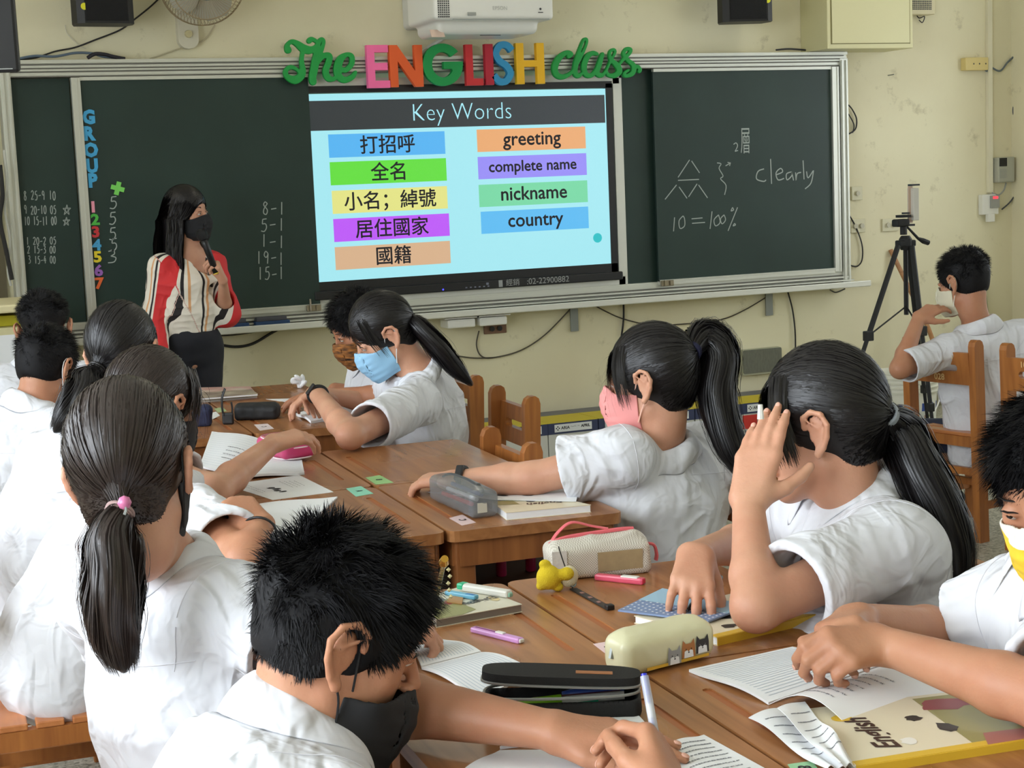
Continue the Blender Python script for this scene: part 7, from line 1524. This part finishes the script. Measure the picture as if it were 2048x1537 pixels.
MB().tube([c+Rm@np.array([x, -.002, .0720+.010*(x+L2)/(2*L2)-abs(x/L2)**5*.012]) for x in np.linspace(-L2*.95, L2*.75, 16)], .0042, 6, flat=1).build('zipper', pk, t, world=True)
MB().tube(spline([c+Rm@np.array(q) for q in ((-L2*.95, 0, .060), (-L2*.75, .006, .082), (-L2*.45, .01, .098), (-L2*.05, .008, .088), (L2*.25, 0, .082))], 6), .0050, 6, flat=.35).build('handle', pk, t, world=True)
MB().tube(spline([c+Rm@np.array(q) for q in ((L2*.96, 0, .048), (L2*1.16, 0, .044), (L2*1.22, 0, .026), (L2*1.20, 0, .014))], 6), .0075, 6, flat=.4).build('side_loop', pk, t, world=True)
MB().box(c+Rm@np.array([-L2*.86, -.039, .032]), (.028, .0015, .050), R=Rm).build('care_label', mat('case_label', srgb(220, 216, 212), .7, noise=.15, nscale=150), t, world=True)
MB().box(c+Rm@np.array([L2*.35, -.0392, .030]), (L2*.9, .0012, .036), R=Rm).build('brown_contents', mat('contents_brown', srgb(170, 150, 112), .6, noise=.15, nscale=60), t, world=True)
# yellow plush and strap
p = T_(1103, 1186); t = empty_at('plush_charm', (p[0], p[1], TZ), 'small yellow plush charm beside the mesh pencil case', 'toy'); vx = Vox(p-[.06, .06, 0], p+[.07, .07, .09], .0025)
c = p+[0, .01, .026]; vx.ell(c, (.022, .022, .022), None, .004).ell(c+CR*-.006+[0, 0, .030-.006], (.011, .008, .008), None, .006).ell(c+CR*.032+[0, 0, .006], (.014, .012, .012), None, .008).ell(c+CR*.016-[0, 0, .018], (.010, .009, .008), None, .005).ell(c-CR*.014-[0, 0, .016], (.009, .009, .008), None, .005)
vox_obj(vx, 'body', mat('yellow_plush', srgb(228, 200, 40), .95, bump=.5, bscale=500), t, 1)
vx = Vox(p-[.06, .06, 0], p+[.09, .09, .09], .003); vx.ell(c+CR*.036+CF*.010+[0, 0, .0], (.018, .014, .020), None, .004); vox_obj(vx, 'head_back', mat('cream_plush', srgb(222, 214, 180), .95, bump=.4, bscale=500), t, 1)
a, b = T_(1146, 1178, .002), T_(1222, 1220, .002); d = unit(b-a); n = np.array([-d[1], d[0], 0]); L = np.linalg.norm(b-a); t = empty_at('wrist_strap', a, 'black printed lanyard strap lying before the mesh pencil case', 'strap')
MB().box((a+b)/2, (L, .014, .0025), R=np.stack([d, n, [0, 0, 1]], 1), bev=.0008).box(b+[0, 0, .004]-d*.006, (.014, .014, .008), R=np.stack([d, n, [0, 0, 1]], 1), bev=.002).build('band', MT['black'], t, world=True)
for k in range(3): MB().box(a+(b-a)*(.25+.22*k)+[0, 0, .0016], (.010, .006, .0006), R=np.stack([d, n, [0, 0, 1]], 1)).build('band_print', mat('band_print_%d' % k, srgb(150, 110, 100), .6), t, world=True)
MB().tube(spline([a, a+[-.004, .006, .020], a+[-.012, .012, .05], a+[-.016, .02, .075]], 6), .0012, 5).build('cord', MT['black'], t, world=True); MB().tube([a+.006*np.array([cos(w), .3*sin(w), sin(w)])+[0, 0, .010] for w in np.linspace(0, 2*pi, 12, endpoint=False)], .0016, 5, closed=True).build('ring', MT['steel'], t, world=True)
# pens, tapes, erasers
def stick_obj(a, b, nm, lab, cat, parts, grp=None):
    """parts: (t0, t1, radius0, radius1, material, name) along a-b"""
    a = np.array(a, float); b = np.array(b, float); t = empty_at(nm, a, lab, cat, grp)
    for t0, t1, r0, r1, m_, pn in parts: MB().tube([a+(b-a)*t0, a+(b-a)*t1], [r0, r1], 12).build(pn, m_, t, smooth=True, world=True, auto=50)
    return t
clr = mat('clear_plastic', srgb(206, 210, 220), .1); clr.node_tree.nodes['Principled BSDF'].inputs['Alpha'].default_value = .55
pa, pb = D_(1312, 1480, 1.90), D_(1287, 1345, 1.93)
stick_obj(pa+(pa-pb)*.25, pb, 'ballpoint_pen', 'clear ballpoint pen with a blue end held by the boy in front', 'pen', [(0, .95, .0052, .0052, clr, 'barrel'), (.72, .98, .0036, .0036, mat('pen_blue', srgb(40, 50, 190), .3), 'blue_plug'), (.1, .7, .0022, .0022, mat('pen_refill', srgb(70, 60, 150), .3), 'refill'), (.45, .62, .0045, .0045, MT['white'], 'white_sleeve')], 'pens in hand')
stick_obj(T_(1374, 1222, .024), T_(1374, 1222, .024)+(D_(1442, 1155, 2.80)-T_(1374, 1222, .024))*1.0, 'ballpoint_pen', 'black pen between the fingers on the blue dotted notebook', 'pen', [(0, .15, .002, .0052, MT['black'], 'tip'), (.15, .85, .0052, .0052, MT['black'], 'barrel'), (.85, 1, .0055, .004, MT['steel'], 'end_cap')], 'pens in hand')
stick_obj(D_(1700, 1262, 2.36), D_(1645, 1267, 2.28), 'ballpoint_pen', 'mint green pen held in both hands of the yellow-mask boy', 'pen', [(0, 1, .0058, .0058, mat('pen_mint', srgb(120, 190, 184), .35), 'barrel'), (1, 1.06, .0058, .0030, mat('pen_mint2', srgb(90, 160, 160), .35), 'end')], 'pens in hand')
def slab(pxa, pxb, w, h, z, nm, lab, cat, m_, extra=()):
    a, b = T_(*pxa, z), T_(*pxb, z); Rm = axes(a, b); L = np.linalg.norm(b-a); c = (a+b)/2+[0, 0, h/2]; t = empty_at(nm, (c[0], c[1], TZ+z), lab, cat)
    MB().box(c, (L, w, h), R=Rm, bev=min(w, h)*.3).build('body', m_, t, world=True)
    for (u, v, zz, dx, dy, dz, m2, pn) in extra: MB().box(c+Rm@np.array([u*L, v*w, zz*h]), (dx*L, dy*w, dz*h), R=Rm, bev=min(dy*w, dz*h)*.25).build(pn, m2, t, world=True)
    return t
slab((946, 1264), (1043, 1288), .014, .009, .0, 'eraser_holder', 'lilac stick eraser with a white slider on the near desk', 'eraser', mat('lilac_plastic', srgb(206, 150, 206), .35), ((.49, 0, 0, .06, .7, .7, MT['white'], 'rubber'), (.08, 0, .5, .16, .6, .5, MT['white'], 'slider'), (-.22, 0, .5, .45, .3, .06, mat('holder_slot', srgb(130, 50, 120), .5), 'slot')))
slab((1192, 1160), (1288, 1170), .016, .012, .0, 'glue_tape', 'pink and white glue tape roller before the mesh pencil case', 'glue tape', mat('pink_clear', srgb(222, 90, 116), .2, coat=.4), ((.22, 0, .25, .36, .8, .8, MT['white'], 'white_grip'), (.47, 0, 0, .08, .9, .9, mat('pink_cap', srgb(220, 60, 90), .3), 'cap'), (-.42, 0, -.1, .18, .55, .6, mat('pink_tip', srgb(210, 150, 160), .2), 'tip')))
slab((920, 1180), (1020, 1196), .017, .013, .0145, 'correction_tape', 'white correction tape with a green end on the worn textbook', 'correction tape', MT['white'], ((-.44, 0, .1, .14, 1.05, .9, mat('green_end', srgb(40, 180, 130), .3), 'green_end'), (.46, 0, -.1, .14, .6, .6, mat('mint_tip', srgb(150, 200, 180), .3), 'tip')))
slab((893, 1190), (954, 1200), .012, .008, .0145, 'blue_eraser', 'small blue pencil sharpener on the worn textbook', 'sharpener', mat('sky_blue', srgb(110, 180, 210), .3), ((.3, 0, .1, .3, .8, .9, mat('mid_blue', srgb(50, 120, 180), .3), 'blue_end'),))
gd = mat('gold_crystal', srgb(196, 150, 60), .15, metal=.7); a, b = T_(872, 1200, .016), T_(872, 1200, .016)+[.012, .03, .055]
b = D_(888, 1125, 2.62); t = stick_obj(a, b, 'ballpoint_pen', 'slim gold pen with a crystal top propped on the worn textbook', 'pen', [(0, .82, .004, .004, mat('pale_gold', srgb(190, 176, 130), .25, metal=.5), 'barrel'), (.82, 1.0, .003, .0085, gd, 'crystal_top'), (1.0, 1.08, .0085, .006, gd, 'crystal_cap')])
ball = MB(); q = D_(897, 1140, 2.62); 
for k in range(5): ball.lathe([(0, -.004), (.004, 0), (0, .004)], q+np.array([.002*sin(k*2), 0, -.011*k]), 8)
ball.build('bead_chain', mat('pale_beads', srgb(206, 200, 150), .25), t, world=True)
o, _ = sheet([T_(893, 1206, .0148), T_(906, 1184, .0148), T_(928, 1188, .0148), T_(924, 1210, .0148)], 'leaf_charm', mat('brown_charm', srgb(186, 140, 80), .4), None, .0015, n=2); tag(o, 'brown leaf-shaped charm on the worn textbook', 'charm')
# black pouch, navy pouch, watch on the far desks
def pouch(px, w, l, h, nm, lab, m_, rot=None):
    p = T_(*px); Rm = rotz(rot or 0); vx = Vox(p-[.12, .12, 0], p+[.12, .12, .09], .0035); vx.ebox(p+[0, 0, h*.42], (l, w, h*.42), Rm, rad=.012, k=.02).cone(p+Rm@np.array([-l+.015, 0, h*.7]), p+Rm@np.array([l-.015, 0, h*.7]), .012, .012, .025)
    t = empty_at(nm, (p[0], p[1], TZ), lab, 'pouch'); I_, Pt = vx.band(.02); vx.D[I_] += cloth_noise(Pt, 3, .003, (0, 0, 1), 16).astype(np.float32); vox_obj(vx, 'fabric', m_, t, 1); MB().tube([p+Rm@np.array([x, 0, h*.7+.0125]) for x in (-l*.8, 0, l*.8)], .0016, 5).build('zipper', MT['dgrey'], t, world=True); return t
pouch((516, 838), .034, .068, .052, 'pencil_pouch', 'black zipped pouch on the far desk beside the standing watch', mat('black_nylon', srgb(24, 25, 28), .6), -.45)
pouch((402, 852), .028, .034, .07, 'small_pouch', 'small navy pouch half hidden by the girl in the black mask', mat('navy_nylon', srgb(34, 40, 70), .7), -.3)
p = T_(457, 850); t = empty_at('wrist_watch', p, 'black watch standing on its case with the strap ends up', 'watch'); R_ = np.stack([unit(CR*[1, 1, 0]), unit(CF*[1, 1, 0]), [0, 0, 1]], 1)
MB().box(p+[0, 0, .020], (.036, .014, .038), R=R_, bev=.005).build('case', MT['black'], t, world=True)
MB().tube(spline([p+R_@np.array(q) for q in ((-.014, 0, .03), (-.017, 0, .06), (-.014, 0, .09), (-.004, 0, .115))], 6), .010, 8, flat=.28).build('strap', MT['black'], t, smooth=True, world=True); MB().tube(spline([p+R_@np.array(q) for q in ((.013, 0, .03), (.015, 0, .05), (.013, 0, .072))], 6), .009, 8, flat=.28).build('strap', MT['black'], t, smooth=True, world=True)
h_ = MB()
for k in range(7): h_.box(p+R_@np.array([-.0165+.0012*max(0, k-3), -.0032, .048+.0095*k]), (.003, .004, .003), R=R_)
tag(h_.build('strap_holes', MT['dgrey'], t, world=True), kind='stuff')
# fitness bands
def band(W_, E_, r, lab, dirn=None, off=.012):
    d = unit(np.array(E_)-np.array(W_)); p = unit(np.cross(d, [0, 0, 1.])); q = np.cross(p, d); c = np.array(W_)+d*off; t = empty_at('fitness_band', c, lab, 'wristband', 'fitness bands')
    MB().tube([c+(p*cos(w)*1.12+q*sin(w))*r for w in np.linspace(0, 2*pi, 28, endpoint=False)], .0075, 8, closed=True, flat=None).build('strap', MT['blackm'], t, smooth=True, world=True)
    v = unit(dirn); v = unit(v-d*(v@d)); s_ = np.cross(d, v); MB().box(c+v*(r+.004), (.040, .019, .010), R=np.stack([s_, d, v], 1), bev=.004).build('display', MT['black'], t, world=True); return t
band(wj, ej, .0265, 'black fitness band on the stretched wrist', (-.3, -.8, .7), .028); band(wh, eh, .0245, 'black fitness band on the wrist of the blue-mask girl', (-.8, -.2, .6), .03)
# magenta tubes on the shelf of the middle desk
for k, (x, y) in enumerate(((1003, 1152), (1062, 1142))):
    p = at_z(x, y, TZ-.159); tag(MB().lathe([(0, 0), (.0115, 0), (.012, .003), (.012, .082), (.0105, .085), (0, .085)], p, 16).build('magenta_tube', mat('magenta_%d' % k, srgb(176, 30, 84), .4), smooth=True), 'magenta tube standing on the desk shelf, %s one of two' % ('left', 'right')[k], 'tube', 'magenta tubes')
# white piece between K's fingers
p = D_(1521, 824, 2.74); tag(MB().tube([p-[0, 0, .012], p+[0, 0, .012]], [.006, .004], 8).build('white_chalk', MT['white']), 'white chalk stub between the fingers at the cheek', 'chalk')
